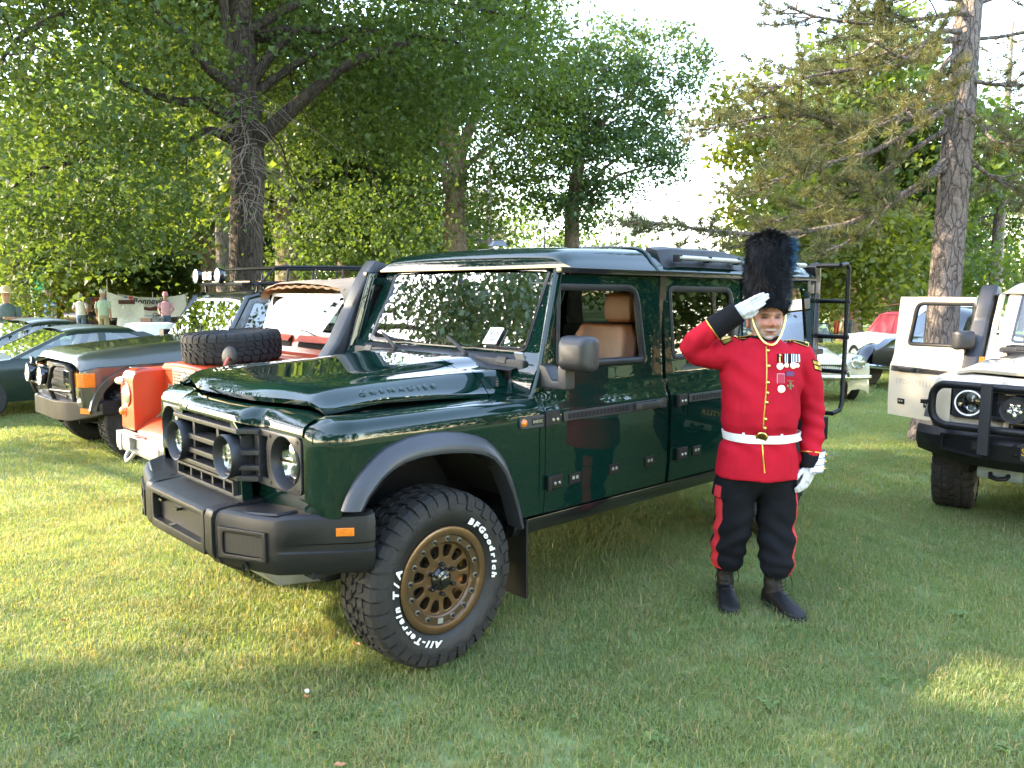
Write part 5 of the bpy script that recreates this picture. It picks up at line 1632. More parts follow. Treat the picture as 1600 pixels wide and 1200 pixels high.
def door_mirror(t, sg):
    m = MB()
    rows = []
    for (x, y0, y1, z0, z1) in ((-.735, .985, 1.165, 1.282, 1.436), (-.70, .978, 1.175, 1.274, 1.444), (-.66, .985, 1.17, 1.280, 1.440), (-.632, 1.005, 1.155, 1.296, 1.424), (-.622, 1.03, 1.135, 1.318, 1.40)):
        pl = round_poly([(y0, z0), (y1, z0), (y1, z1), (y0, z1)], .03, 4)
        rows.append([(x, sg * y, z) for y, z in pl])
    m.grid(rows, cv=True, cap0=True, cap1=True)
    mm = m.build('door_mirror', BPLAST2, t, bevel=.0, sharp=60)
    MB().add([(-.737, sg * .995, 1.29), (-.737, sg * 1.155, 1.29), (-.737, sg * 1.155, 1.428), (-.737, sg * .995, 1.428)], [(0, 1, 2, 3)]).build('mirror_glass', CHROME, mm, smooth=False)
    a = MB()
    a.grid([[(x - d, sg * y, z0), (x + d, sg * y, z0), (x + d, sg * y, z1), (x - d, sg * y, z1)] for (x, y, z0, z1, d) in ((-.70, .855, 1.185, 1.30, .045), (-.70, .89, 1.182, 1.29, .042), (-.69, .94, 1.185, 1.225, .036), (-.69, 1.02, 1.188, 1.225, .034))], cv=True, cap0=True, cap1=True)
    a.build('mirror_arm', BPLAST2, t, bevel=.008)
    MB().grid([[(-.725, sg * .975, z), (-.655, sg * .975, z), (-.655, sg * 1.03, z), (-.725, sg * 1.03, z)] for z in (1.185, 1.30)], cv=True, cap0=True, cap1=True).build('mirror_post', BPLAST2, t, bevel=.012)

def snorkel(t, sg):
    rows = []
    for (x, y, z, dx, dy) in ((-.52, .93, 1.10, .085, .06), (-.60, .935, 1.20, .09, .065), (-.68, .94, 1.30, .09, .068), (-.78, .94, 1.50, .085, .068), (-.795, .94, 1.53, .078, .064), (-.80, .94, 1.54, .085, .068), (-.90, .94, 1.72, .084, .068), (-.955, .94, 1.80, .082, .066), (-.975, .94, 1.825, .078, .06)):
        pl = round_poly([(-dx, -dy), (dx, -dy), (dx, dy), (-dx, dy)], .025, 3)
        rows.append([(x + a, sg * (y + b), z + a * .30) for a, b in pl])
    MB().grid(rows, cv=True, cap0=True, cap1=True).build('snorkel', BPLAST2, t, sharp=55)
BPLAST2F = pmat('grey black flare plastic with sky sheen', (.036, .038, .045), .38, vary=.08, scale=6, bump=.05, bump_scale=900)  # lighter and bluer than the other plastic: sky reflection put into the colour
DKTRIM2 = pmat('pale headlining', (.06, .06, .058), .8, vary=.1)
LENSB = pmat('projector lens', (.30, .34, .30), .08, coat=1.0, vary=.2, scale=40)
GREENLET = pmat('deep green raised letter', (.010, .034, .028), .22, coat=1.0, vary=.05)
def meshmat():
    m, N, L = new_mat('fine black mesh')
    o = N.new('ShaderNodeOutputMaterial'); b = N.new('ShaderNodeBsdfPrincipled'); L.new(b.outputs[0], o.inputs[0])
    tc = N.new('ShaderNodeTexCoord'); vo = N.new('ShaderNodeTexVoronoi'); vo.inputs['Scale'].default_value = 130; vo.inputs['Randomness'].default_value = .0
    L.new(tc.outputs['Object'], vo.inputs['Vector'])
    r = N.new('ShaderNodeMapRange'); r.inputs[1].default_value = .25; r.inputs[2].default_value = .5
    L.new(vo.outputs[0], r.inputs[0])
    mx = N.new('ShaderNodeMix'); mx.data_type = 'RGBA'; mx.inputs[6].default_value = (.001, .001, .001, 1); mx.inputs[7].default_value = (.010, .010, .011, 1)
    L.new(r.outputs[0], mx.inputs[0]); L.new(mx.outputs[2], b.inputs['Base Color']); sock(b, 'Roughness', .5)
    return m
MESHB = meshmat()

G = thing('off_road_vehicle', 'dark green square-cut off-roader with bronze front wheel, behind the saluting guardsman', 'off-roader', (GPOS[0], GPOS[1], 0), CTH)
off_roader(G, GREEN, True)
stock_bumper(G)
door_mirror(G, 1)
snorkel(G, -1)
wheel(G, 0, .8225, .398, 1, lettering=True, proto=WP, spin=.0)
wheel(G, 0, -.8225, .398, -1, proto=WP, spin=.4)
wheel(G, -2.922, .8225, .398, 1, proto=WP, spin=.9)
wheel(G, -2.922, -.8225, .398, -1, proto=WP, spin=.2)
MB().tube([(0, -.75, .40), (0, .75, .40)], .06, 10).tube([(-2.922, -.75, .40), (-2.922, .75, .40)], .06, 10).build('axle', BMETAL, G)
# wing badge with side repeater
b_ = MB(); b_.prism(round_poly([(-.470, 1.004), (-.470, 1.060), (-.640, 1.062), (-.640, 1.002)], [.028, .028, .004, .004], 4), .903, .916, 'y')
bd = b_.build('wing_badge', BPLAST2F, G, bevel=.003)
MB().lathe([(0, .012), (.012, .010), (.019, .003), (.020, 0)], 20, Matrix.Translation((-.497, .916, 1.032)) @ Matrix.Rotation(-math.pi / 2, 4, 'X')).build('side_repeater', AMBER, bd)
MB().box(-.622, -.548, .9165, .9185, 1.018, 1.046).build('badge_plate', BGLOSS, bd)
tm = text_mb('INEOS', .021, .0008, bold=.0004, spacing=1.15)
tm.xf(frame((-.585, .9195, 1.032), (-1, 0, 0), (0, 0, 1))); tm.build('badge_lettering', ALU, bd, smooth=False)
# emblem on the scuttle corner
MB().obox((-.655, .722, 1.325), (.010, 0, .022), (0, .032, 0), (.004, 0, -.002)).build('scuttle_badge', ALU, G, bevel=.003)
# show number card behind the windscreen
cw = lambda u, v: Vector((-.722 - .196 * v - .006, u, 1.352 + .413 * v))
pc = MB()
p4 = [cw(.375, .030), cw(.482, .030), cw(.504, .235), cw(.400, .235)]
pc.add([tuple(p + Vector((.024, 0, .011))) for p in p4] + [tuple(p + Vector((.022, 0, .010))) for p in p4], [(0, 1, 2, 3), (4, 7, 6, 5), (0, 4, 5, 1), (1, 5, 6, 2), (2, 6, 7, 3), (3, 7, 4, 0)])
pco = pc.build('show_card', PAPERW, None, smooth=False)
pco.location = G.location; pco.rotation_euler = G.rotation_euler
tag(pco, 'white card printed S0151 on the green off-roader windscreen', 'card')
cu_, cv_ = p4[1] - p4[0], p4[3] - p4[0]
Mc = frame(tuple(p4[0] + cu_ * .54 + cv_ * .66 + Vector((.0255, 0, .0118))), cu_, cv_)
tm = text_mb('S0151', .040, .0004, bold=.0006); tm.xf(Mc); tm.build('card_number', INKB, pco, smooth=False)
ln = MB()
for k in range(4): ln.box(-.036, .032, -.024 - .008 * k, -.020 - .008 * k, 0, .0006)
ln.xf(Mc); ln.build('card_print', INKB, pco, smooth=False)
# exterior grab strap and visor strip seen through the screen
MB().obox((-.93, .55, 1.70), (.05, 0, -.01), (0, .17, 0), (0, 0, .008)).build('sun_visor', DKTRIM2, G, bevel=.006)
MB().obox((-.93, -.42, 1.70), (.05, 0, -.01), (0, .17, 0), (0, 0, .008)).build('sun_visor', DKTRIM2, G, bevel=.006)
# rear: spare carrier box, ladder, rear lamps
MB().box(-3.62, -3.505, -.80, .80, .66, 1.74).build('rear_door_panel', GREEN, G, bevel=.02)
MB().box(-3.70, -3.62, .30, .80, 1.18, 1.86).build('rear_box', BGLOSS, G, bevel=.012)
lad = MB()
lp = [(-3.66, 1.86), (-3.76, 1.875), (-3.80, 1.84), (-3.805, 1.30), (-3.80, .84), (-3.77, .79), (-3.64, .775)]
for y in (.735, .962): lad.tube([(x, y, z) for x, z in lp], .0165, 10)
lad.tube([(-3.655, .735, 1.86), (-3.655, .962, 1.86)], .0165, 10)
lad.tube([(-3.655, .735, .775), (-3.655, .962, .775)], .0165, 10)
lo = lad.build('rear_ladder', BMETAL, G)
for z in (1.60, 1.335, 1.075): MB().tube([(-3.805, .725, z), (-3.805, .985, z)], .017, 10).build('ladder_rung', BMETAL, lo)
MB().box(-3.80, -3.62, .72, .80, 1.20, 1.24).build('ladder_bracket', BMETAL, lo, bevel=.005)
MB().box(-3.74, -3.50, -.86, .90, .56, .74).build('rear_bumper', BPLAST, G, bevel=.02)
MB().lathe([(.0, .0), (.37, .0), (.40, .06), (.40, .2), (.37, .26), (0, .26)], 36, Matrix.Translation((-3.90, -.28, 1.12)) @ Matrix.Rotation(math.pi / 2, 4, 'Y')).build('spare_wheel', RUBBER, G, sharp=40)
# underbody pieces showing behind the guardsman
MB().tube([(-1.9, .55, .42), (-2.75, .5, .36)], .03, 8).tube([(-2.2, .3, .40), (-2.8, .3, .42)], .06, 10).build('suspension_arm', BMETAL, G)
# ------------------------------------------------------------------ the cream off-roader on the right, its front passenger door open
DZ = -.10
Wt = thing('off_road_vehicle', 'cream white off-roader with black bull bar and its front door swung open', 'off-roader', (4.29, 6.0, DZ), 3.90)
off_roader(Wt, CREAMP, False)
for o in list(Wt.children):
    if o.name.startswith(('spot_lamp', 'arch_flare')) and False: pass
snorkel(Wt, -1)
wheel(Wt, 0, .83, .41, 1, style='steel', proto=WP, R=.42, W=.29, steer=.22)
wheel(Wt, 0, -.83, .41, -1, style='steel', proto=WP, R=.42, W=.29, steer=.22)
wheel(Wt, -2.922, .83, .41, 1, style='steel', proto=WP, R=.42, W=.29)
wheel(Wt, -2.922, -.83, .41, -1, style='steel', proto=WP, R=.42, W=.29)
# open door, hinged at its front edge
dr = panel('front_door', FD_OUT, [FD_HOLE], sfn(-1), CREAMP, Wt, thick=.05, cuts=SCUTS, inward=(0, 1, 0), bevel=.004)
door_fittings(dr, -1, True, CREAMP)
door_mirror(dr, -1)
tm = text_mb('STORYTELLER', .066, .0006, bold=-.0006, spacing=1.2, align='LEFT')
tm.xf(frame((-1.575, -.9075, .905), (1, 0, 0), (0, 0, 1))); tm.build('door_lettering', pmat('beige lettering', (.40, .36, .30), .6), dr, smooth=False)
H_ = Vector((-.655, -.905, 0)); PHI = math.radians(67)
Rm = Matrix.Rotation(PHI, 4, 'Z')
dr.matrix_local = Matrix.Translation(H_) @ Rm @ Matrix.Translation(-H_)
# dark steel bumper with recessed pockets
bm_ = MB()
path = [(.70, 0), (.70, .40), (.66, .62), (.60, .84), (.50, .99), (.40, .99)]
full = [(x, -y) for x, y in path[::-1]] + path[1:]
rows = []
for i, (x, y) in enumerate(full):
    zb = .50 + .05 * sstep(.6, .95, abs(y)); zt = .735
    rows.append([(x - .22, y * .96, zb - .02), (x - .05, y, zb - .02), (x, y, zb + .05), (x + .01, y, zt - .06), (x - .03, y, zt), (x - .24, y * .96, zt)])
bm_.grid(rows, cap0=True, cap1=True, cv=True); bm_.build('bumper', BMETAL, Wt, bevel=.008, sharp=30)
for sg in (1, -1):
    A = Vector((.69, sg * .40, 0)); Bq = Vector((.625, sg * .80, 0)); u = (Bq - A).normalized()
    nrm = Vector((u.y * sg, -u.x * sg, 0)); nrm = nrm if nrm.x > 0 else -nrm
    o = [(.0, .545), (.36, .575), (.36, .705), (0, .715)]
    h_ = round_poly([(.03, .57), (.335, .60), (.335, .685), (.03, .69)], .012, 2)
    panel('bumper_pocket_frame', o, [h_], lambda a, b: tuple(A + u * a + nrm * .030 + Vector((0, 0, b))), BMETAL, Wt, thick=.02, inward=tuple(-nrm), bevel=.004)
    MB().obox(A + u * .10 + nrm * .012 + Vector((0, 0, .64)), u * .03, (0, 0, .03), nrm * .006).build('bumper_step', BPLAST2, Wt, bevel=.004)
    bt = MB()
    for (dy, z) in ((0, .60), (.035, .615), (0, .665), (.04, .675)):
        bt.lathe([(0, .008), (.012, .006), (.016, 0)], 10, Matrix.Translation((.706, sg * (.20 + dy), z)) @ Matrix.Rotation(math.pi / 2, 4, 'Y'))
    bt.build('bumper_bolt', BMETAL, Wt)
    MB().box(.42, .58, sg * .36 - .16, sg * .36 + .16, .38, .48).build('tow_mount', pmat('sage grey steel', (.22, .25, .22), .5, .3, vary=.1), Wt, bevel=.03)
    MB().tube([(.57, sg * .36 - .06, .43), (.61, sg * .36 - .05, .41), (.62, sg * .36, .40), (.61, sg * .36 + .05, .41), (.57, sg * .36 + .06, .43)], .018, 8).build('recovery_hook', BMETAL, Wt)
bb = MB()
def loop(z0, z1, yo):
    pts = []
    for (y, z) in round_poly([(-yo, z0), (yo, z0), (yo, z1), (-yo, z1)], .13, 6):
        x = .80 - .13 * sstep(.55, yo, abs(y)); pts.append((x, y, z))
    return pts
bb.tube(loop(.775, 1.085, .83), .030, 10, closed=True)
bl = bb.build('bull_bar', BMETAL, Wt)
for y in (.42, -.42): MB().box(.775, .825, y - .035, y + .035, .60, 1.12).build('bull_bar_upright', BPLAST2, bl, bevel=.006)
MB().box(.72, .78, -.875, -.835, .93, .96).build('bull_bar_tab', BMETAL, bl)
# LED rings and lamps on the front
My = Matrix.Rotation(math.pi / 2, 4, 'Y')
for sg in (1, -1):
    MB().lathe([(.088, .012), (.088, .020), (.098, .020), (.098, .012)], 36, Matrix.Translation((.570, sg * .600, .942)) @ My, closed=True).build('daytime_ring', pmat('white light ring', (.9, .9, .9), .3, emit=(1, 1, 1, .03)), Wt)
    c = Matrix.Translation((.70, sg * .264, .932))
    s_ = MB().lathe([(0, .0), (.085, .0), (.094, .012), (.094, -.06), (.06, -.08)], 32, c @ My).build('led_spot', BPLAST2, Wt)
    q = MB()
    for i in range(5):
        a = i * 2 * math.pi / 5; q.lathe([(0, .012), (.014, .010), (.021, .001)], 10, c @ My @ Matrix.Translation((.04 * math.cos(a), .04 * math.sin(a), 0)))
    q.lathe([(0, .012), (.014, .010), (.021, .001)], 10, c @ My)
    q.build('led_cell', CHROME, s_)
# dark panels on the bonnet corners and a small amber pod at the foot of the snorkel
MB().grid([[(x, -y, hood_z(x, y) + .004) for y in (.50, .60, .655, .70)] for x in (-.52, -.35, -.1, .12)]).build('bonnet_panel', pmat('gloss navy panel', (.03, .035, .06), .15, coat=1.0), Wt)
MB().obox((-.36, -.80, 1.20), (.025, 0, 0), (0, .022, 0), (0, 0, .035)).build('amber_pod', AMBER, Wt, bevel=.01)
pl = MB().box(.835, .842, -.17, .17, .60, .72).build('number_plate', pmat('black plate', (.02, .02, .02), .4), Wt)
tm = text_mb('STRYTLLR', .075, .001, bold=.001); tm.xf(frame((.8435, 0, .66), (0, 1, 0), (0, 0, 1))); tm.build('plate_lettering', GOLD, pl, smooth=False)

# ------------------------------------------------------------------ the old orange off-roader
def gpos(x, y):
    return (GPOS[0] + x * CC - y * CS, GPOS[1] + x * CS + y * CC)
ox, oy = gpos(-.13, -2.98)
O = thing('off_road_vehicle', 'old orange red off-roader with a tyre on its bonnet, mesh grille and sand canvas roof', 'off-roader', (ox, oy, -.13), CTH)
# front wings: box fronts standing ahead of the grille
for sg in (1, -1):
    rows = []
    for (x, dz, iy) in ((-.070, .075, .03), (-.078, .045, .012), (-.095, .015, .003), (-.14, 0, 0), (-.45, .0, 0), (-1.0, 0, 0), (-1.28, 0, 0)):
        zt = 1.105 - dz + .02 * min(1, -x)
        y0, y1 = .475, .80 - iy
        zb = .60 + .0 * dz if x > -.3 else .66
        rows.append([(x, sg * y0, zb), (x, sg * y1, zb), (x, sg * y1, zt - .105), (x, sg * (y1 - .012), zt - .055), (x, sg * (y1 - .040), zt - .020), (x, sg * (y1 - .095), zt), (x, sg * (y0 + .02), zt + .006), (x, sg * y0, zt - .012)])
    # side opening for the wheel is cut by stopping the skirt above the tyre
    for r, x in zip(rows, (-.07, -.078, -.095, -.14, -.45, -1.0, -1.28)):
        if x in (-.45, -1.0):
            r[0] = (r[0][0], r[0][1], .88); r[1] = (r[1][0], r[1][1], .88)
    w = MB().grid(rows, cv=True, cap0=True, cap1=True).build('front_wing', ORANGE, O, bevel=.006, sharp=40)
    if sg < 0:
        # front lip below the lamps
        pass
    My = Matrix.Rotation(math.pi / 2, 4, 'Y')
    c = Matrix.Translation((-.068, sg * .625, .895))
    MB().lathe([(.098, -.004), (.104, .004), (.098, .010), (.088, .006)], 32, c @ My).build('headlamp_ring', ORANGE, w)
    MB().lathe([(0, .034), (.04, .030), (.075, .014), (.090, -.002)], 32, c @ My).build('headlamp', pmat('lamp lens', (.62, .66, .58), .12, .6, coat=1.0, vary=.35, scale=30), w, sharp=80)
    c = Matrix.Translation((-.068, sg * .735, 1.005))
    MB().lathe([(0, .055), (.018, .05), (.030, .032), (.034, .006), (.036, 0)], 20, c @ My).build('side_lamp', pmat('frosted white lens', (.80, .78, .70), .3, coat=.6), w)
    c = Matrix.Translation((-.068, sg * .705, .745))
    MB().lathe([(0, .040), (.02, .036), (.036, .022), (.042, .006), (.052, .004), (.054, 0)], 24, c @ My).build('indicator', AMBER, w)
    # flat grey strip along the inner edge of the wing
    MB().obox((-.19, sg * .545, 1.118), (.11, 0, .012), (0, .028, 0), (0, 0, .003)).build('wing_strip', pmat('grey rubber strip', (.16, .17, .21), .4), w)
    # mirror on a curved stalk
    if sg > 0:
        MB().tube([(-.36, .66, 1.11), (-.37, .665, 1.16), (-.36, .67, 1.215), (-.39, .655, 1.255), (-.42, .63, 1.27)], .013, 8).build('mirror_stalk', ORANGE, w)
        MB().tube([(-.36, .66, 1.10), (-.36, .66, 1.125)], [.05, .03], 14).build('stalk_base', ORANGE, w)
        nM = Matrix.Translation((-.42, .625, 1.275)) @ Vector((.80, .28, .1)).normalized().to_track_quat('Z', 'Y').to_matrix().to_4x4() @ Matrix.Scale(1.0, 4)
        MB().lathe([(0, .018), (.04, .016), (.07, .008), (.080, 0), (.076, -.006), (0, -.006)], 24, nM).build('wing_mirror', BPLAST, w)
# grille panel and mesh
panel('grille_panel', [(-.475, .66), (.475, .66), (.475, 1.08), (.36, 1.165), (-.36, 1.165), (-.475, 1.08)], [[(-.33, .70), (.33, .70), (.33, .99), (.22, .99), (.22, 1.13), (-.22, 1.13), (-.22, .99), (-.33, .99)]], lambda u, v: (-.335, u, v), ORANGE, O, thick=.03, inward=(-1, 0, 0), bevel=.004)
gm_ = MB()
for k in range(26):
    y = -.325 + k * .026
    z1 = .99 if abs(y) > .22 else 1.13
    gm_.box(-.322, -.318, y - .0025, y + .0025, .70, z1)
for k in range(17):
    z = .705 + k * .026
    yw = .33 if z < .99 else .22
    gm_.box(-.3175, -.3135, -yw, yw, z - .0025, z + .0025)
for (y0, y1, z0, z1) in ((-.34, .34, .690, .702), (-.34, -.328, .69, .995), (.328, .34, .69, .995), (-.228, -.218, .985, 1.14), (.218, .228, .985, 1.14), (-.228, .228, 1.13, 1.14)):
    gm_.box(-.323, -.311, y0, y1, z0, z1)
go_ = gm_.build('grille_mesh', GALV, O, smooth=False); go_['kind'] = 'stuff'
MB().box(-.40, -.39, -.46, .46, .60, 1.15).build('radiator', DARK, O)
MB().lathe([(0, .008), (.03, .007), (.042, .004), (.045, .008), (.05, 0)], 28, Matrix.Translation((-.312, 0, 1.075)) @ Matrix.Rotation(math.pi / 2, 4, 'Y') @ Matrix.Diagonal((.72, 1.15, 1, 1))).build('grille_badge', pmat('pewter badge', (.34, .34, .30), .4, .8), O)
# orange apron between grille and bumper
MB().grid([[(x, y, z) for (x, z) in ((-.33, .70), (-.24, .70), (-.16, .66), (-.09, .60), (-.09, .56), (-.33, .56))] for y in (-.475, .475)], cv=True, cap0=True, cap1=True).build('apron', ORANGE, O, bevel=.015, seg=3)
# galvanised bumper with a winch opening
panel('bumper', [(-.77, .425), (.77, .425), (.77, .575), (-.77, .575)], [round_poly([(-.42, .455), (-.18, .455), (-.18, .565), (-.42, .565)], .008, 1)], lambda u, v: (0 - .012 * (abs(u) / .77) ** 4, u, v), GALV, O, thick=.09, inward=(-1, 0, 0), bevel=.012)
MB().box(-.012, .006, -.66, -.60, .425, .577).build('bumper_joint', GALV, O, bevel=.005)
MB().box(-.10, -.05, -.40, -.2, .46, .56).build('winch_plate', pmat('grey winch plate', (.25, .26, .24), .5, .5), O)
MB().tube([(.01, -.40, .45), (.04, -.38, .40), (.05, -.33, .375), (.04, -.28, .40), (.01, -.26, .45)], .016, 8).build('shackle', GALV, O)
MB().tube([(-.04, -.30, .585), (.0, -.26, .592), (.01, -.22, .59), (-.01, -.16, .60), (-.03, -.1, .588)], .010, 6).build('red_strap', pmat('red webbing', (.35, .04, .04), .7), O)
MB().box(.005, .03, .24, .30, .44, .56).build('tow_plate', GALV, O, bevel=.005)
# bonnet
rows = []
for x in (-.325, -.335, -.40, -.7, -1.0, -1.24):
    k = 1 if x < -.33 else 0
    zz = 1.155 + .03 * min(1, (-x - .33) / .6)
    rows.append([(x, y, zz + .022 * (1 - (y / .5) ** 2) - (.02 if abs(y) > .49 else 0) - (.012 if not k else 0)) for y in (-.50, -.495, -.46, -.3, -.15, 0, .15, .3, .46, .495, .50)])
MB().grid(rows).grid([[(p[0], p[1], p[2] - .045) for p in r] for r in rows]).grid([rows[0], [(p[0], p[1], p[2] - .045) for p in rows[0]]]).build('bonnet', ORANGE, O, sharp=50)
for sg in (1, -1): MB().grid([[(x, sg * y, z) for x in (-.34, -.8, -1.25)] for y, z in ((.50, 1.145), (.505, 1.105), (.53, 1.10))]).build('bonnet_side', ORANGE, O)
# tyre lying on the bonnet
rim = MB().lathe([(0, -.06), (.15, -.06), (.19, .0), (.21, .08), (.20, .09)], 36).build('spare_wheel', ALU, O)
rim.location = (-.73, 0, 1.315); rim.rotation_euler = (.02, .045, .3)
c_, t_ = tyre_meshes(.405, .235, .215, 34, 4)
Rx = Matrix.Rotation(math.pi / 2, 4, 'X')
c_.xf(Rx).build('tyre', RUBBER_CLEAN, rim, sharp=60); t_.xf(Rx).build('tyre_tread', RUBBER, rim, smooth=False)
# scuttle, vents, windscreen, canvas
MB().grid([[(x, y, z) for (x, z) in ((-1.25, 1.10), (-1.25, 1.215), (-1.30, 1.235), (-1.34, 1.40), (-1.40, 1.40), (-1.40, .62), (-1.26, .62))] for y in (-.76, .76)], cv=True, cap0=True, cap1=True).build('scuttle', ORANGE, O, bevel=.01)
for sg in (1, -1):
    v = MB().hexa([(-1.318, sg * .36 - .29, 1.29), (-1.318, sg * .36 + .29, 1.29), (-1.36, sg * .36 + .29, 1.375), (-1.36, sg * .36 - .29, 1.375), (-1.300, sg * .36 - .29, 1.285), (-1.300, sg * .36 + .29, 1.285), (-1.325, sg * .36 + .29, 1.38), (-1.325, sg * .36 - .29, 1.38)]).build('scuttle_vent', DARK, O)
    MB().hexa([(-1.285, sg * .36 - .29, 1.335), (-1.285, sg * .36 + .29, 1.335), (-1.33, sg * .36 + .29, 1.382), (-1.33, sg * .36 - .29, 1.382), (-1.279, sg * .36 - .29, 1.342), (-1.279, sg * .36 + .29, 1.342), (-1.326, sg * .36 + .29, 1.389), (-1.326, sg * .36 - .29, 1.389)]).build('vent_flap', ORANGE, v)
ws = lambda u, v: (-1.345 - .115 * v, u, 1.405 + .335 * v)
panel('windscreen_frame', [(-.685, -.02), (.685, -.02), (.685, 1.06), (-.685, 1.06)], [round_poly([(-.645, .06), (-.014, .06), (-.014, .97), (-.645, .97)], .02, 2), round_poly([(.014, .06), (.645, .06), (.645, .97), (.014, .97)], .02, 2)], ws, GALVW, O, thick=.03, inward=(-.95, 0, -.3), bevel=.004)
for sg in (1, -1):
    MB().add([ws(sg * .645, .06), ws(sg * .014, .06), ws(sg * .014, .97), ws(sg * .645, .97)], [(0, 1, 2, 3)]).build('windscreen', WSGLASS, O, smooth=False)
    a = Vector(ws(sg * .34, .0)); MB().tube([a + Vector((.02, 0, -.01)), a + Vector((.03, -.12, .02)), a + Vector((.02, -.24, .03))], .006, 6).build('wiper_arm', BMETAL, O)
    # canvas sides and doors
    MB().box(-2.28, -1.42, sg * .79 - .02, sg * .79 + .02, .62, 1.33).build('door', ORANGE, O, bevel=.012)
    MB().box(-3.35, -2.30, sg * .79 - .02, sg * .79 + .02, .62, 1.33).build('tub_side', ORANGE, O, bevel=.012)
    panel('door_top', [(-2.28, 1.33), (-1.40, 1.36), (-1.46, 1.74), (-2.28, 1.76)], [round_poly([(-2.22, 1.38), (-1.47, 1.40), (-1.51, 1.69), (-2.22, 1.71)], .03, 2)], lambda u, v: (u, sg * (.78 - .10 * (v - 1.33)), v), BMETAL, O, thick=.02, inward=(0, -sg, 0))
    MB().grid([[(-2.28, sg * .775, 1.33), (-3.35, sg * .775, 1.33)], [(-2.28, sg * .735, 1.75), (-3.35, sg * .73, 1.80)]]).build('canvas_side', CANVAS, O)
# rules card behind the screen
MB().obox(Vector(ws(.42, .42)) - Vector((.02, 0, .008)), (-.115 * .09, 0, .335 * .09), (0, .12, 0), (.002, 0, .001)).build('paper_notice', PAPERW, O, smooth=False)
rows = []
for i, x in enumerate(np.linspace(-1.40, -3.38, 16)):
    zz = 1.775 + .13 * sstep(-1.4, -3.2, x) + (.01 * math.sin(i * 2.1))
    sc_ = .012 * math.sin(i * 2.6)
    rows.append([(x, y, zz + d) for y, d in ((-.74, -.075 - sc_), (-.735, -.02), (-.66, .045), (-.4, .085), (0, .10), (.4, .085), (.66, .045), (.735, -.02), (.74, -.075 - sc_))])
fr_ = [(p[0] + .035, p[1], p[2] - .022 + .008 * math.sin(j * 2.4)) for j, p in enumerate(rows[0])]
MB().grid([fr_] + rows, cap1=True).build('canvas_roof', CANVAS, O, sharp=70)
ed = MB(); ed.tube([(-1.40, y, 1.775 + .07 + .03 * (1 - (y / .7) ** 2) - .055 + .008 * math.sin(y * 40)) for y in np.linspace(-.70, .70, 30)], .012, 6); ed.build('canvas_hem', CANVAS, O)
MB().box(-3.36, -.55, -.72, .72, .52, .62).build('chassis', DARK, O)
for (x, y, sg) in ((-.66, .66, 1), (-.66, -.66, -1), (-2.89, .66, 1), (-2.89, -.66, -1)):
    wheel(O, x, y, .39, sg, style='steel', proto=WP, R=.39, W=.21)

# ------------------------------------------------------------------ the grey-green estate off-roader with roof rack
dx_, dy_ = gpos(-.13, -5.98)
D = thing('off_road_vehicle', 'grey green metallic off-roader with roof rack lamps and black bull bar', 'off-roader', (dx_, dy_, -.13), CTH)
HW = .875
def d_hood(x, y):
    a = abs(y) / HW
    zc = float(np.interp(-x, [.12, .17, .3, .7, 1.2, 1.62], [1.03, 1.10, 1.145, 1.185, 1.225, 1.25]))
    ze = float(np.interp(-x, [.12, .3, 1.62], [.97, 1.005, 1.035]))
    return lerp(zc, ze, max(0, (a - .62) / .38) ** 2.1)
yy = [-.875, -.872, -.85, -.8, -.72, -.62, -.54, -.45, -.3, 0]; yy = yy + [-q for q in yy[-2::-1]]
MB().grid([[(x, y * (1 - .03 * max(0, (.4 + x) / .3)), d_hood(x, y)) for y in yy] for x in (-.13, -.14, -.17, -.22, -.3, -.45, -.7, -1.0, -1.3, -1.6)]).build('bonnet', DKGREY, D, sharp=60)
AX = -.74
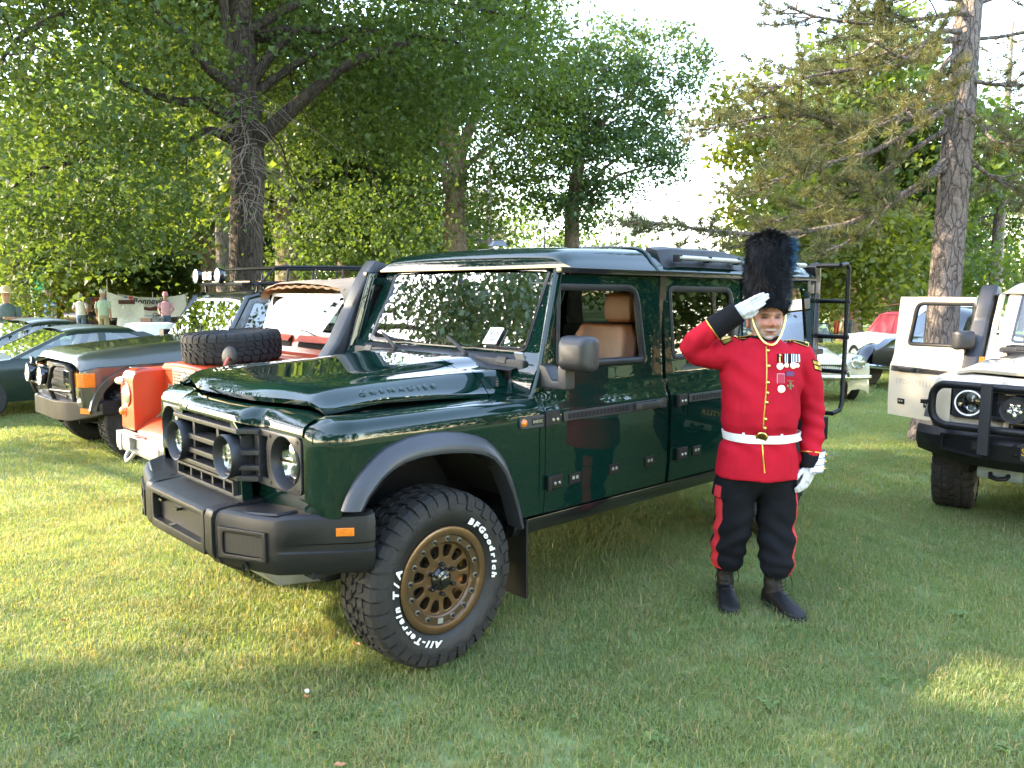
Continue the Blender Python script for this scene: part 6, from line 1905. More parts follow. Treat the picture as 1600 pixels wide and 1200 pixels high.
for sg in (1, -1):
    out = [(-.14, .60), (-.14, .965), (-.3, 1.0), (-1.62, 1.03), (-1.66, 1.03), (-1.66, .55), (AX - .52, .55)]
    arch = [(AX + .50 * math.cos(a), .50 + .46 * math.sin(a)) for a in np.linspace(math.radians(172), math.radians(14), 16)]
    fw2 = panel('front_wing', out + arch + [(AX + .52, .60)], [], lambda u, v: (u, sg * (HW - .04 * max(0, (u + .34) / .2) ** 1.5 - .012 * ((v - .8) / .25) ** 2), v), DKGREY, D, thick=.03, inward=(0, -sg, 0), bevel=.004, ucuts=(-.2, -.26, -.34), cuts=(.7, .85, .95))
    rows = []
    for a in np.linspace(math.radians(178), math.radians(8), 18):
        c, s = math.cos(a), math.sin(a)
        rows.append([(AX + .56 * c, sg * (HW - .005), .50 + .52 * s), (AX + .55 * c, sg * (HW + .018), .50 + .51 * s), (AX + .49 * c, sg * (HW + .022), .50 + .45 * s), (AX + .48 * c, sg * (HW - .05), .50 + .44 * s)])
    MB().grid(rows, cap0=True, cap1=True, cv=True).build('arch_flare', DKGREY, D, sharp=40)
    MB().box(-1.6, -.2, sg * .5 - .01, sg * .5 + .01, .4, 1.0).build('wheel_housing', DARK, D)
    # corner lamp, headlamp
    MB().grid([[(-.105, sg * .60, z), (-.115, sg * .80, z), (-.16, sg * .855, z), (-.265, sg * .870, z), (-.265, sg * .80, z), (-.18, sg * .60, z)] for z in (.805, .95)], cv=True, cap0=True, cap1=True).build('corner_indicator', AMBER, D, bevel=.008)
    MB().box(-.16, -.10, min(sg * .38, sg * .595), max(sg * .38, sg * .595), .80, .955).build('headlamp', pmat('smoked headlamp', (.03, .035, .035), .12, coat=1.0), D, bevel=.01)
    MB().box(-.62, -.50, sg * .880 - .004, sg * .880 + .004, .895, .945).build('wing_sticker', YELLOWP, D)
    # doors, pillars, glass
    dd = panel('body_side', [(-1.68, .52), (-1.66, 1.03), (-1.66, 1.12), (-4.35, 1.12), (-4.4, .55), (-3.75, .55), (-3.68, .85), (-3.45, 1.0), (-3.15, .95), (-2.95, .75), (-2.9, .52)], [], lambda u, v: (u, sg * (HW - .012 * ((v - .8) / .25) ** 2), v), DKGREY, D, thick=.04, inward=(0, -sg, 0), cuts=(.7, .85, 1.0))
    panel('window_frame', [(-1.62, 1.12), (-1.98, 1.70), (-2.5, 1.74), (-4.2, 1.86), (-4.4, 1.12)], [round_poly([(-1.78, 1.16), (-2.04, 1.64), (-2.68, 1.67), (-2.68, 1.16)], .03, 2), round_poly([(-2.76, 1.16), (-2.76, 1.67), (-3.45, 1.72), (-3.45, 1.16)], .03, 2), round_poly([(-3.54, 1.16), (-3.54, 1.74), (-4.1, 1.78), (-4.25, 1.16)], .03, 2)], lambda u, v: (u, sg * (HW - .02 - .20 * (v - 1.12)), v), BGLOSS, D, thick=.03, inward=(0, -sg, 0))
    MB().grid([[(-1.65, sg * (HW - .03), 1.13), (-4.35, sg * (HW - .03), 1.13)], [(-2.0, sg * (HW - .145), 1.70), (-4.2, sg * (HW - .165), 1.80)]]).build('side_glass', GLASS_D, D, smooth=False)
    MB().tube([(-1.56, sg * .80, 1.10), (-1.70, sg * .79, 1.28), (-1.96, sg * .735, 1.70), (-2.1, sg * .735, 1.74)], .034, 8).build('windscreen_pillar', BGLOSS, D)
    MB().tube([(-1.60, sg * .865, 1.20), (-1.66, sg * .95, 1.20)], .02, 8).box(-1.72, -1.62, sg * 1.0 - .07, sg * 1.0 + .07, 1.15, 1.29).build('door_mirror', BPLAST, D, bevel=.012)
    MB().box(-2.6, -2.48, sg * .872, sg * .890, .98, 1.02).build('door_handle', BPLAST, D)
MB().grid([[(-1.60, y, 1.225 - .02 * (y / .8) ** 2) for y in np.linspace(-.80, .80, 9)], [(-1.75, y, 1.42) for y in np.linspace(-.77, .77, 9)], [(-1.96, y, 1.71 - .01 * (y / .7) ** 2) for y in np.linspace(-.72, .72, 9)]]).build('windscreen', WSGLASS, D)
MB().grid([[(-1.52, y, 1.235 - .02 * (y / .8) ** 2) for y in (-.80, -.4, 0, .4, .80)], [(-1.66, y, 1.27 - .02 * (y / .8) ** 2) for y in (-.80, -.4, 0, .4, .80)]]).build('scuttle', BPLAST, D)
for y in (.35, -.35): MB().tube([(-1.57, y, 1.26), (-1.64, y - .18, 1.315), (-1.70, y - .30, 1.37)], .008, 6).build('wiper_arm', BMETAL, D)
rows = []
for (x, z, w) in ((-1.93, 1.69, .70), (-1.98, 1.735, .715), (-2.08, 1.765, .73), (-2.5, 1.80, .735), (-2.9, 1.83, .735), (-3.05, 1.90, .73), (-3.3, 1.925, .73), (-4.15, 1.925, .72), (-4.3, 1.88, .70)):
    rows.append([(x, y * w, z - .045 * abs(y) ** 5) for y in np.linspace(-1, 1, 13)])
MB().grid(rows).grid([rows[0], [(p[0] + .01, p[1], p[2] - .03) for p in rows[0]]]).build('roof', DKGREY, D, sharp=70)
MB().box(-4.35, -1.2, -.78, .78, .5, .62).build('floor_pan', DARK, D)
MB().box(-4.38, -4.30, -.80, .80, .6, 1.85).build('tailgate', DKGREY, D, bevel=.03)
MB().box(-.30, -.14, -.38, .38, .62, 1.0).build('grille', pmat('dark grille', (.03, .033, .033), .4), D, bevel=.01)
gs = MB()
for k in range(6): gs.box(-.14, -.125, -.37, .37, .67 + k * .05, .685 + k * .05)
gs.build('grille_slat', BPLAST2, D)
MB().box(-.35, -.14, -.84, .84, .60, .80).build('front_panel', DKGREY, D, bevel=.02)
for (x, sg) in ((AX, 1), (AX, -1), (-3.28, 1), (-3.28, -1)):
    wheel(D, x, sg * .745, .405, sg, style='steel', proto=WP, R=.41, W=.262, tread_n=40)
for y in (-.5, .5):
    s = MB().hexa([(-2.35, y - .24, .72), (-1.9, y - .24, .72), (-1.9, y + .24, .72), (-2.35, y + .24, .72), (-2.45, y - .23, 1.45), (-2.30, y - .23, 1.45), (-2.30, y + .23, 1.45), (-2.45, y + .23, 1.45)]); s.build('seat', DKTRIM, D, bevel=.04)
# winch bumper and bull bar
rows = []
for (x, y) in ((-.55, -.93), (-.30, -.93), (-.08, -.60), (0, -.36), (0, .36), (-.08, .60), (-.30, .93), (-.55, .93)):
    zb = .45 + .08 * (abs(y) > .7); rows.append([(x, y, zb), (x, y, .64), (x - .04, y, .665), (x - .14, y, .665), (x - .14, y, zb)])
bu = MB().grid(rows, cap0=True, cap1=True, cv=True).build('winch_bumper', BMETAL, D, bevel=.006, sharp=30)
for sg in (1, -1):
    n_ = Vector((.78, sg * .5, 0)).normalized(); u_ = Vector((-n_.y, n_.x, 0))
    MB().obox(Vector((-.19, sg * .765, .56)) + n_ * .004, u_ * .055, (0, 0, .028), n_ * .008).build('bumper_marker', AMBER, bu)
    MB().lathe([(.018, -.01), (.018, .01), (.032, .012), (.032, -.012)], 16, Matrix.Translation((-.06, sg * .40, .45)) @ Matrix.Rotation(math.pi / 2, 4, 'X'), closed=True).build('recovery_eye', BMETAL, bu)
    t2 = MB(); t2.tube([(-.02, sg * .34, .66), (.03, sg * .34, .80), (.00, sg * .38, .98), (-.02, sg * .44, 1.02), (-.06, sg * .66, 1.02), (-.09, sg * .72, .97), (-.10, sg * .73, .66)], .022, 8)
    t2.tube([(.02, sg * .34, .76), (-.08, sg * .73, .76)], .018, 8); t2.build('bull_bar', BMETAL, bu)
    c = Matrix.Translation((.06, sg * .24, .90)) @ Matrix.Rotation(math.pi / 2, 4, 'Y')
    l = MB().lathe([(.03, -.10), (.085, -.05), (.10, .02), (.095, .03), (.088, .026)], 28, c).build('driving_lamp', BGLOSS, bu)
    MB().lathe([(0, .035), (.06, .03), (.09, .024)], 24, c).build('lamp_glass', pmat('pale lamp cover', (.75, .75, .72), .25, coat=.6), l)
MB().tube([(.02, -.36, .80), (.03, 0, .80), (.02, .36, .80)], .022, 8).build('bull_bar', BMETAL, bu)
# roof rack
rk = MB()
x0, x1, w = -1.98, -4.75, .70
zb, zt = 1.865, 2.04
base = [(x0, -w * .86, zb), (x0, w * .86, zb), (x0 - .16, w, zb), (x1, w, zb + .06), (x1, -w, zb + .06), (x0 - .16, -w, zb)]
rk.tube(base, .022, 6, closed=True)
topl = [(x0 - .36, -w, zt + .02), (x0 - .5, -w, zt + .03), (x1, -w, zt + .08), (x1, w, zt + .08), (x0 - .5, w, zt + .03), (x0 - .36, w, zt + .02)]
rk.tube(topl, .022, 6); rk.tube([(x0 - .16, w, zb), (x0 - .36, w, zt + .02), (x0 - .36, -w, zt + .02), (x0 - .16, -w, zb)], .016, 6)
for k in range(7):
    x = lerp(x0 - .5, x1, k / 6)
    for sg in (1, -1): rk.tube([(x, sg * w, zb + .03), (x - .03, sg * w, zt + .05)], .011, 6)
rk = rk.build('roof_rack', BMETAL, D)
dk = MB()
for k in range(12):
    x = lerp(x0 - .1, x1 + .05, k / 11); dk.box(x - .06, x + .06, -w + .02, w - .02, zb + .02 + .005 * k, zb + .03 + .005 * k)
dk.build('rack_floor', BGLOSS, rk)
ft = MB()
for x in (-2.1, -2.9, -4.1):
    for sg in (1, -1): ft.tube([(x, sg * .70, 1.76), (x, sg * .72, 1.85), (x + .06, sg * .70, zb)], .018, 6)
ft.build('rack_foot', BMETAL, rk)
for (y, rd) in ((-.62, 1), (-.36, 0), (-.22, 0), (.02, 1)):
    M = Matrix.Translation((x0 + .03, y, zb + .10)) @ Matrix.Rotation(math.pi / 2, 4, 'Y')
    if rd:
        l = MB().lathe([(.03, -.09), (.082, -.05), (.095, .02), (.092, .03), (.085, .026)], 28, M).build('rack_lamp', BGLOSS, rk)
        MB().lathe([(0, .03), (.05, .03), (.086, .022)], 24, M).build('lamp_glass', pmat('clear ribbed lens', (.70, .70, .66), .2, .3, coat=.8, vary=.2, scale=40), l)
    else:
        l = MB().box(x0 - .03, x0 + .04, y - .055, y + .055, zb + .045, zb + .15).build('rack_lamp', BGLOSS, rk, bevel=.008)
        MB().box(x0 + .04, x0 + .048, y - .048, y + .048, zb + .052, zb + .143).build('lamp_glass', pmat('clear ribbed lens', (.70, .70, .66), .2, .3, coat=.8, vary=.2, scale=40), l)

# ------------------------------------------------------------------ ordinary cars, lofted from a few stations
def car(label, loc, rz, paint, L=4.4, W=1.7, hood=.86, belt=.90, roof=1.36, stations=None, roofp=None, cab=(1.25, 1.75, 3.0, 3.75), name='parked_car', group=None, wheel_r=.31, parts=True, tail=.9, wheels=(.85, 3.45), lamps=True, zoff=-.13, glass=None):
    """x runs back from the nose; cab = windscreen foot, roof front, roof rear, rear-window foot"""
    t = thing(name, label, 'car', (loc[0], loc[1], zoff), rz, group)
    hw = W / 2
    rows = []
    st = stations or [(0, .52, .74), (.03, .62, .84), (.12, .70, .93), (.35, hood - .04, .985), (.9, hood, 1.0), (cab[0], belt, 1.0), ((cab[0] + cab[3]) / 2, belt, 1.0), (cab[3], belt, 1.0), (L - .35, tail, .985), (L - .08, tail - .06, .95), (L - .02, tail - .15, .90), (L, tail - .35, .86)]
    for x, z, w in st:
        r = [(-x, -hw * w * .94, .24 if x > .05 and x < L - .05 else .34), (-x, -hw * w, .42), (-x, -hw * w, min(.66, z - .06)), (-x, -hw * w * .985, z - .055), (-x, -hw * w * .95, z - .012), (-x, -hw * w * .8, z + .006), (-x, 0, z + .025)]
        rows.append(r + [(p[0], -p[1], p[2]) for p in r[-2::-1]])
    MB().grid(rows, cap0=True, cap1=True).build('body', paint, t, sharp=40)
    a, b_, c, d = cab
    def cabrow(x, z, w): return [(-x, -hw * w, belt - .01), (-x, -hw * (w - .02), lerp(belt, z, .35)), (-x, -hw * (w - .09), z - .06), (-x, -hw * (w - .13), z - .015), (-x, -hw * .5, z + .02), (-x, 0, z + .03), (-x, hw * .5, z + .02), (-x, hw * (w - .13), z - .015), (-x, hw * (w - .09), z - .06), (-x, hw * (w - .02), lerp(belt, z, .35)), (-x, hw * w, belt - .01)]
    rp = roofp or paint
    # roof skin and pillars
    rr = [cabrow(b_, roof - .03, .93)[2:9], cabrow(b_ + .15, roof, .93)[2:9], cabrow((b_ + c) / 2, roof + .015, .93)[2:9], cabrow(c - .1, roof, .93)[2:9], cabrow(c, roof - .02, .93)[2:9]]
    MB().grid(rr).build('roof', rp, t, sharp=60)
    for sg in (1, -1):
        pl = MB()
        for (x0, x1, w_) in ((a, b_, .05), ((b_ + c) / 2, (b_ + c) / 2, .05), (d, c, .12)):
            pl.hexa([(-x0 - w_, sg * hw * .93, belt - .02), (-x0 + w_, sg * hw * .93, belt - .02), (-x0 + w_, sg * hw * .88, belt - .02), (-x0 - w_, sg * hw * .88, belt - .02), (-x1 - w_, sg * hw * .83, roof - .05), (-x1 + w_, sg * hw * .83, roof - .05), (-x1 + w_, sg * hw * .78, roof - .05), (-x1 - w_, sg * hw * .78, roof - .05)])
        pl.build('pillar', rp, t)
        MB().add([(-a - .03, sg * hw * .91, belt), (-d + .06, sg * hw * .91, belt), (-c + .06, sg * hw * .815, roof - .05), (-b_ - .03, sg * hw * .815, roof - .05)], [(0, 1, 2, 3)]).build('side_window', glass or GLASS, t, smooth=False)
    MB().add([(-a, -hw * .86, belt), (-a, hw * .86, belt), (-b_, hw * .78, roof - .035), (-b_, -hw * .78, roof - .035)], [(0, 1, 2, 3)]).build('windscreen', WSGLASS, t, smooth=False)
    MB().add([(-d, -hw * .86, belt), (-d, hw * .86, belt), (-c, hw * .78, roof - .035), (-c, -hw * .78, roof - .035)], [(0, 1, 2, 3)]).build('rear_window', WSGLASS, t, smooth=False)
    if parts:
        MB().box(-d + .3, -a - .45, -hw * .78, hw * .78, .55, .82).build('cabin', DKTRIM, t, bevel=.05)
        for y in (-.36, .36): MB().hexa([(-a - 1.15, y - .2, .7), (-a - .95, y - .2, .7), (-a - .95, y + .2, .7), (-a - 1.15, y + .2, .7), (-a - 1.3, y - .19, 1.18), (-a - 1.2, y - .19, 1.18), (-a - 1.2, y + .19, 1.18), (-a - 1.3, y + .19, 1.18)]).build('seat', DKTRIM, t, bevel=.04)
    My = Matrix.Rotation(math.pi / 2, 4, 'X')
    for x in wheels:
        for sg in (1, -1):
            M = Matrix.Translation((-x, sg * (hw - .09), wheel_r)) @ Matrix.Rotation(-sg * math.pi / 2, 4, 'X')
            w_ = MB().lathe([(.0, -.1), (wheel_r * .9, -.1), (wheel_r, -.06), (wheel_r, .06), (wheel_r * .92, .1), (wheel_r * .66, .095)], 28, M).build('wheel', RUBBER_CLEAN, t)
            MB().lathe([(0, .085), (wheel_r * .25, .09), (wheel_r * .55, .07), (wheel_r * .66, .098)], 24, M).build('wheel_rim', ALU, w_)
    if lamps:
        for sg in (1, -1):
            MB().lathe([(0, .03), (.05, .022), (.075, 0)], 18, Matrix.Translation((-.03, sg * hw * .62, .58)) @ Matrix.Rotation(math.pi / 2, 4, 'Y')).build('headlamp', STEEL, t)
            MB().box(-L - .01, -L + .05, sg * hw * .62 - .12, sg * hw * .62 + .12, tail - .27, tail - .17).build('tail_lamp', REDL, t)
    MB().tube([(-.10, -hw * .9, .45), (.03, -hw * .7, .45), (.06, 0, .45), (.03, hw * .7, .45), (-.10, hw * .9, .45)], .045, 8).build('bumper', CHROME if lamps else BPLAST, t)
    return t
DKGRNCAR = pmat('very dark green gloss paint', (.010, .022, .015), .4, coat=.3, coat_rough=.1, vary=.05, spec=.3)
BLKCAR = pmat('black gloss paint', (.010, .010, .011), .2, coat=1.0, vary=.05)
SILV = pmat('silver paint', (.45, .47, .48), .35, .5, .8, vary=.05)
WHTCAR = pmat('white paint', (.75, .75, .73), .3, coat=.8, vary=.03)
BLUCAR = pmat('blue grey paint', (.20, .27, .34), .3, .2, .8, vary=.05)
REDCAR = pmat('red paint', (.45, .03, .03), .3, coat=.8, vary=.05)

p = at(62, 600, 13.5)
car('low dark green saloon with wide windscreen beside the grey-green off-roader', (gpos(.7, -10.0)), CTH - .02, DKGRNCAR, L=4.6, W=1.74, hood=.80, belt=.84, roof=1.21, cab=(1.25, 1.95, 2.9, 3.75), lamps=False)
car('dark green coupe at the left edge with a steep rear window', (gpos(.8, -12.2)), CTH + .05, DKGRNCAR, L=4.5, W=1.8, hood=.78, belt=.86, roof=1.26, cab=(1.3, 2.1, 2.8, 3.6), lamps=False)
# ------------------------------------------------------------------ the guardsman
from mathutils.bvhtree import BVHTree
RED = pmat('scarlet tunic cloth', (.46, .010, .026), .8, vary=.06, scale=5, bump=.3, bump_scale=420, spec=.12, col2=(.36, .008, .022))
REDST = pmat('red trouser stripe', (.48, .02, .028), .75, vary=.08, scale=20)
NAVY = pmat('black wool', (.009, .009, .011), .85, vary=.2, scale=10, bump=.25, bump_scale=400, spec=.12)
TROUS = pmat('black trouser cloth', (.008, .009, .012), .82, vary=.25, scale=6, bump=.2, bump_scale=350, spec=.1)
WHITEG = pmat('white glove cotton', (.60, .60, .63), .85, vary=.05, scale=40, bump=.25, bump_scale=500)
BELTW = pmat('white belt', (.78, .78, .78), .45, vary=.04, scale=30)
LILAC = pmat('white cuff slash', (.66, .66, .78), .75, vary=.04)
LEATHER = pmat('black boot leather', (.007, .007, .008), .5, vary=.3, scale=30, bump=.2, bump_scale=200, spec=.3)
FUR = pmat('black bearskin fur', (.0035, .0035, .0045), .6, vary=.3, scale=20, spec=.18)
PLUME = pmat('blue plume', (.022, .085, .17), .8, vary=.3, scale=40)

GX, GY_ = 1.235, 3.965
guard = thing('person', 'saluting man in scarlet guard tunic, tall black bearskin, white gloves and black trousers', 'person', (GX, GY_, 0))

def solid(mb, name, mat, parent, voxel=.009, smooth_it=6, fn=None):
    """joins overlapping shapes into one continuous skin"""
    me = bpy.data.meshes.new(name); me.from_pydata(mb.v, [], mb.f)
    bm = bmesh.new(); bm.from_mesh(me); bmesh.ops.recalc_face_normals(bm, faces=bm.faces); bm.to_mesh(me); bm.free()
    tmp = bpy.data.objects.new('tmp', me); COL.objects.link(tmp)
    r = tmp.modifiers.new('r', 'REMESH'); r.mode = 'VOXEL'; r.voxel_size = voxel
    s = tmp.modifiers.new('s', 'SMOOTH'); s.iterations = smooth_it; s.factor = .5
    dg = bpy.context.evaluated_depsgraph_get(); dg.update()
    out = bpy.data.meshes.new_from_object(tmp.evaluated_get(dg))
    bpy.data.objects.remove(tmp); bpy.data.meshes.remove(me)
    n = len(out.vertices)
    co = np.zeros(n * 3, np.float32); out.vertices.foreach_get('co', co); co = co.reshape(-1, 3).astype(float)
    if fn is not None:
        no = np.zeros(n * 3, np.float32); out.vertices.foreach_get('normal', no); no = no.reshape(-1, 3)
        co = co + no * fn(co)[:, None]
        out.vertices.foreach_set('co', co.astype(np.float32).ravel())
    out.name = name
    out.materials.clear(); out.materials.append(mat)
    out.polygons.foreach_set('use_smooth', [True] * len(out.polygons))
    out.update()
    o = bpy.data.objects.new(name, out); COL.objects.link(o)
    if parent is not None: o.parent = parent
    return o

def oval_rows(spec, n=28, pw=2.3):
    """spec rows: (z, cx, cy, rx, ry_front, ry_back) -> superellipse rings"""
    rows = []
    for z, cx, cy, rx, rf, rb in spec:
        r = []
        for i in range(n):
            a = 2 * math.pi * i / n
            c, s = math.cos(a), math.sin(a)
            x = math.copysign(abs(c) ** (2 / pw), c); y = math.copysign(abs(s) ** (2 / pw), s)
            r.append((cx + rx * x, cy + (rb if y > 0 else rf) * y, z))
        rows.append(r)
    return rows

def wr(co, k):
    x, y, z = co[:, 0], co[:, 1], co[:, 2]
    return k * (np.sin(26 * x + 11 * z + 5 * np.sin(9 * z)) * .5 + np.sin(38 * z - 17 * x + 4 * np.sin(13 * x + 2)) * .5)

# tunic
J = MB()
J.grid(oval_rows([(.738, .000, .01, .205, .165, .155), (.80, .0, .01, .200, .165, .158), (.88, 0, .008, .188, .162, .150), (.93, 0, .005, .172, .152, .138), (.965, 0, .005, .172, .152, .138),
                  (1.01, 0, 0, .184, .170, .140), (1.08, 0, 0, .188, .172, .142), (1.18, -.002, .005, .190, .160, .142), (1.27, -.004, .01, .198, .146, .140), (1.335, -.004, .015, .205, .128, .132), (1.375, -.004, .02, .180, .108, .116), (1.402, 0, .022, .125, .088, .095), (1.425, .004, .022, .080, .074, .078), (1.440, .006, .02, .070, .068, .070)]), cv=True, cap0=True, cap1=True)
# raised right arm and hanging left arm
J.tube([(-.13, .02, 1.345), (-.19, .01, 1.355), (-.27, -.005, 1.350), (-.335, -.02, 1.362), (-.362, -.035, 1.385), (-.345, -.060, 1.42), (-.29, -.082, 1.462), (-.235, -.10, 1.502), (-.190, -.11, 1.535)], [.085, .086, .074, .066, .060, .057, .056, .054, .050], 16)
J.tube([(.13, .02, 1.34), (.185, .02, 1.335), (.225, .022, 1.27), (.250, .025, 1.18), (.266, .025, 1.09), (.268, .010, 1.02), (.262, -.012, .93), (.252, -.035, .845), (.248, -.045, .81)], [.082, .084, .074, .067, .062, .058, .056, .052, .050], 16)
def tunic_folds(co):
    x, y, z = co[:, 0], co[:, 1], co[:, 2]
    f = wr(co, .0012)
    belt = np.exp(-((z - .90) / .05) ** 2) + .7 * np.exp(-((z - 1.005) / .05) ** 2)
    f += belt * .0060 * np.sin(44 * x + 3 * np.sin(20 * z))
    f += .004 * np.clip((.80 - z) / .06, 0, 1) * np.sin(30 * x + 1.2)
    # diagonal pull from the raised shoulder
    f += .0065 * np.exp(-((x + .12) / .10) ** 2 - ((z - 1.24) / .12) ** 2) * np.sin(48 * (z + .8 * x))
    # creases at both elbows and armpits
    f += .008 * np.exp(-((x + .30) / .07) ** 2 - ((z - 1.38) / .07) ** 2) * np.sin(95 * (x - .3 * z))
    f += .007 * np.exp(-((x - .262) / .08) ** 2 - ((z - 1.02) / .10) ** 2) * np.sin(85 * (z + .4 * x))
    f += .006 * np.exp(-((x - .19) / .05) ** 2 - ((z - 1.20) / .09) ** 2) * np.sin(60 * x + 50 * z)
    return f
tunic = solid(J, 'tunic', RED, guard, .0085, 5, tunic_folds)

# trousers
T = MB()
T.grid(oval_rows([(.62, -.115, .015, .105, .095, .10), (.70, -.06, .012, .15, .12, .12), (.80, 0, .01, .178, .14, .14), (.88, 0, .01, .165, .13, .13)], 24), cv=True, cap0=True, cap1=True)
def leg(sx, ax, ay, kx):
    T.grid(oval_rows([(.78, sx * .080, .012, .105, .11, .115), (.68, sx * .096, .012, .105, .105, .105), (.58, sx * .105, .010, .099, .10, .098), (.48, kx, .004, .092, .092, .090), (.41, lerp(kx, ax, .35), .35 * ay, .090, .090, .090), (.34, lerp(kx, ax, .7), ay * .7, .090, .086, .090),
                      (.27, ax, ay, .084, .082, .088), (.225, ax, ay, .080, .078, .084), (.185, ax, ay, .058, .058, .062)], 24, 2.1), cv=True, cap0=True, cap1=True)
RA = (-.122, .045); LA = (.100, -.045)
leg(-1, RA[0], RA[1], -.112); leg(1, LA[0], LA[1], .104)
def trouser_folds(co):
    x, y, z = co[:, 0], co[:, 1], co[:, 2]
    f = wr(co, .0012)
    f += .0070 * np.exp(-((z - .42) / .12) ** 2) * np.sin(52 * z + 22 * np.abs(x) + 2.5 * np.sin(14 * x + 8 * y))
    f += .006 * np.exp(-((z - .28) / .05) ** 2) * np.sin(70 * z + 18 * x + 9 * y)
    f += .003 * np.sin(40 * z - 12 * x) * np.exp(-((z - .62) / .08) ** 2)
    return f
trousers = solid(T, 'trousers', TROUS, guard, .0085, 4, trouser_folds)

dg_ = bpy.context.evaluated_depsgraph_get()
def bvh(o):
    me = o.data
    return BVHTree.FromPolygons([v.co.copy() for v in me.vertices], [tuple(p.vertices) for p in me.polygons])
BJ, BTR = bvh(tunic), bvh(trousers)
CAMV = Vector((0, 0, CAM_H)) - Vector((GX, GY_, 0))
def hit(tree, px, py):
    d = (_fw + _r * ((px - 800) / FPX) - _u * ((py - 600) / FPX)).normalized()
    p, n, i, t = tree.ray_cast(CAMV, d)
    if p is None:
        p, n, i, t = tree.find_nearest(CAMV + d * (GY_ / d.y))
    return p, n
def patch(tree, quad, nu, nv, thick, name, mat, parent, lift=.0005):
    """cloth piece laid on the surface seen between four photo pixels"""
    (a, b, c, d) = [Vector(q) for q in quad]
    P = []; ok = None
    for i in range(nv + 1):
        row = []
        for j in range(nu + 1):
            u, v = j / nu, i / nv
            q = a * (1 - u) * (1 - v) + b * u * (1 - v) + c * u * v + d * (1 - u) * v
            p, n = hit(tree, q.x, q.y)
            if p is None: p, n = ok if ok else (None, None)
            else: ok = (p, n)
            row.append((p, n))
        P.append(row)
    if any(p is None for r in P for p, n in r): return None
    top = [[p + n * (lift + thick) for p, n in r] for r in P]
    mb = MB(); mb.grid(top)
    edge = [(i, 0) for i in range(nv + 1)] + [(nv, j) for j in range(1, nu + 1)] + [(i, nu) for i in range(nv - 1, -1, -1)] + [(0, j) for j in range(nu - 1, 0, -1)]
    mb.grid([[top[i][j] for i, j in edge], [P[i][j][0] - P[i][j][1] * .002 for i, j in edge]], cv=True)
    return mb.build(name, mat, parent, sharp=50)
def surf_tube(tree, pix, r, name, mat, parent, sub=6, lift=.001):
    pts = []
    for k in range(len(pix) - 1):
        for s in range(sub):
            q = Vector(pix[k]).lerp(Vector(pix[k + 1]), s / sub)
            p, n = hit(tree, q.x, q.y)
            if p is not None: pts.append(p + n * lift)
    return MB().tube(pts, r, 6).build(name, mat, parent)

# placket, buttons
surf_tube(BJ, [(1197, 541), (1198, 575), (1197, 612), (1194, 645), (1192, 672)], .0042, 'placket_piping', GOLD, tunic)
surf_tube(BJ, [(1191, 694), (1192, 715), (1195, 744)], .0040, 'placket_piping', GOLD, tunic)
for (px, py) in ((1200, 548), (1201, 572), (1200, 598), (1199, 614), (1198, 629), (1196, 655), (1195, 669)):
    p, n = hit(BJ, px, py)
    M = Matrix.Translation(p + n * .001) @ n.to_track_quat('Z', 'Y').to_matrix().to_4x4()
    MB().lathe([(0, .0075), (.005, .0068), (.0088, .0035), (.0092, 0)], 14, M).build('button', BRASS, tunic)
# belt, buckle
def ring_on(tree, z, off, n=56):
    r = []
    for i in range(n):
        a = 2 * math.pi * i / n
        d = Vector((math.cos(a), math.sin(a), 0))
        p, nn, k, t = tree.ray_cast(Vector((0, .005, z)) + d * .222, -d)
        if p is None: p = Vector((0, 0, z)) + d * .16
        r.append((p, d))
    # even out folds
    R = [((p - Vector((0, .005, z))).length) for p, d in r]
    R2 = [sum(R[(i + k) % n] for k in range(-3, 4)) / 7 for i in range(n)]
    return [tuple(Vector((0, .005, z)) + d * (max(q, w) * .35 + q * .65 + off)) for (p, d), q, w in zip(r, R2, R)]
MB().grid([ring_on(BJ, .928, .002), ring_on(BJ, .928, .008), ring_on(BJ, .948, .0095), ring_on(BJ, .968, .008), ring_on(BJ, .968, .002)], cv=True).build('belt', BELTW, guard, sharp=50)
p, n = hit(BJ, 1190, 681)
M = Matrix.Translation(p + n * .010) @ n.to_track_quat('Z', 'Y').to_matrix().to_4x4()
bk = MB().lathe([(0, .004), (.019, .004), (.021, .006), (.026, .0065), (.029, .003), (.029, -.004)], 32, M).build('belt_buckle', BRASS, guard)
MB().lathe([(0, .0065), (.012, .0055), (.0185, .0045)], 24, M).build('buckle_boss', pmat('dark brass', (.30, .19, .05), .35, 1.0, vary=.2, scale=60), bk)
for px in (1162, 1219):
    p, n = hit(BJ, px, 682 if px < 1190 else 684)
    MB().obox(p + n * .011 + Vector((0, 0, -.004)), (.006, 0, 0), (0, .002, 0), (0, 0, .024)).build('belt_keeper', BELTW, guard, bevel=.002)
# collar
MB().grid(oval_rows([(1.392, .004, .022, .088, .082, .088), (1.405, .005, .022, .084, .080, .085), (1.438, .006, .020, .076, .075, .076), (1.442, .006, .020, .070, .070, .070)], 36, 2.1), cv=True).build('collar', NAVY, tunic)
# epaulettes with gold edging
for quad, btn in ((((1147, 519), (1172, 512), (1176, 524), (1152, 530)), (1151, 522)), (((1231, 524), (1263, 535), (1262, 543), (1233, 533)), (1259, 537))):
    patch(BJ, quad, 6, 3, .005, 'epaulette', NAVY, tunic)
    surf_tube(BJ, list(quad) + [quad[0]], .0022, 'epaulette_braid', GOLD, tunic, 4, .006)
    p, n = hit(BJ, *btn)
    MB().lathe([(0, .007), (.005, .006), (.0085, .002), (.009, 0)], 12, Matrix.Translation(p + n * .005) @ n.to_track_quat('Z', 'Y').to_matrix().to_4x4()).build('epaulette_button', BRASS, tunic)
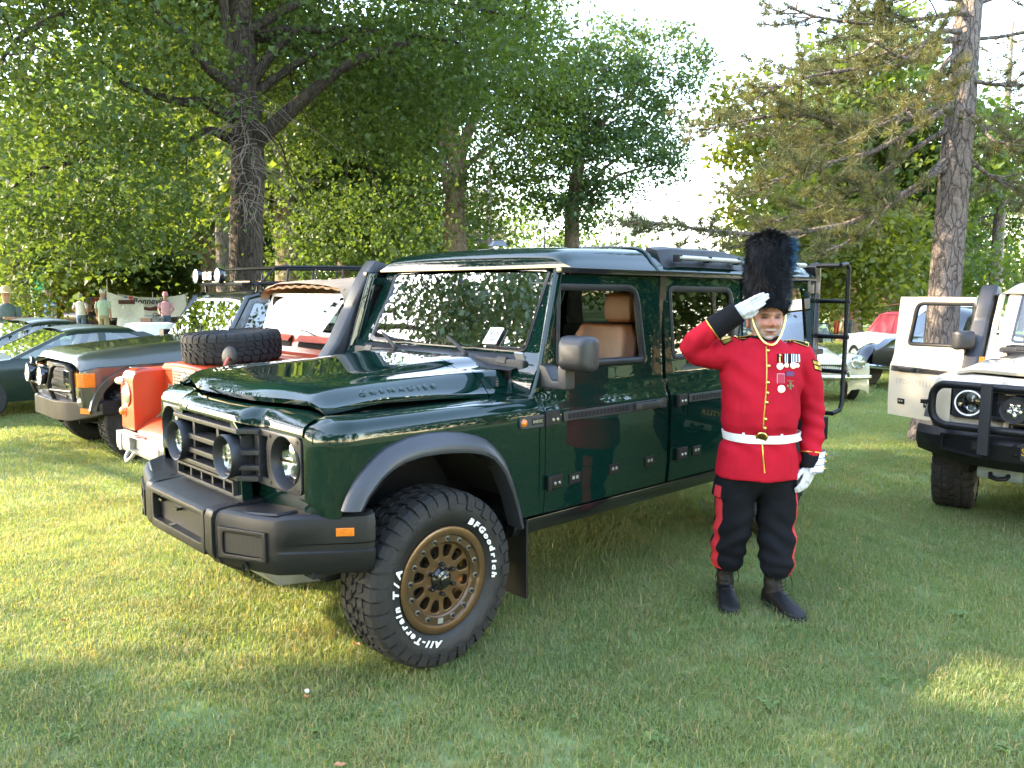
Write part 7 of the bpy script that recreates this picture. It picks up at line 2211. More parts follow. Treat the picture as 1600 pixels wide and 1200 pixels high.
# two-bar chevrons on each upper arm
for quad in (((1121, 527), (1141, 525), (1145, 533), (1131, 540)), ((1268, 561), (1279, 564), (1285, 582), (1273, 578))):
    patch(BJ, quad, 5, 5, .0015, 'chevron_backing', NAVY, tunic)
    a, b, c, d = [Vector(q) for q in quad]
    for f0, f1 in ((.12, .44), (.56, .88)):
        q = (a.lerp(d, f0).lerp(b.lerp(c, f0), .07), a.lerp(d, f0).lerp(b.lerp(c, f0), .93), a.lerp(d, f1).lerp(b.lerp(c, f1), .93), a.lerp(d, f1).lerp(b.lerp(c, f1), .07))
        patch(BJ, q, 5, 2, .003, 'chevron_bar', GOLD, tunic)
# medals
RIBB = {'k': NAVY, 'w': pmat('white ribbon', (.7, .7, .7), .7), 'g': GOLD, 'r': pmat('crimson ribbon', (.40, .02, .05), .7), 'p': pmat('purple ribbon', (.12, .03, .10), .7)}
def medal(px0, px1, py0, py1, stripes, disc, dr, cross=False, frame_=None):
    w = (px1 - px0) / len(stripes)
    par = patch(BJ, ((px0 - .4, py0), (px1 + .4, py0), (px1 + .4, py1), (px0 - .4, py1)), 3, 3, .002, 'medal', RIBB['k'] if not frame_ else RIBB['w'], tunic)
    for i, s in enumerate(stripes):
        patch(BJ, ((px0 + i * w, py0 + .5), (px0 + (i + 1) * w, py0 + .5), (px0 + (i + 1) * w, py1), (px0 + i * w, py1)), 1, 3, .0033, 'ribbon_stripe', RIBB[s], par)
    p, n = hit(BJ, *disc)
    M = Matrix.Translation(p + n * .003) @ Vector((n.x * .5, n.y, n.z * .3)).normalized().to_track_quat('Z', 'Y').to_matrix().to_4x4()
    if cross:
        mb = MB()
        for k in range(4):
            a = k * math.pi / 2 + .0
            c, s = math.cos(a), math.sin(a); r = dr
            mb.prism([(c * 0 - s * .12 * r, s * 0 + c * .12 * r), (c * r - s * .42 * r, s * r + c * .42 * r), (c * r + s * .42 * r, s * r - c * .42 * r), (s * .12 * r, -c * .12 * r)], 0, .003, 'z')
        mb.lathe([(0, .005), (dr * .3, .0045), (dr * .34, 0)], 12)
        mb.box(-dr * .9, dr * .9, dr * 1.25, dr * 1.45, 0, .003)
        mb.xf(M).build('medal_cross', pmat('dark bronze medal', (.16, .13, .10), .4, .9), par, smooth=False)
    else:
        MB().lathe([(0, .0035), (dr * .55, .0032), (dr * .62, .0045), (dr, .004), (dr, 0)], 20, M).build('medal_disc', STEEL, par)
    return par
medal(1214.5, 1221.5, 553, 566, 'kgk', (1218, 572.5), .0165)
p, n = hit(BJ, 1218, 556)
MB().lathe([(0, .006), (.006, .005), (.007, 0)], 12, Matrix.Translation(p + n * .004) @ n.to_track_quat('Z', 'Y').to_matrix().to_4x4()).build('ribbon_rosette', BRASS, tunic)
medal(1224, 1232, 553, 567, 'kwkwk', (1228, 571), .0115)
medal(1234, 1242, 553, 567, 'kwkwk', (1238.5, 571), .0165)
medal(1242.5, 1249, 553.5, 566, 'wkw', (1244.5, 571.5), .0105)
medal(1214.5, 1225, 584, 599, 'rrr', (1220, 608), .0185, frame_=True)
medal(1228, 1240, 580, 588, 'ppp', (1234, 603), .0175, cross=True)

# cuffs
def cuff(a, b, r0, r1, name, mat, z0=0.0, z1=1.0, thick=.003, edge=None):
    a = Vector(a); b = Vector(b); d = (b - a)
    pts = [a + d * t for t in (z0, lerp(z0, z1, .5), z1)]
    o = MB().tube(pts, [lerp(r0, r1, z0) + thick, lerp(r0, r1, (z0 + z1) / 2) + thick, lerp(r0, r1, z1) + thick], 20).build(name, mat, tunic, bevel=.002)
    return o
cuff((-.290, -.082, 1.462), (-.168, -.115, 1.552), .0565, .050, 'cuff', NAVY, .15, 1.08, .004)
ca = Vector((-.290, -.082, 1.462)).lerp(Vector((-.168, -.115, 1.552)), .15); cd = (Vector((-.168, -.115, 1.552)) - Vector((-.290, -.082, 1.462))).normalized()
MB().tube([ca - cd * .003, ca + cd * .003], .0625, 20).build('cuff_braid', GOLD, tunic, bevel=.002)
cuff((.262, -.012, .93), (.246, -.050, .795), .0545, .048, 'cuff', NAVY, .52, 1.06, .003)
la = Vector((.262, -.012, .93)).lerp(Vector((.246, -.050, .795)), .50); ld = Vector((-.016, -.038, -.135)).normalized()
MB().tube([la - ld * .003, la + ld * .003], .0575, 20).build('cuff_braid', GOLD, tunic, bevel=.002)
# white three-button slash on the left cuff
sl = MB()
sl.grid([[(lerp(.268, .250, t) + .055 * math.cos(a), lerp(-.020, -.052, t) + .055 * math.sin(a), lerp(.875, .778, t)) for a in np.linspace(-2.0, .35, 9)] for t in np.linspace(0, 1, 5)])
sl.grid([[(lerp(.268, .250, t) + .058 * math.cos(a), lerp(-.020, -.052, t) + .058 * math.sin(a), lerp(.875, .778, t)) for a in np.linspace(-2.0, .35, 9)] for t in np.linspace(0, 1, 5)])
sl.build('cuff_slash', LILAC, tunic, fixn=False)
for t in (.16, .5, .84):
    a = -.55; c = Vector((lerp(.268, .250, t) + .059 * math.cos(a), lerp(-.020, -.052, t) + .059 * math.sin(a), lerp(.875, .778, t)))
    nn = Vector((math.cos(a), math.sin(a), 0))
    MB().lathe([(0, .007), (.005, .006), (.008, .003), (.0085, 0)], 12, Matrix.Translation(c) @ nn.to_track_quat('Z', 'Y').to_matrix().to_4x4()).build('cuff_button', BRASS, tunic)
    MB().tube([(lerp(.268, .250, t + .12) + .0595 * math.cos(a_), lerp(-.020, -.052, t + .12) + .0595 * math.sin(a_), lerp(.875, .778, t + .12)) for a_ in np.linspace(-1.9, .3, 9)], .0016, 5).build('cuff_piping', NAVY, tunic)
# trouser stripes
for sx in (-1, 1):
    rows = []
    for z in np.linspace(.690, .205, 25):
        row = []
        for dy in (-.034, -.018, 0, .016):
            ax = RA if sx < 0 else LA
            y = lerp(.0, ax[1], min(1, max(0, (.5 - z) / .2))) + dy - .02
            p, nn, i, t = BTR.ray_cast(Vector((sx * .45, y, z)), Vector((-sx, 0, 0)))
            row.append((p + nn * .0022) if p is not None else (rows[-1][len(row)] if rows else Vector((sx * .18, y, z))))
        rows.append(row)
    MB().grid(rows).grid([[q - Vector((sx * .004, 0, 0)) for q in r] for r in rows]).build('trouser_stripe', REDST, trousers, sharp=80, fixn=False)

# boots
def boot(ax, ay, yaw, name='boot'):
    mb = MB()
    c, s = math.cos(yaw), math.sin(yaw)
    def R(x, y, z): return (ax + x * c - y * s, ay + x * s + y * c, z)
    rows = []
    # foot from heel to toe along local -y
    for (y, w, zt, zb) in ((.085, .026, .055, .012), (.075, .036, .10, .012), (.04, .042, .115, .012), (0, .044, .112, .012), (-.05, .046, .098, .012), (-.10, .050, .078, .012), (-.15, .052, .062, .012), (-.185, .046, .050, .014), (-.205, .030, .040, .016), (-.212, .012, .032, .02)):
        r = []
        for k in range(14):
            a = 2 * math.pi * k / 14
            x = w * math.copysign(abs(math.cos(a)) ** .8, math.cos(a)); z = (zt + zb) / 2 + (zt - zb) / 2 * math.copysign(abs(math.sin(a)) ** .75, math.sin(a))
            r.append(R(x, y, z))
        rows.append(r)
    mb.grid(rows, cv=True, cap0=True, cap1=True)
    rows = []
    for (z, rx, ry, cy) in ((.06, .044, .058, .025), (.11, .044, .056, .025), (.15, .043, .050, .028), (.20, .047, .052, .03), (.265, .052, .057, .03)):
        rows.append([R(rx * math.cos(a), cy + ry * math.sin(a), z) for a in np.linspace(0, 2 * math.pi, 18, endpoint=False)])
    mb.grid(rows, cv=True, cap0=True, cap1=True)
    b = solid(mb, name, LEATHER, guard, .006, 4, lambda co: .0016 * np.sin(90 * co[:, 2] + 30 * co[:, 0]) * (co[:, 2] > .07) * (co[:, 2] < .2))
    so = MB()
    pl = []
    for (y, w) in ((.09, .028), (.06, .042), (0, .046), (-.06, .047), (-.12, .054), (-.17, .053), (-.205, .036), (-.222, .014)): pl.append((y, w))
    out = [(w, y) for y, w in pl] + [(-w, y) for y, w in pl[::-1]]
    so.add([R(x, y, 0) for x, y in out] + [R(x, y, .024) for x, y in out], [tuple(range(len(out)))[::-1], tuple(range(len(out), 2 * len(out)))] + [(i, (i + 1) % len(out), len(out) + (i + 1) % len(out), len(out) + i) for i in range(len(out))])
    so.build('boot_sole', RUBBER, b, bevel=.003)
    lc = MB()
    for k in range(8):
        z = .10 + .020 * k; y = -.062 + .003 * k if z > .12 else -.085 + .02 * k
        lc.tube([R(-.026, y + .012, z - .004), R(-.008, y - .004, z + .002), R(.010, y - .004, z + .006), R(.026, y + .012, z + .010)], .0028, 5)
    lc.tube([R(.03, -.02, .22), R(.05, -.04, .20), R(.056, -.05, .16), R(.05, -.06, .13)], .0024, 5)
    lc.tube([R(-.03, -.02, .22), R(-.05, -.045, .19), R(-.06, -.05, .15)], .0024, 5)
    lo_ = lc.build('boot_lace', DARK, b); lo_['kind'] = 'stuff'
boot(RA[0] - .004, RA[1], -.12); boot(LA[0] + .004, LA[1], .30)

# gloved hands
def glove(chains, palm, name):
    mb = MB()
    for a, b, w, th in palm:
        a = Vector(a); b = Vector(b)
        mb.tube([a, a.lerp(b, .5), b], [w[0], w[1], w[2]], 12)
    for pts, rs in chains: mb.tube([Vector(p) for p in pts], rs, 10)
    o = solid(mb, name, WHITEG, guard, .0032, 2, lambda co: .0006 * np.sin(210 * co[:, 0] + 170 * co[:, 2]))
    return o
# right hand at the brim: wrist -> fingertips
W0 = Vector((-.172, -.114, 1.550)); TP = Vector((-.020, -.150, 1.640))
ax_ = (TP - W0).normalized(); up_ = Vector((-.45, .0, .80)); up_ = (up_ - ax_ * up_.dot(ax_)).normalized(); nn_ = ax_.cross(up_)
def hp(u, v, w=0): return W0 + ax_ * u + up_ * v + nn_ * w
glove([([hp(.075, .026, .004), hp(.115, .026, .0), hp(.143, .023, -.004), hp(.160, .020, -.006)], [.0100, .0090, .0083, .0065]),
       ([hp(.075, .009, .0), hp(.120, .009, -.004), hp(.155, .008, -.007), hp(.176, .006, -.009)], [.0102, .0092, .0085, .0066]),
       ([hp(.075, -.009, .0), hp(.117, -.009, -.003), hp(.150, -.008, -.006), hp(.170, -.007, -.008)], [.0100, .0090, .0083, .0064]),
       ([hp(.072, -.026, .004), hp(.104, -.026, .002), hp(.128, -.024, -.001), hp(.144, -.022, -.002)], [.0090, .0081, .0074, .0058]),
       ([hp(.020, -.028, -.012), hp(.050, -.046, -.022), hp(.080, -.046, -.026), hp(.098, -.040, -.028)], [.0145, .0125, .0110, .0085])],
      [(hp(-.035, 0), hp(.030, 0), (.036, .031, .030), 0), (hp(.0, .014), hp(.085, .020), (.022, .020, .015), 0), (hp(.0, -.010), hp(.082, -.016), (.022, .020, .015), 0), (hp(.02, .002), hp(.080, .002), (.020, .019, .015), 0)], 'glove')
gb = MB(); gb.tube([hp(-.006, 0), hp(.012, 0)], [.036, .033], 18); gb.build('glove_hem', WHITEG, guard, bevel=.003)
# left hand hanging, fingers a little curled towards the trouser seam
L0 = Vector((.248, -.052, .792)); L1 = Vector((.205, -.085, .690))
ax_ = (L1 - L0).normalized(); up_ = Vector((-.7, -.55, -.1)); up_ = (up_ - ax_ * up_.dot(ax_)).normalized(); nn_ = ax_.cross(up_)
def lp_(u, v, w=0): return L0 + ax_ * u + up_ * v + nn_ * w
glove([([lp_(.070, .026, .0), lp_(.105, .028, .006), lp_(.128, .025, .018), lp_(.138, .021, .030)], [.0112, .0102, .0095, .0075]),
       ([lp_(.072, .009, .0), lp_(.112, .010, .007), lp_(.136, .009, .020), lp_(.146, .007, .034)], [.0115, .0105, .0097, .0075]),
       ([lp_(.070, -.009, .0), lp_(.108, -.009, .008), lp_(.130, -.009, .021), lp_(.139, -.009, .034)], [.0113, .0102, .0095, .0073]),
       ([lp_(.066, -.026, .0), lp_(.096, -.027, .008), lp_(.114, -.026, .019), lp_(.122, -.024, .030)], [.0104, .0094, .0085, .0068]),
       ([lp_(.016, .024, .008), lp_(.040, .046, .016), lp_(.066, .054, .020), lp_(.086, .050, .024)], [.0145, .0125, .0110, .0085])],
      [(lp_(-.03, 0), lp_(.028, 0), (.034, .030, .029), 0), (lp_(.0, .012), lp_(.080, .020), (.022, .020, .014), 0), (lp_(.0, -.010), lp_(.078, -.016), (.022, .019, .014), 0), (lp_(.02, 0), lp_(.075, 0), (.020, .018, .014), 0)], 'glove')

# head: skin with features
def skinmat():
    m, N, L = new_mat('skin')
    o = N.new('ShaderNodeOutputMaterial'); b = N.new('ShaderNodeBsdfPrincipled'); L.new(b.outputs[0], o.inputs[0])
    tc = N.new('ShaderNodeTexCoord')
    nz = N.new('ShaderNodeTexNoise'); nz.inputs['Scale'].default_value = 45; nz.inputs['Detail'].default_value = 5; L.new(tc.outputs['Object'], nz.inputs['Vector'])
    n2 = N.new('ShaderNodeTexNoise'); n2.inputs['Scale'].default_value = 420; n2.inputs['Detail'].default_value = 2; L.new(tc.outputs['Object'], n2.inputs['Vector'])
    def mix(f, a, b_):
        x = N.new('ShaderNodeMix'); x.data_type = 'RGBA'
        L.new(f, x.inputs[0])
        for s, c in ((6, a), (7, b_)):
            if isinstance(c, tuple): x.inputs[s].default_value = (*c, 1)
            else: L.new(c, x.inputs[s])
        return x.outputs[2]
    def at_(n):
        a = N.new('ShaderNodeAttribute'); a.attribute_name = n; return a.outputs['Fac']
    c = mix(nz.outputs[0], (.52, .27, .185), (.42, .185, .125))
    c = mix(at_('flush_shade'), c, (.46, .14, .10))
    st = N.new('ShaderNodeMath'); st.operation = 'MULTIPLY'; L.new(at_('beard'), st.inputs[0])
    r = N.new('ShaderNodeMapRange'); r.inputs[1].default_value = .3; r.inputs[2].default_value = .6; r.inputs[3].default_value = .55; r.inputs[4].default_value = 1.0; L.new(n2.outputs[0], r.inputs[0]); L.new(r.outputs[0], st.inputs[1])
    c = mix(st.outputs[0], c, (.46, .43, .41))
    c = mix(at_('lip'), c, (.30, .08, .075)); c = mix(at_('brow'), c, (.10, .075, .06)); c = mix(at_('face_dark'), c, (.03, .022, .02))
    L.new(c, b.inputs['Base Color']); sock(b, 'Roughness', .52)
    sock(b, 'Specular IOR Level', .4)
    bp = N.new('ShaderNodeBump'); bp.inputs['Strength'].default_value = .25; bp.inputs['Distance'].default_value = .002
    L.new(n2.outputs[0], bp.inputs['Height']); L.new(bp.outputs[0], b.inputs['Normal'])
    return m
SKIN = skinmat()
HC = Vector((.012, .005, 1.515))
nu, nv = 96, 84
U = np.linspace(0, 2 * np.pi, nu, endpoint=False); Vv = np.linspace(.02, np.pi - .02, nv)
uu, vv = np.meshgrid(U, Vv)
X = np.sin(vv) * np.sin(uu); Yv = -np.sin(vv) * np.cos(uu); Z = np.cos(vv)
x = X * .0800; y = Yv * np.where(Yv < 0, .094, .098); z = Z * np.where(Z > 0, .118, .112)
# narrow towards a full chin
tz = np.clip(-z / .112, 0, 1)
x *= 1 - .26 * tz ** 1.6; y = np.where(y < 0, y * (1 - .06 * tz), y * (1 - .30 * tz))
front = np.clip(-Yv, 0, 1)
def G2(cx, cz, sx, sz): return np.exp(-((x - cx) / sx) ** 2 - ((z - cz) / sz) ** 2) * (front > .05)
d = np.zeros_like(x)
d += .0110 * (G2(0, .036, .046, .011)) # brow
for s in (1, -1):
    d -= .0155 * G2(s * .031, .018, .017, .012)
    d += .0055 * G2(s * .030, .012, .013, .0060) # lids
    d += .0090 * G2(s * .040, -.018, .019, .017) # cheeks
    d -= .0040 * G2(s * .026, -.040, .007, .018) # smile folds
    d += .0065 * G2(s * .0125, -.020, .0075, .0075) # nostril wings
d += .0190 * G2(0, -.014, .0105, .015) + .0120 * G2(0, .008, .0085, .020)
d += .0055 * G2(0, -.048, .022, .0045) + .0065 * G2(0, -.059, .018, .005)
d -= .0040 * G2(0, -.0535, .026, .0022)
d += .0095 * G2(0, -.088, .022, .016); d -= .0045 * G2(0, -.072, .020, .0055)
d += .006 * (G2(.045, -.070, .02, .02) + G2(-.045, -.070, .02, .02))
y = y - 1.3 * d * np.clip(front * 1.6, 0, 1)
P = np.stack([x + HC.x, y + HC.y, z + HC.z], -1).reshape(-1, 3)
beard = np.clip(np.maximum.reduce([1 / (1 + np.exp((z + .064) / .006)), 1 / (1 + np.exp((z + .030 + .9 * (.052 - np.abs(x))) / .006)), np.exp(-((z + .092) / .032) ** 2), 1.0 * np.exp(-((z + .041) / .008) ** 2) * np.exp(-(x / .030) ** 4), np.clip((np.abs(x) - .044 + .25 * np.clip(-.05 - z, 0, 1)) / .012, 0, 1) * (z < .01)]), 0, 1) * (Yv < .35) * np.clip((.006 - z) / .02, 0, 1)
beard = beard * (1 - .8 * G2(0, -.053, .022, .008))
lip = np.clip(1.2 * G2(0, -.0495, .022, .0040) + 1.2 * G2(0, -.0575, .018, .0045), 0, 1)
face_dark = np.clip(sum(2.2 * G2(s * .031, .0165, .0135, .0042) for s in (1, -1)), 0, 1)
face_dark = np.maximum(face_dark, .9 * np.exp(-((x / .027) ** 4)) * np.exp(-((z + .0545 - .0065 * (x / .025) ** 2) / .0020) ** 2) * (front > .05))  # dark lip gap: shade of the mouth line painted in
face_dark = np.maximum(face_dark, sum(.7 * G2(s * .006, -.0265, .0045, .0028) for s in (1, -1)))  # nostril shade painted in the same dark colour
socket_shade = sum(.8 * G2(s * .030, .006, .016, .004) for s in (1, -1))  # darkening of the eye sockets, painted on as shade
brow = np.clip(sum(1.1 * G2(s * .033, .0330, .018, .0052) for s in (1, -1)), 0, 1)
flush_shade = np.clip(.5 * socket_shade + .55 * sum(G2(s * .042, -.014, .02, .018) for s in (1, -1)) + .7 * G2(0, -.014, .013, .016), 0, 1)  # ruddy cheeks and nose, plus the painted eye-socket shade
F = []
for i in range(nv - 1):
    for j in range(nu):
        j2 = (j + 1) % nu; F.append((i * nu + j, (i + 1) * nu + j, (i + 1) * nu + j2, i * nu + j2))
# ears and neck belong to the same mesh
extra = MB()
for s in (1, -1):
    extra.grid([[(HC.x + s * (.074 + q), HC.y + .012 + .017 * k * math.cos(a), HC.z - .008 + .031 * k * math.sin(a)) for a in np.linspace(0, 2 * math.pi, 14, endpoint=False)] for k, q in ((.8, 0), (1, .008), (.9, .016), (.5, .013), (.2, .011))], cv=True, cap1=True)
extra.tube([(.006, .022, 1.36), (.008, .02, 1.42), (.010, .012, 1.47)], [.062, .058, .060], 20)
nb = len(P); nx_ = len(extra.v)
me = bpy.data.meshes.new('body')
me.from_pydata([tuple(p) for p in P] + extra.v, [], F + [tuple(i + nb for i in f) for f in extra.f])
for k, a in (('beard', beard), ('lip', lip), ('face_dark', face_dark), ('brow', brow), ('flush_shade', flush_shade)):
    t_ = me.attributes.new(k, 'FLOAT', 'POINT'); t_.data.foreach_set('value', np.concatenate([a.ravel(), np.zeros(nx_)]).astype(np.float32))
me.materials.append(SKIN); me.polygons.foreach_set('use_smooth', [True] * len(me.polygons)); me.update()
body = bpy.data.objects.new('body', me); COL.objects.link(body); body.parent = guard

# bearskin
hatc = Vector((.014, .012, 0))
HR = [(1.540, .094, .110), (1.56, .098, .116), (1.60, .098, .118), (1.68, .098, .120), (1.78, .100, .120), (1.86, .097, .116), (1.905, .080, .095), (1.926, .050, .060), (1.934, .015, .02)]
rows = oval_rows([(zz, hatc.x + .0, hatc.y, rx, ry, ry) for zz, rx, ry in HR], 36, 2.0)
# front edge sits on the brow, sides lower
rows[0] = [(px, py, pz + (.058 if py < hatc.y - .06 else .018 * max(0, (hatc.y - py) / .1))) for px, py, pz in rows[0]]
rows[1] = [(px, py, pz + (.046 if py < hatc.y - .06 else .01 * max(0, (hatc.y - py) / .1))) for px, py, pz in rows[1]]
hat = MB().grid(rows, cv=True, cap0=True, cap1=True).build('bearskin_hat', FUR, guard, sharp=80)
rg = np.random.default_rng(3)
n = 17000
hz = rg.uniform(1.556, 1.938, n); ha = rg.uniform(0, 2 * np.pi, n)
rx = np.interp(hz, [h[0] for h in HR], [h[1] for h in HR]); ry = np.interp(hz, [h[0] for h in HR], [h[2] for h in HR])
k = rg.random(n)
top = np.clip((hz - 1.86) / .08, 0, 1)
p0 = np.stack([hatc.x + rx * np.cos(ha) * .97, hatc.y + ry * np.sin(ha) * .97, hz + np.where(np.sin(ha) < -.4, .048 * np.clip((1.62 - hz) / .06, 0, 1), 0)], 1)
cl = np.sin(ha * 7 + hz * 40) * .5 + np.sin(ha * 13 - hz * 60) * .5
out = np.stack([np.cos(ha), np.sin(ha), np.zeros(n)], 1)
dirn = out * (.55 + .25 * cl)[:, None] + np.stack([-np.sin(ha), np.cos(ha), np.zeros(n)], 1) * (.35 * np.sin(ha * 5 + hz * 33))[:, None]
dirn[:, 2] += -.85 + 1.55 * top + rg.normal(0, .25, n)
dirn += rg.normal(0, .16, (n, 3)); dirn /= np.linalg.norm(dirn, axis=1)[:, None]
ln = rg.uniform(.022, .050, n)
p1 = p0 + dirn * ln[:, None] * .55 + out * .004; p2 = p0 + dirn * ln[:, None] + np.array([0, 0, -.004])
sd = np.cross(dirn, out); sd /= np.linalg.norm(sd, axis=1)[:, None] + 1e-9; w_ = .0012
V = np.zeros((n, 5, 3)); V[:, 0] = p0 - sd * w_; V[:, 1] = p0 + sd * w_; V[:, 2] = p1 - sd * w_ * .8; V[:, 3] = p1 + sd * w_ * .8; V[:, 4] = p2
o_ = np.arange(n)[:, None] * 5
fu = np_mesh('fur', V.reshape(-1, 3), np.concatenate([o_ + [0, 1, 3], o_ + [0, 3, 2], o_ + [2, 3, 4]]), 3, FUR, hat); fu['kind'] = 'stuff'
MB().grid(oval_rows([(1.555, hatc.x, hatc.y - .002, .1015, .118, .115), (1.575, hatc.x, hatc.y - .002, .104, .121, .118)], 40, 2.0), cv=True).xf(Matrix.Translation((0, 0, .026))).build('hat_band', NAVY, hat)
# plume on the wearer's left
n = 900
t0 = rg.random(n); a0 = rg.uniform(0, 6.28, n)
b0 = np.stack([.096 + .008 * np.cos(a0), -.045 + .010 * np.sin(a0), 1.77 + .12 * t0], 1)
dd = np.stack([.20 + rg.normal(0, .18, n), rg.normal(-.1, .2, n), -.7 + 1.2 * t0 + rg.normal(0, .3, n)], 1); dd /= np.linalg.norm(dd, axis=1)[:, None]
V, F, h = needle_tufts(b0, dd, rg, 3, .032, .0013)
pl = np_mesh('plume', V, F, 3, PLUME, hat)
# plaited chin strap
for s in (1, -1):
    pts = []
    for t in np.linspace(0, 1, 15):
        px = HC.x + s * lerp(.086, .0, t ** 1.5); pz = lerp(1.552, 1.402, math.sin(t * math.pi / 2) ** 1.15); py = lerp(-.028, -.094, t)
        pts.append(Vector((px, py, pz)))
    ch = MB()
    for i in range(len(pts) - 1):
        c = (pts[i] + pts[i + 1]) / 2; dv = (pts[i + 1] - pts[i])
        q = dv.normalized().cross(Vector((0, 1, 0)))
        ch.obox(c, dv * .55, q * .0055 + dv * .25, Vector((0, -.0032, 0)))
    ch.build('chin_strap', BRASS, hat, bevel=.0015)

# the figure stands a little further back: enlarge about eye level, keep the soles on the lawn
K_ = 1.046
def warp(o):
    n = len(o.data.vertices)
    c = np.zeros(n * 3, np.float32); o.data.vertices.foreach_get('co', c); c = c.reshape(-1, 3)
    z = c[:, 2].copy()
    zk = 1.636 + (.75 - 1.636) * K_
    c[:, 2] = np.where(z > .75, 1.636 + (z - 1.636) * K_, z / .75 * zk)
    c[:, 0] *= K_; c[:, 1] *= K_
    o.data.vertices.foreach_set('co', c.ravel()); o.data.update()
for o in [q for q in bpy.data.objects if q.type == 'MESH']:
    p = o
    while p.parent: p = p.parent
    if p is guard: warp(o)
guard.location = (GX * K_, GY_ * K_, 0)
# ------------------------------------------------------------------ things further back
def ground_at(px, Y): 
    p = at(px, 480, Y); return (p.x, p.y, gz(p.x, p.y))
def mk(name, c, **k): return pmat(name, c, .8, vary=.12, scale=12, **k)
SKIN2 = mk('far skin', (.46, .26, .19)); HAIRG = mk('grey hair', (.35, .33, .31)); HAIRD = mk('dark hair', (.05, .04, .03))
def person(label, px, Y, h, shirt, trousers, hair=HAIRG, hat=None, face=math.pi, pose='hips', group='visitors among the parked cars', seated=False):
    """small standing figure; parts: body, shirt, trousers, shoes, hair or hat"""
    t = thing('person', label, 'person', ground_at(px, Y), face, group)
    k = h / 1.75
    b = MB()
    b.grid(oval_rows([(1.40 * k, 0, .0, .05 * k, .05 * k, .05 * k), (1.50 * k, 0, 0, .052 * k, .055 * k, .055 * k), (1.545 * k, 0, -.01 * k, .066 * k, .085 * k, .075 * k), (1.62 * k, 0, -.005 * k, .078 * k, .092 * k, .09 * k), (1.69 * k, 0, 0, .075 * k, .085 * k, .09 * k), (1.74 * k, 0, 0, .045 * k, .055 * k, .06 * k)], 12), cv=True, cap0=True, cap1=True)
    b.tube([(0, -.09 * k, 1.63 * k), (0, -.115 * k, 1.60 * k)], .014 * k, 6)
    arms = {'hips': [((.19, 0, 1.40), (.27, .04, 1.15), (.20, -.10, 1.02)), ((-.19, 0, 1.40), (-.27, .04, 1.15), (-.20, -.10, 1.02))],
            'down': [((.19, 0, 1.40), (.235, .02, 1.12), (.23, -.05, .86)), ((-.19, 0, 1.40), (-.235, .02, 1.12), (-.23, -.05, .86))],
            'front': [((.19, 0, 1.40), (.24, -.02, 1.14), (.10, -.26, 1.16)), ((-.19, 0, 1.40), (-.24, -.02, 1.14), (-.10, -.26, 1.18))]}[pose]
    s = MB()
    s.grid(oval_rows([(.92 * k, 0, 0, .175 * k, .125 * k, .12 * k), (1.05 * k, 0, 0, .17 * k, .125 * k, .115 * k), (1.25 * k, 0, 0, .185 * k, .12 * k, .12 * k), (1.38 * k, 0, 0, .185 * k, .095 * k, .105 * k), (1.44 * k, 0, 0, .11 * k, .07 * k, .08 * k), (1.46 * k, 0, 0, .06 * k, .055 * k, .055 * k)], 16), cv=True, cap0=True, cap1=True)
    for a in arms:
        p = [Vector(q) * k for q in a]
        m = p[0].lerp(p[1], .85)
        s.tube([p[0] + Vector((0, 0, -.02)), p[0].lerp(p[1], .5), m], [.062 * k, .056 * k, .06 * k], 8)
        b.tube([p[0].lerp(p[1], .8), p[1], p[1].lerp(p[2], .5), p[2]], [.042 * k, .040 * k, .036 * k, .026 * k], 8)
        d = (p[2] - p[1]).normalized()
        b.tube([p[2], p[2] + d * .06 * k, p[2] + d * .13 * k], [.028 * k, .034 * k, .018 * k], 6)
    l = MB()
    l.grid(oval_rows([(.80 * k, 0, 0, .17 * k, .12 * k, .12 * k), (.95 * k, 0, 0, .17 * k, .12 * k, .115 * k)], 14), cv=True, cap0=True, cap1=True)
    sh = MB()
    for sx in (-1, 1):
        l.tube([(sx * .085 * k, 0, .86 * k), (sx * .095 * k, -.01, .50 * k), (sx * .10 * k, .01, .08 * k)], [.095 * k, .075 * k, .06 * k], 10)
        sh.grid([[(sx * .10 * k + .045 * k * math.cos(a), y * k, .045 * k + .045 * k * math.sin(a)) for a in np.linspace(0, 6.28, 8, endpoint=False)] for y in (.07, .0, -.10, -.17)], cv=True, cap0=True, cap1=True)
    b.build('body', SKIN2, t, sharp=80); s.build('shirt', shirt, t, sharp=80); l.build('trousers', trousers, t, sharp=80); sh.build('shoes', HAIRD, t)
    if hat:
        hm, brim = hat
        MB().lathe([(0, .13), (.06, .125), (.095, .07), (.10, .0), (brim, -.015), (brim, -.02), (.098, -.008)], 20, Matrix.Translation((0, .0, 1.69 * k))).build('hat', hm, t)
    else:
        MB().grid(oval_rows([(1.60 * k, 0, .03 * k, .083 * k, .05 * k, .085 * k), (1.67 * k, 0, .012 * k, .086 * k, .085 * k, .088 * k), (1.73 * k, 0, .008 * k, .066 * k, .078 * k, .078 * k), (1.765 * k, 0, .005 * k, .025 * k, .03 * k, .03 * k)], 12), cv=True, cap1=True).build('hair', hair, t, sharp=80)
    return t
STRAW = mk('straw hat', (.55, .43, .24)); CAPW = mk('pale cap', (.7, .68, .62)); PINKC = mk('pink cap', (.6, .25, .3))
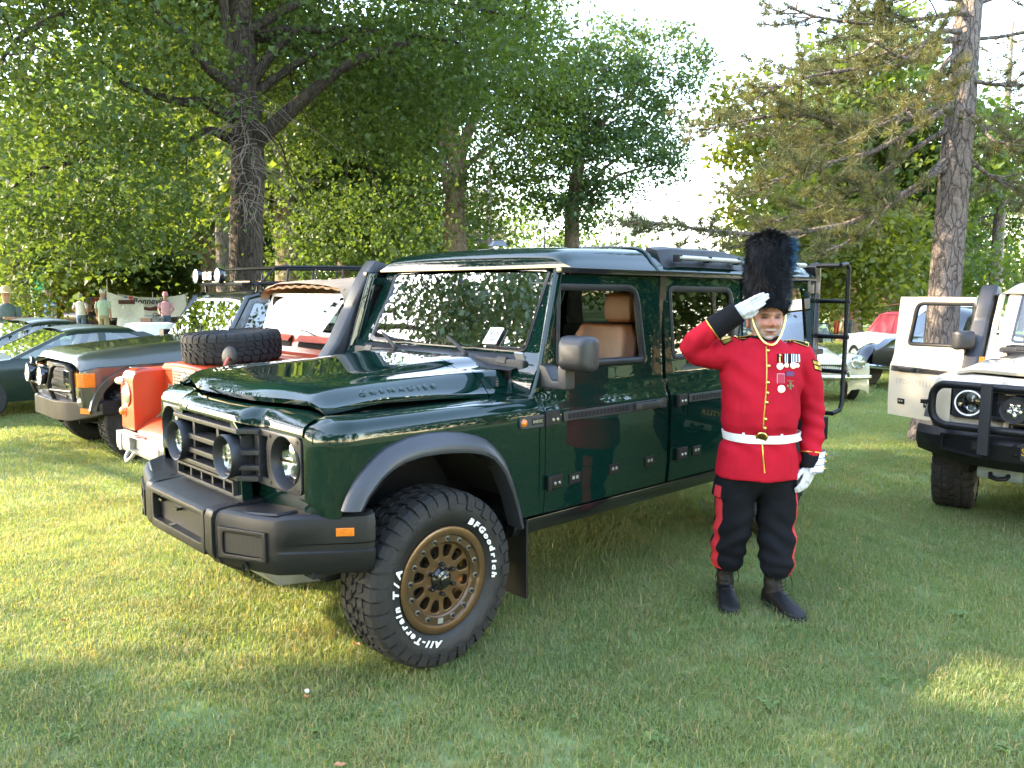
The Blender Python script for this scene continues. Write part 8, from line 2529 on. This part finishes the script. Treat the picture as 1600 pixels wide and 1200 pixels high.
def flowers():
    m, N, L = new_mat('blue flowered shirt')
    o = N.new('ShaderNodeOutputMaterial'); b = N.new('ShaderNodeBsdfPrincipled'); L.new(b.outputs[0], o.inputs[0]); sock(b, 'Roughness', .8)
    tc = N.new('ShaderNodeTexCoord'); n = N.new('ShaderNodeTexNoise'); n.inputs['Scale'].default_value = 14; L.new(tc.outputs['Object'], n.inputs['Vector'])
    r = N.new('ShaderNodeValToRGB'); r.color_ramp.interpolation = 'CONSTANT'
    e = r.color_ramp.elements; e[0].color = (.05, .14, .45, 1); e[1].position = .48; e[1].color = (.20, .32, .60, 1)
    q = e.new(.56); q.color = (.62, .66, .72, 1)
    L.new(n.outputs[0], r.inputs[0]); L.new(r.outputs[0], b.inputs['Base Color']); return m
JEANS = mk('blue denim', (.07, .11, .20)); KHAKI = mk('khaki cloth', (.34, .28, .18)); DKT = mk('dark trousers', (.03, .03, .04))
person('man in a wide straw hat and dark teal shirt at the far left', 10, 17, 1.80, mk('dark teal shirt', (.07, .11, .11)), DKT, hat=(STRAW, .20), face=.3, pose='front')
person('man with grey hair in a blue flowered shirt, head bowed', 76, 27, 1.78, flowers(), KHAKI, face=math.pi * .9 - 3.0, pose='front')
person('woman in a pale grey top seen from behind', 126, 30, 1.68, mk('pale grey top', (.55, .53, .52)), JEANS, hair=HAIRG, face=math.pi)
person('man in a dusty pink shirt beside the pale grey top', 137, 33, 1.76, mk('dusty pink shirt', (.42, .24, .24)), DKT, hair=HAIRG, face=.4)
person('man in a pale green shirt and white cap from behind', 161, 28, 1.78, mk('pale green shirt', (.40, .52, .40)), KHAKI, hat=(CAPW, .11), face=math.pi, pose='down')
person('person in a pink top and pink cap before the banner', 259, 30, 1.70, mk('pink top', (.62, .34, .42)), JEANS, hat=(PINKC, .11), face=.2)
person('dark haired person by the big left trunk', 60, 38, 1.75, mk('dark brown shirt', (.10, .06, .05)), DKT, hair=HAIRD, face=1.2)
person('bearded man in a tan shirt seen through the open cream door', 1431, 22, 1.78, mk('tan shirt', (.40, .30, .17)), DKT, hair=HAIRD, face=.3, pose='down')
person('person in a magenta shirt behind the ladder', 1326, 30, 1.74, mk('magenta shirt', (.38, .12, .20)), JEANS, hair=HAIRG, face=.2, pose='front')
person('person in red trousers far behind the ladder', 1309, 38, 1.72, mk('white shirt', (.7, .7, .7)), mk('red trousers', (.55, .10, .05)), hair=HAIRD, face=.6)

# banner on poles: white sheet with a painted car, lettered
bn = thing('banner', 'long white banner lettered Bonneville with a dark car picture', 'banner', ground_at(238, 34), 0)
Wb = 2.9
def bpt(u, v): return (u * Wb, .05 * math.sin(u * 9) , .70 + v * .82 + .16 * (2 * u) ** 2 * (v > .5) - .10 * math.cos(u * 6.28) * (1 - v) * .5)
MB().grid([[bpt(u, v) for u in np.linspace(-.5, .5, 25)] for v in np.linspace(0, 1, 7)]).build('sheet', mk('white banner cloth', (.74, .74, .77)), bn, sharp=80)
q = [(-.24, .56), (-.19, .44), (-.05, .36), (.10, .36), (.20, .42), (.24, .50), (.22, .57), (.05, .58), (-.02, .52), (-.16, .54)]
MB().add([(bpt(u, v)[0], -.06, bpt(u, v)[2]) for u, v in q] + [(bpt(u, v)[0], -.045, bpt(u, v)[2]) for u, v in q], [tuple(range(len(q))), tuple(range(len(q), 2 * len(q)))[::-1]] + [(i, len(q) + i, len(q) + (i + 1) % len(q), (i + 1) % len(q)) for i in range(len(q))]).build('car_picture', mk('maroon print', (.10, .035, .03)), bn, smooth=False)
tm = text_mb('Bonneville', .36, .004, bold=.006, shear=.25); tm.xf(frame((-.05, -.065, 1.36), (1, 0, 0), (0, 0, 1))); tm.build('banner_lettering', INKB, bn, smooth=False)
tm = text_mb('Club', .20, .004, bold=.004, shear=.25); tm.xf(frame((.2, -.065, .80), (1, 0, 0), (0, 0, 1))); tm.build('banner_lettering', INKB, bn, smooth=False)
for u in (-.5, .0, .5): MB().tube([(u * Wb, .07, 0), (u * Wb, .07, 1.75)], .022, 6).build('pole', ALU, bn)
b2 = thing('banner', 'sagging white side banner with a small car picture left of the long one', 'banner', ground_at(197, 30), .5)
MB().grid([[(u * 1.2, .04 * math.sin(u * 8), 0.8 + v * .95 - .45 * (u + .5) * v) for u in np.linspace(-.5, .5, 9)] for v in np.linspace(0, 1, 4)]).build('sheet', mk('white banner cloth', (.74, .74, .77)), b2, sharp=80)
MB().box(-.25, .3, -.06, -.05, 1.3, 1.45).build('car_picture', mk('maroon print', (.10, .035, .03)), b2)
MB().tube([(-.6, .03, 0), (-.6, .03, 2.2)], .022, 6).build('pole', ALU, b2)
# green flag and notice by the left trunks
fg = thing('flag', 'tall narrow green flag on a pole at the left', 'flag', ground_at(54, 30), .2)
MB().tube([(0, 0, 0), (0, 0, 3.1)], .02, 6).build('pole', ALU, fg)
MB().grid([[(.02 + u * .38, .03 * math.sin(u * 5 + v * 3), 1.7 + v * 1.3) for u in (0, .25, .5, .75, 1)] for v in np.linspace(0, 1, 6)]).build('cloth', mk('bright green flag', (.06, .42, .20)), fg, sharp=80)
sg_ = thing('notice_board', 'white notice with green edge and a red disc below the green flag', 'sign', ground_at(46, 29), .1)
MB().tube([(0, 0, 0), (0, 0, 1.3)], .025, 6).build('post', ALU, sg_)
MB().prism(round_poly([(-.19, 1.15), (.19, 1.15), (.19, 2.35), (-.19, 2.35)], .08, 3), -.015, .015, 'y').build('board', mk('green board', (.20, .48, .25)), sg_)
MB().prism(round_poly([(-.15, 1.2), (.15, 1.2), (.15, 2.3), (-.15, 2.3)], .06, 3), -.02, -.015, 'y').build('board_face', mk('white board face', (.66, .70, .62)), sg_)
MB().lathe([(0, .003), (.10, .003), (.10, 0)], 18, Matrix.Translation((0, -.021, 1.52)) @ Matrix.Rotation(math.pi / 2, 4, 'X')).build('red_disc', mk('red print', (.5, .16, .15)), sg_)
for k in range(3): MB().box(-.11, .11, -.0235, -.0205, 1.85 + k * .13, 1.90 + k * .13).build('print_line', mk('grey print', (.45, .5, .42)), sg_)
# pennant string between the trees
bun = thing('bunting', 'string of red white and blue pennants strung above the parked cars', 'bunting', ground_at(110, 33), 0)
A, Bq = Vector((-2.7, 0, 1.62)), Vector((2.6, 0, 1.58))
pts = [A.lerp(Bq, t) + Vector((0, 0, -.10 * math.sin(t * math.pi))) for t in np.linspace(0, 1, 23)]
MB().tube(pts, .008, 4).build('string', PAPERW, bun)
PC = [mk('red pennant', (.5, .05, .05)), mk('white pennant', (.72, .72, .72)), mk('blue pennant', (.06, .18, .55))]
for i in range(22):
    c = (pts[i] + pts[i + 1]) / 2
    MB().prism([(c.x - .10, c.z), (c.x + .10, c.z), (c.x + .015 * (i % 3 - 1), c.z - .40)], -.004 + .03 * math.sin(i), .004 + .03 * math.sin(i), 'y').build('pennant', PC[i % 3], bun, smooth=False)

# far parked cars on the left
car('white estate car parked beyond the bunting', ground_at(105, 40)[:2], .1, WHTCAR, roof=1.42, tail=.98, cab=(1.1, 1.7, 3.5, 3.95))
car('blue grey saloon parked beyond the people at left', ground_at(140, 43)[:2], .0, BLUCAR)
car('silver saloon behind the flowered shirt', ground_at(62, 36)[:2], .2, SILV)
car('white saloon behind the dusty pink shirt', ground_at(40, 41)[:2], .1, WHTCAR)
c_ = car('dark maroon saloon with its bonnet raised beside the green shirt', ground_at(176, 36)[:2], -.25, pmat('dark maroon paint', (.07, .015, .015), .3, coat=1.0))
MB().hexa([(-.35, -.72, .90), (-.30, -.72, .90), (-.30, .72, .90), (-.35, .72, .90), (-1.05, -.70, 1.72), (-1.00, -.70, 1.74), (-1.00, .70, 1.74), (-1.05, .70, 1.72)]).build('raised_bonnet', pmat('maroon bonnet underside', (.05, .02, .018), .5), c_)
car('silver pickup beyond the banner', ground_at(300, 42)[:2], .1, SILV, roof=1.5)
# white tent-like canopies and covers by the banner
for i, (px, Y, lab) in enumerate(((215, 34, 'pale blue covered car beside the banner pole'), (236, 26, 'white covered table below the banner'))):
    t = thing('covered_table', lab, 'table', ground_at(px, Y), .2 * i)
    MB().grid(oval_rows([(0.02, 0, 0, .85, .42, .42), (.55, 0, 0, .80, .40, .40), (.74, 0, 0, .76, .38, .38), (.78, 0, 0, .5, .25, .25)], 20, 4), cv=True, cap1=True).build('cover', mk('white cloth cover', (.62, .68, .74)), t)
    MB().box(-.3, .0, -.15, .1, .78, .92).build('box', mk('brown box', (.22, .12, .08)), t)

# ------------------------------------------------------------------ vintage cars behind on the right
CREAMV = pmat('ivory vintage paint', (.62, .56, .36), .3, coat=.9, vary=.04)
# ivory roadster facing us
rx, ry, rz_ = ground_at(1296, 13.2)
R_ = thing('vintage_car', 'ivory open roadster with round headlamps and chrome grille behind the ladder', 'car', (rx, ry, rz_), -1.62)
rows = []
for (x, zt, w, zb) in ((.02, .60, .30, .46), (-.05, .74, .36, .40), (-.25, .83, .40, .36), (-.8, .90, .46, .34), (-1.4, .95, .56, .34), (-1.7, .93, .60, .34), (-2.6, .90, .62, .34), (-3.4, .82, .56, .36), (-3.75, .6, .45, .4)):
    rows.append([(x, w * math.cos(a), lerp(zb, zt, .5) + (zt - zb) / 2 * math.copysign(abs(math.sin(a)) ** .7, math.sin(a))) for a in np.linspace(-math.pi / 2, 1.5 * math.pi, 20, endpoint=False)])
MB().grid(rows, cv=True, cap0=True, cap1=True).build('body', CREAMV, R_, sharp=60)
for sg in (1, -1):
    rows = []
    for k in range(13):
        a = lerp(-.2, math.pi + .15, k / 12)
        x = -.62 + .52 * math.cos(a); z = .36 + .46 * max(-.2, math.sin(a))
        rows.append([(x, sg * y, z - d) for y, d in ((.40, .10), (.46, .02), (.58, 0), (.70, .03), (.745, .10), (.745, .16))])
    MB().grid(rows).grid([[(p[0] * 1.0, p[1], p[2] - .02) for p in r] for r in rows]).build('front_wing', CREAMV, R_, sharp=80)
    MB().grid([[(x, sg * y, z) for y in (.40, .745)] for x, z in ((-.13, .34), (-.11, .55), (-.16, .68))]).build('wing_front', CREAMV, R_)
    M = Matrix.Translation((-.10, sg * .55, .70)) @ Matrix.Rotation(math.pi / 2, 4, 'Y')
    l = MB().lathe([(.10, -.12), (.118, .0), (.112, .012), (.10, .010)], 28, M).build('headlamp', CHROME, R_)
    MB().lathe([(0, .05), (.05, .042), (.102, .010)], 24, M).build('headlamp_glass', pmat('lamp lens', (.62, .66, .58), .12, .6, coat=1.0, vary=.35, scale=30), l)
    for x in (-.62, -3.0):
        w_ = MB().lathe([(0, -.07), (.29, -.07), (.325, -.03), (.325, .04), (.29, .075), (.22, .06), (0, .04)], 26, Matrix.Translation((x, sg * .62, .325)) @ Matrix.Rotation(-sg * math.pi / 2, 4, 'X')).build('wheel', RUBBER_CLEAN, R_)
MB().tube([(-.05, -.74, .46), (.05, -.5, .455), (.07, 0, .455), (.05, .5, .455), (-.05, .74, .46)], [.03, .045, .045, .045, .03], 10).build('bumper', CHROME, R_)
for y in (-.33, .33): MB().box(.05, .10, y - .03, y + .03, .38, .56).build('overrider', CHROME, R_, bevel=.015)
gm = MB()
for k in range(19): gm.box(.0, .02, -.31 + k * .034, -.303 + k * .034, .50, .655)
gm.box(-.02, .0, -.33, .33, .495, .66); gm.build('grille', CHROME, R_, smooth=False)
MB().add([(-1.45, -.56, .95), (-1.45, .56, .95), (-1.60, .52, 1.27), (-1.60, -.52, 1.27)], [(0, 1, 2, 3)]).build('windscreen', WSGLASS, R_, smooth=False)
MB().tube([(-1.45, -.57, .94), (-1.61, -.53, 1.28), (-1.61, .53, 1.28), (-1.45, .57, .94)], .014, 6).build('windscreen_frame', BMETAL, R_)
MB().box(-1.5, -1.2, -.32, .32, .95, 1.06).build('show_board', BLKCAR, R_)
# black coupe with sweeping wings, side on to the lawn
bx, by, bz = ground_at(1390, 15.2)
K = thing('vintage_car', 'black vintage car with sweeping wings and whitewall tyres behind the open cream door', 'car', (bx, by, bz), math.pi + .55)
rows = []
for (x, zt, w) in ((-.1, .80, .36), (-.5, .95, .42), (-1.25, 1.02, .52), (-1.5, 1.06, .62), (-1.75, 1.45, .60), (-2.0, 1.56, .60), (-2.7, 1.56, .60), (-3.1, 1.40, .58), (-3.6, .95, .50), (-3.9, .6, .4)):
    rows.append([(x, w * y, z) for y, z in ((-1, .38), (-1, .75), (-.97, min(zt, 1.0)), (-.84, zt - .06), (-.5, zt), (0, zt + .02), (.5, zt), (.84, zt - .06), (.97, min(zt, 1.0)), (1, .75), (1, .38))])
MB().grid(rows, cap0=True, cap1=True).build('body', BLKCAR, K, sharp=50)
for sg in (1, -1):
    for (cx, ex) in ((-.55, 1.1), (-3.1, .8)):
        rows = []
        for k in range(16):
            a = lerp(.0, math.pi, k / 15)
            x = cx + .50 * math.cos(a) - (ex * .55 * max(0, -math.cos(a)) ** 2 if ex > 1 else 0); z = .40 + .46 * math.sin(a)
            rows.append([(x, sg * y, z - d) for y, d in ((.50, .12), (.58, .02), (.70, 0), (.80, .05), (.83, .14))])
        MB().grid(rows).build('wing', BLKCAR, K, sharp=80)
        M = Matrix.Translation((cx, sg * .72, .36)) @ Matrix.Rotation(-sg * math.pi / 2, 4, 'X')
        w_ = MB().lathe([(0, -.08), (.32, -.08), (.36, -.04), (.36, .05), (.335, .085)], 28, M).build('wheel', RUBBER_CLEAN, K)
        MB().lathe([(.335, .086), (.29, .094), (.235, .088)], 28, M).build('whitewall', pmat('whitewall', (.72, .71, .66), .6), w_)
        MB().lathe([(.235, .085), (.19, .06), (.12, .07), (.07, .10), (0, .11)], 24, M).build('hub_cap', CHROME, w_)
    MB().box(-2.8, -.95, min(sg * .62, sg * .80), max(sg * .62, sg * .80), .36, .40).build('running_board', BLKCAR, K, bevel=.01)
    MB().box(-2.72, -1.98, sg * .605, sg * .615, 1.12, 1.42).build('side_window', GLASS_D, K)
MB().tube([(.05, -.7, .45), (.12, 0, .45), (.05, .7, .45)], .035, 8).build('bumper', CHROME, K)
# white and red soft-top behind them
C3 = car('white vintage convertible with a red soft top and pale cover behind the ivory roadster', ground_at(1368, 20.5)[:2], 1.62, WHTCAR, L=4.6, W=1.82, hood=.9, belt=.95, roof=1.42, cab=(1.3, 1.75, 3.0, 3.6), roofp=pmat('red soft top cloth', (.40, .05, .07), .8, vary=.1), glass=pmat('red soft top cloth', (.40, .05, .07), .8, vary=.1), tail=.98)
MB().grid([[(-3.68, y, .98 - .02 * abs(y)) for y in np.linspace(-.82, .82, 7)], [(-3.32, y, 1.30 - .04 * y * y) for y in np.linspace(-.76, .76, 7)], [(-3.22, y, 1.38 - .04 * y * y) for y in np.linspace(-.74, .74, 7)]]).build('soft_top_back', pmat('red soft top cloth', (.40, .05, .07), .8, vary=.1), C3, sharp=80)
MB().grid([[(-3.60, y, 1.075) for y in (-.42, .42)], [(-3.47, y, 1.20) for y in (-.42, .42)]]).xf(Matrix.Translation((-.02, 0, .02))).build('soft_top_window', pmat('clouded window', (.62, .62, .60), .3, coat=.5), C3)
MB().grid([[(-3.25, y, 1.39 - .04 * y * y) for y in np.linspace(-.78, .78, 7)], [(-3.10, y, 1.56 - .06 * y * y) for y in np.linspace(-.76, .76, 7)], [(-2.6, y, 1.68 - .08 * y * y) for y in np.linspace(-.74, .74, 7)], [(-1.8, y, 1.60 - .08 * y * y) for y in np.linspace(-.74, .74, 7)]]).build('white_cover', mk('white cover cloth', (.72, .68, .66)), C3, sharp=80)

# ------------------------------------------------------------------ small things on the grass
WEED = leafmat('broad weed leaf', (.150, .215, .060), (.100, .165, .050), .35, 3.0)
rw = np.random.default_rng(8)
def weed(px, py, r, n, label, up=.35):
    r *= .55
    g = at(px, py, 3.0); d = g - Vector((0, 0, CAM_H)); g = Vector((0, 0, CAM_H)) + d * (-CAM_H / d.z)
    mb = MB()
    for i in range(n):
        a = rw.uniform(0, 6.28); L_ = r * rw.uniform(.5, 1.1); w = L_ * rw.uniform(.22, .34); h = L_ * up * rw.uniform(.5, 1.6)
        o = Vector((rw.normal(0, r * .35), rw.normal(0, r * .35), .018)); c, s = Vector((math.cos(a), math.sin(a), 0)), Vector((-math.sin(a), math.cos(a), 0))
        P = [o, o + c * L_ * .4 + s * w + Vector((0, 0, h)), o + c * L_ * .75 + s * w * .8 + Vector((0, 0, h)), o + c * L_ + Vector((0, 0, h * .5)), o + c * L_ * .75 - s * w * .8 + Vector((0, 0, h)), o + c * L_ * .4 - s * w + Vector((0, 0, h)), o + c * L_ * .5 + Vector((0, 0, h * .8))]
        mb.add(P, [(0, 1, 6), (1, 2, 6), (2, 3, 6), (3, 4, 6), (4, 5, 6), (5, 0, 6)])
    o = mb.build('weed', WEED, None, fixn=False); o.location = g
    tag(o, label, 'weed', 'broad-leaved weeds in the lawn')
WL = [(1030, 1165, .075, 26, 'leafy weed clump at the bottom edge of the lawn'), (1200, 1110, .07, 24, 'weed clump on the lawn below the guardsman'), (1225, 985, .06, 16, 'weed beside the guardsman forward boot'), (1500, 965, .07, 18, 'weed clump below the cream off-roader wheel'), (500, 1150, .06, 14, 'small weed in the shaded foreground'), (600, 1080, .05, 12, 'clover sprig below the front tyre'), (300, 1080, .06, 14, 'weed at the shadow edge on the left'), (1385, 1070, .06, 18, 'weed in the sunlit streak at right'), (1570, 1180, .08, 16, 'weed at the bottom right corner'), (900, 1130, .05, 12, 'little weed left of the bottom clump'), (1120, 1020, .05, 10, 'low weed ahead of the boots'), (110, 1160, .06, 14, 'weed at the bottom left')]
for a in WL: weed(*a)
DRYL = pmat('dry leaf', (.42, .20, .10), .8, vary=.3, scale=60); PETAL = pmat('pale petal', (.72, .68, .62), .7, vary=.1)
for i, (px, py, m, lab) in enumerate(((478, 1090, DRYL, 'tan fallen leaf in the shade below the bumper'), (100, 970, DRYL, 'brown fallen leaf on the sunlit lawn'), (557, 1008, DRYL, 'brown leaf beside the front tyre'), (1313, 922, DRYL, 'curled leaf on the lawn right of the boots'), (480, 1082, PETAL, 'pale petal touching the tan leaf'), (530, 1197, DRYL, 'orange leaf at the bottom edge'))):
    g = at(px, py, 3.0); d = g - Vector((0, 0, CAM_H)); g = Vector((0, 0, CAM_H)) + d * ((.035 - CAM_H) / d.z)
    s = .013 + .004 * (i % 3)
    mb = MB(); mb.grid([[(-s, 0, .004), (-s * .4, s * .5, .010), (s * .4, s * .5, .006), (s, 0, .012)], [(-s, 0, .004), (-s * .4, 0, .0), (s * .4, 0, .0), (s, 0, .012)], [(-s, 0, .004), (-s * .4, -s * .5, .012), (s * .4, -s * .45, .008), (s, 0, .012)]])
    o = mb.build('fallen_leaf' if m is DRYL else 'petal', m, None, fixn=False); o.location = g; o.rotation_euler = (.2, .15, i * 1.3)
    tag(o, lab, 'leaf' if m is DRYL else 'petal')
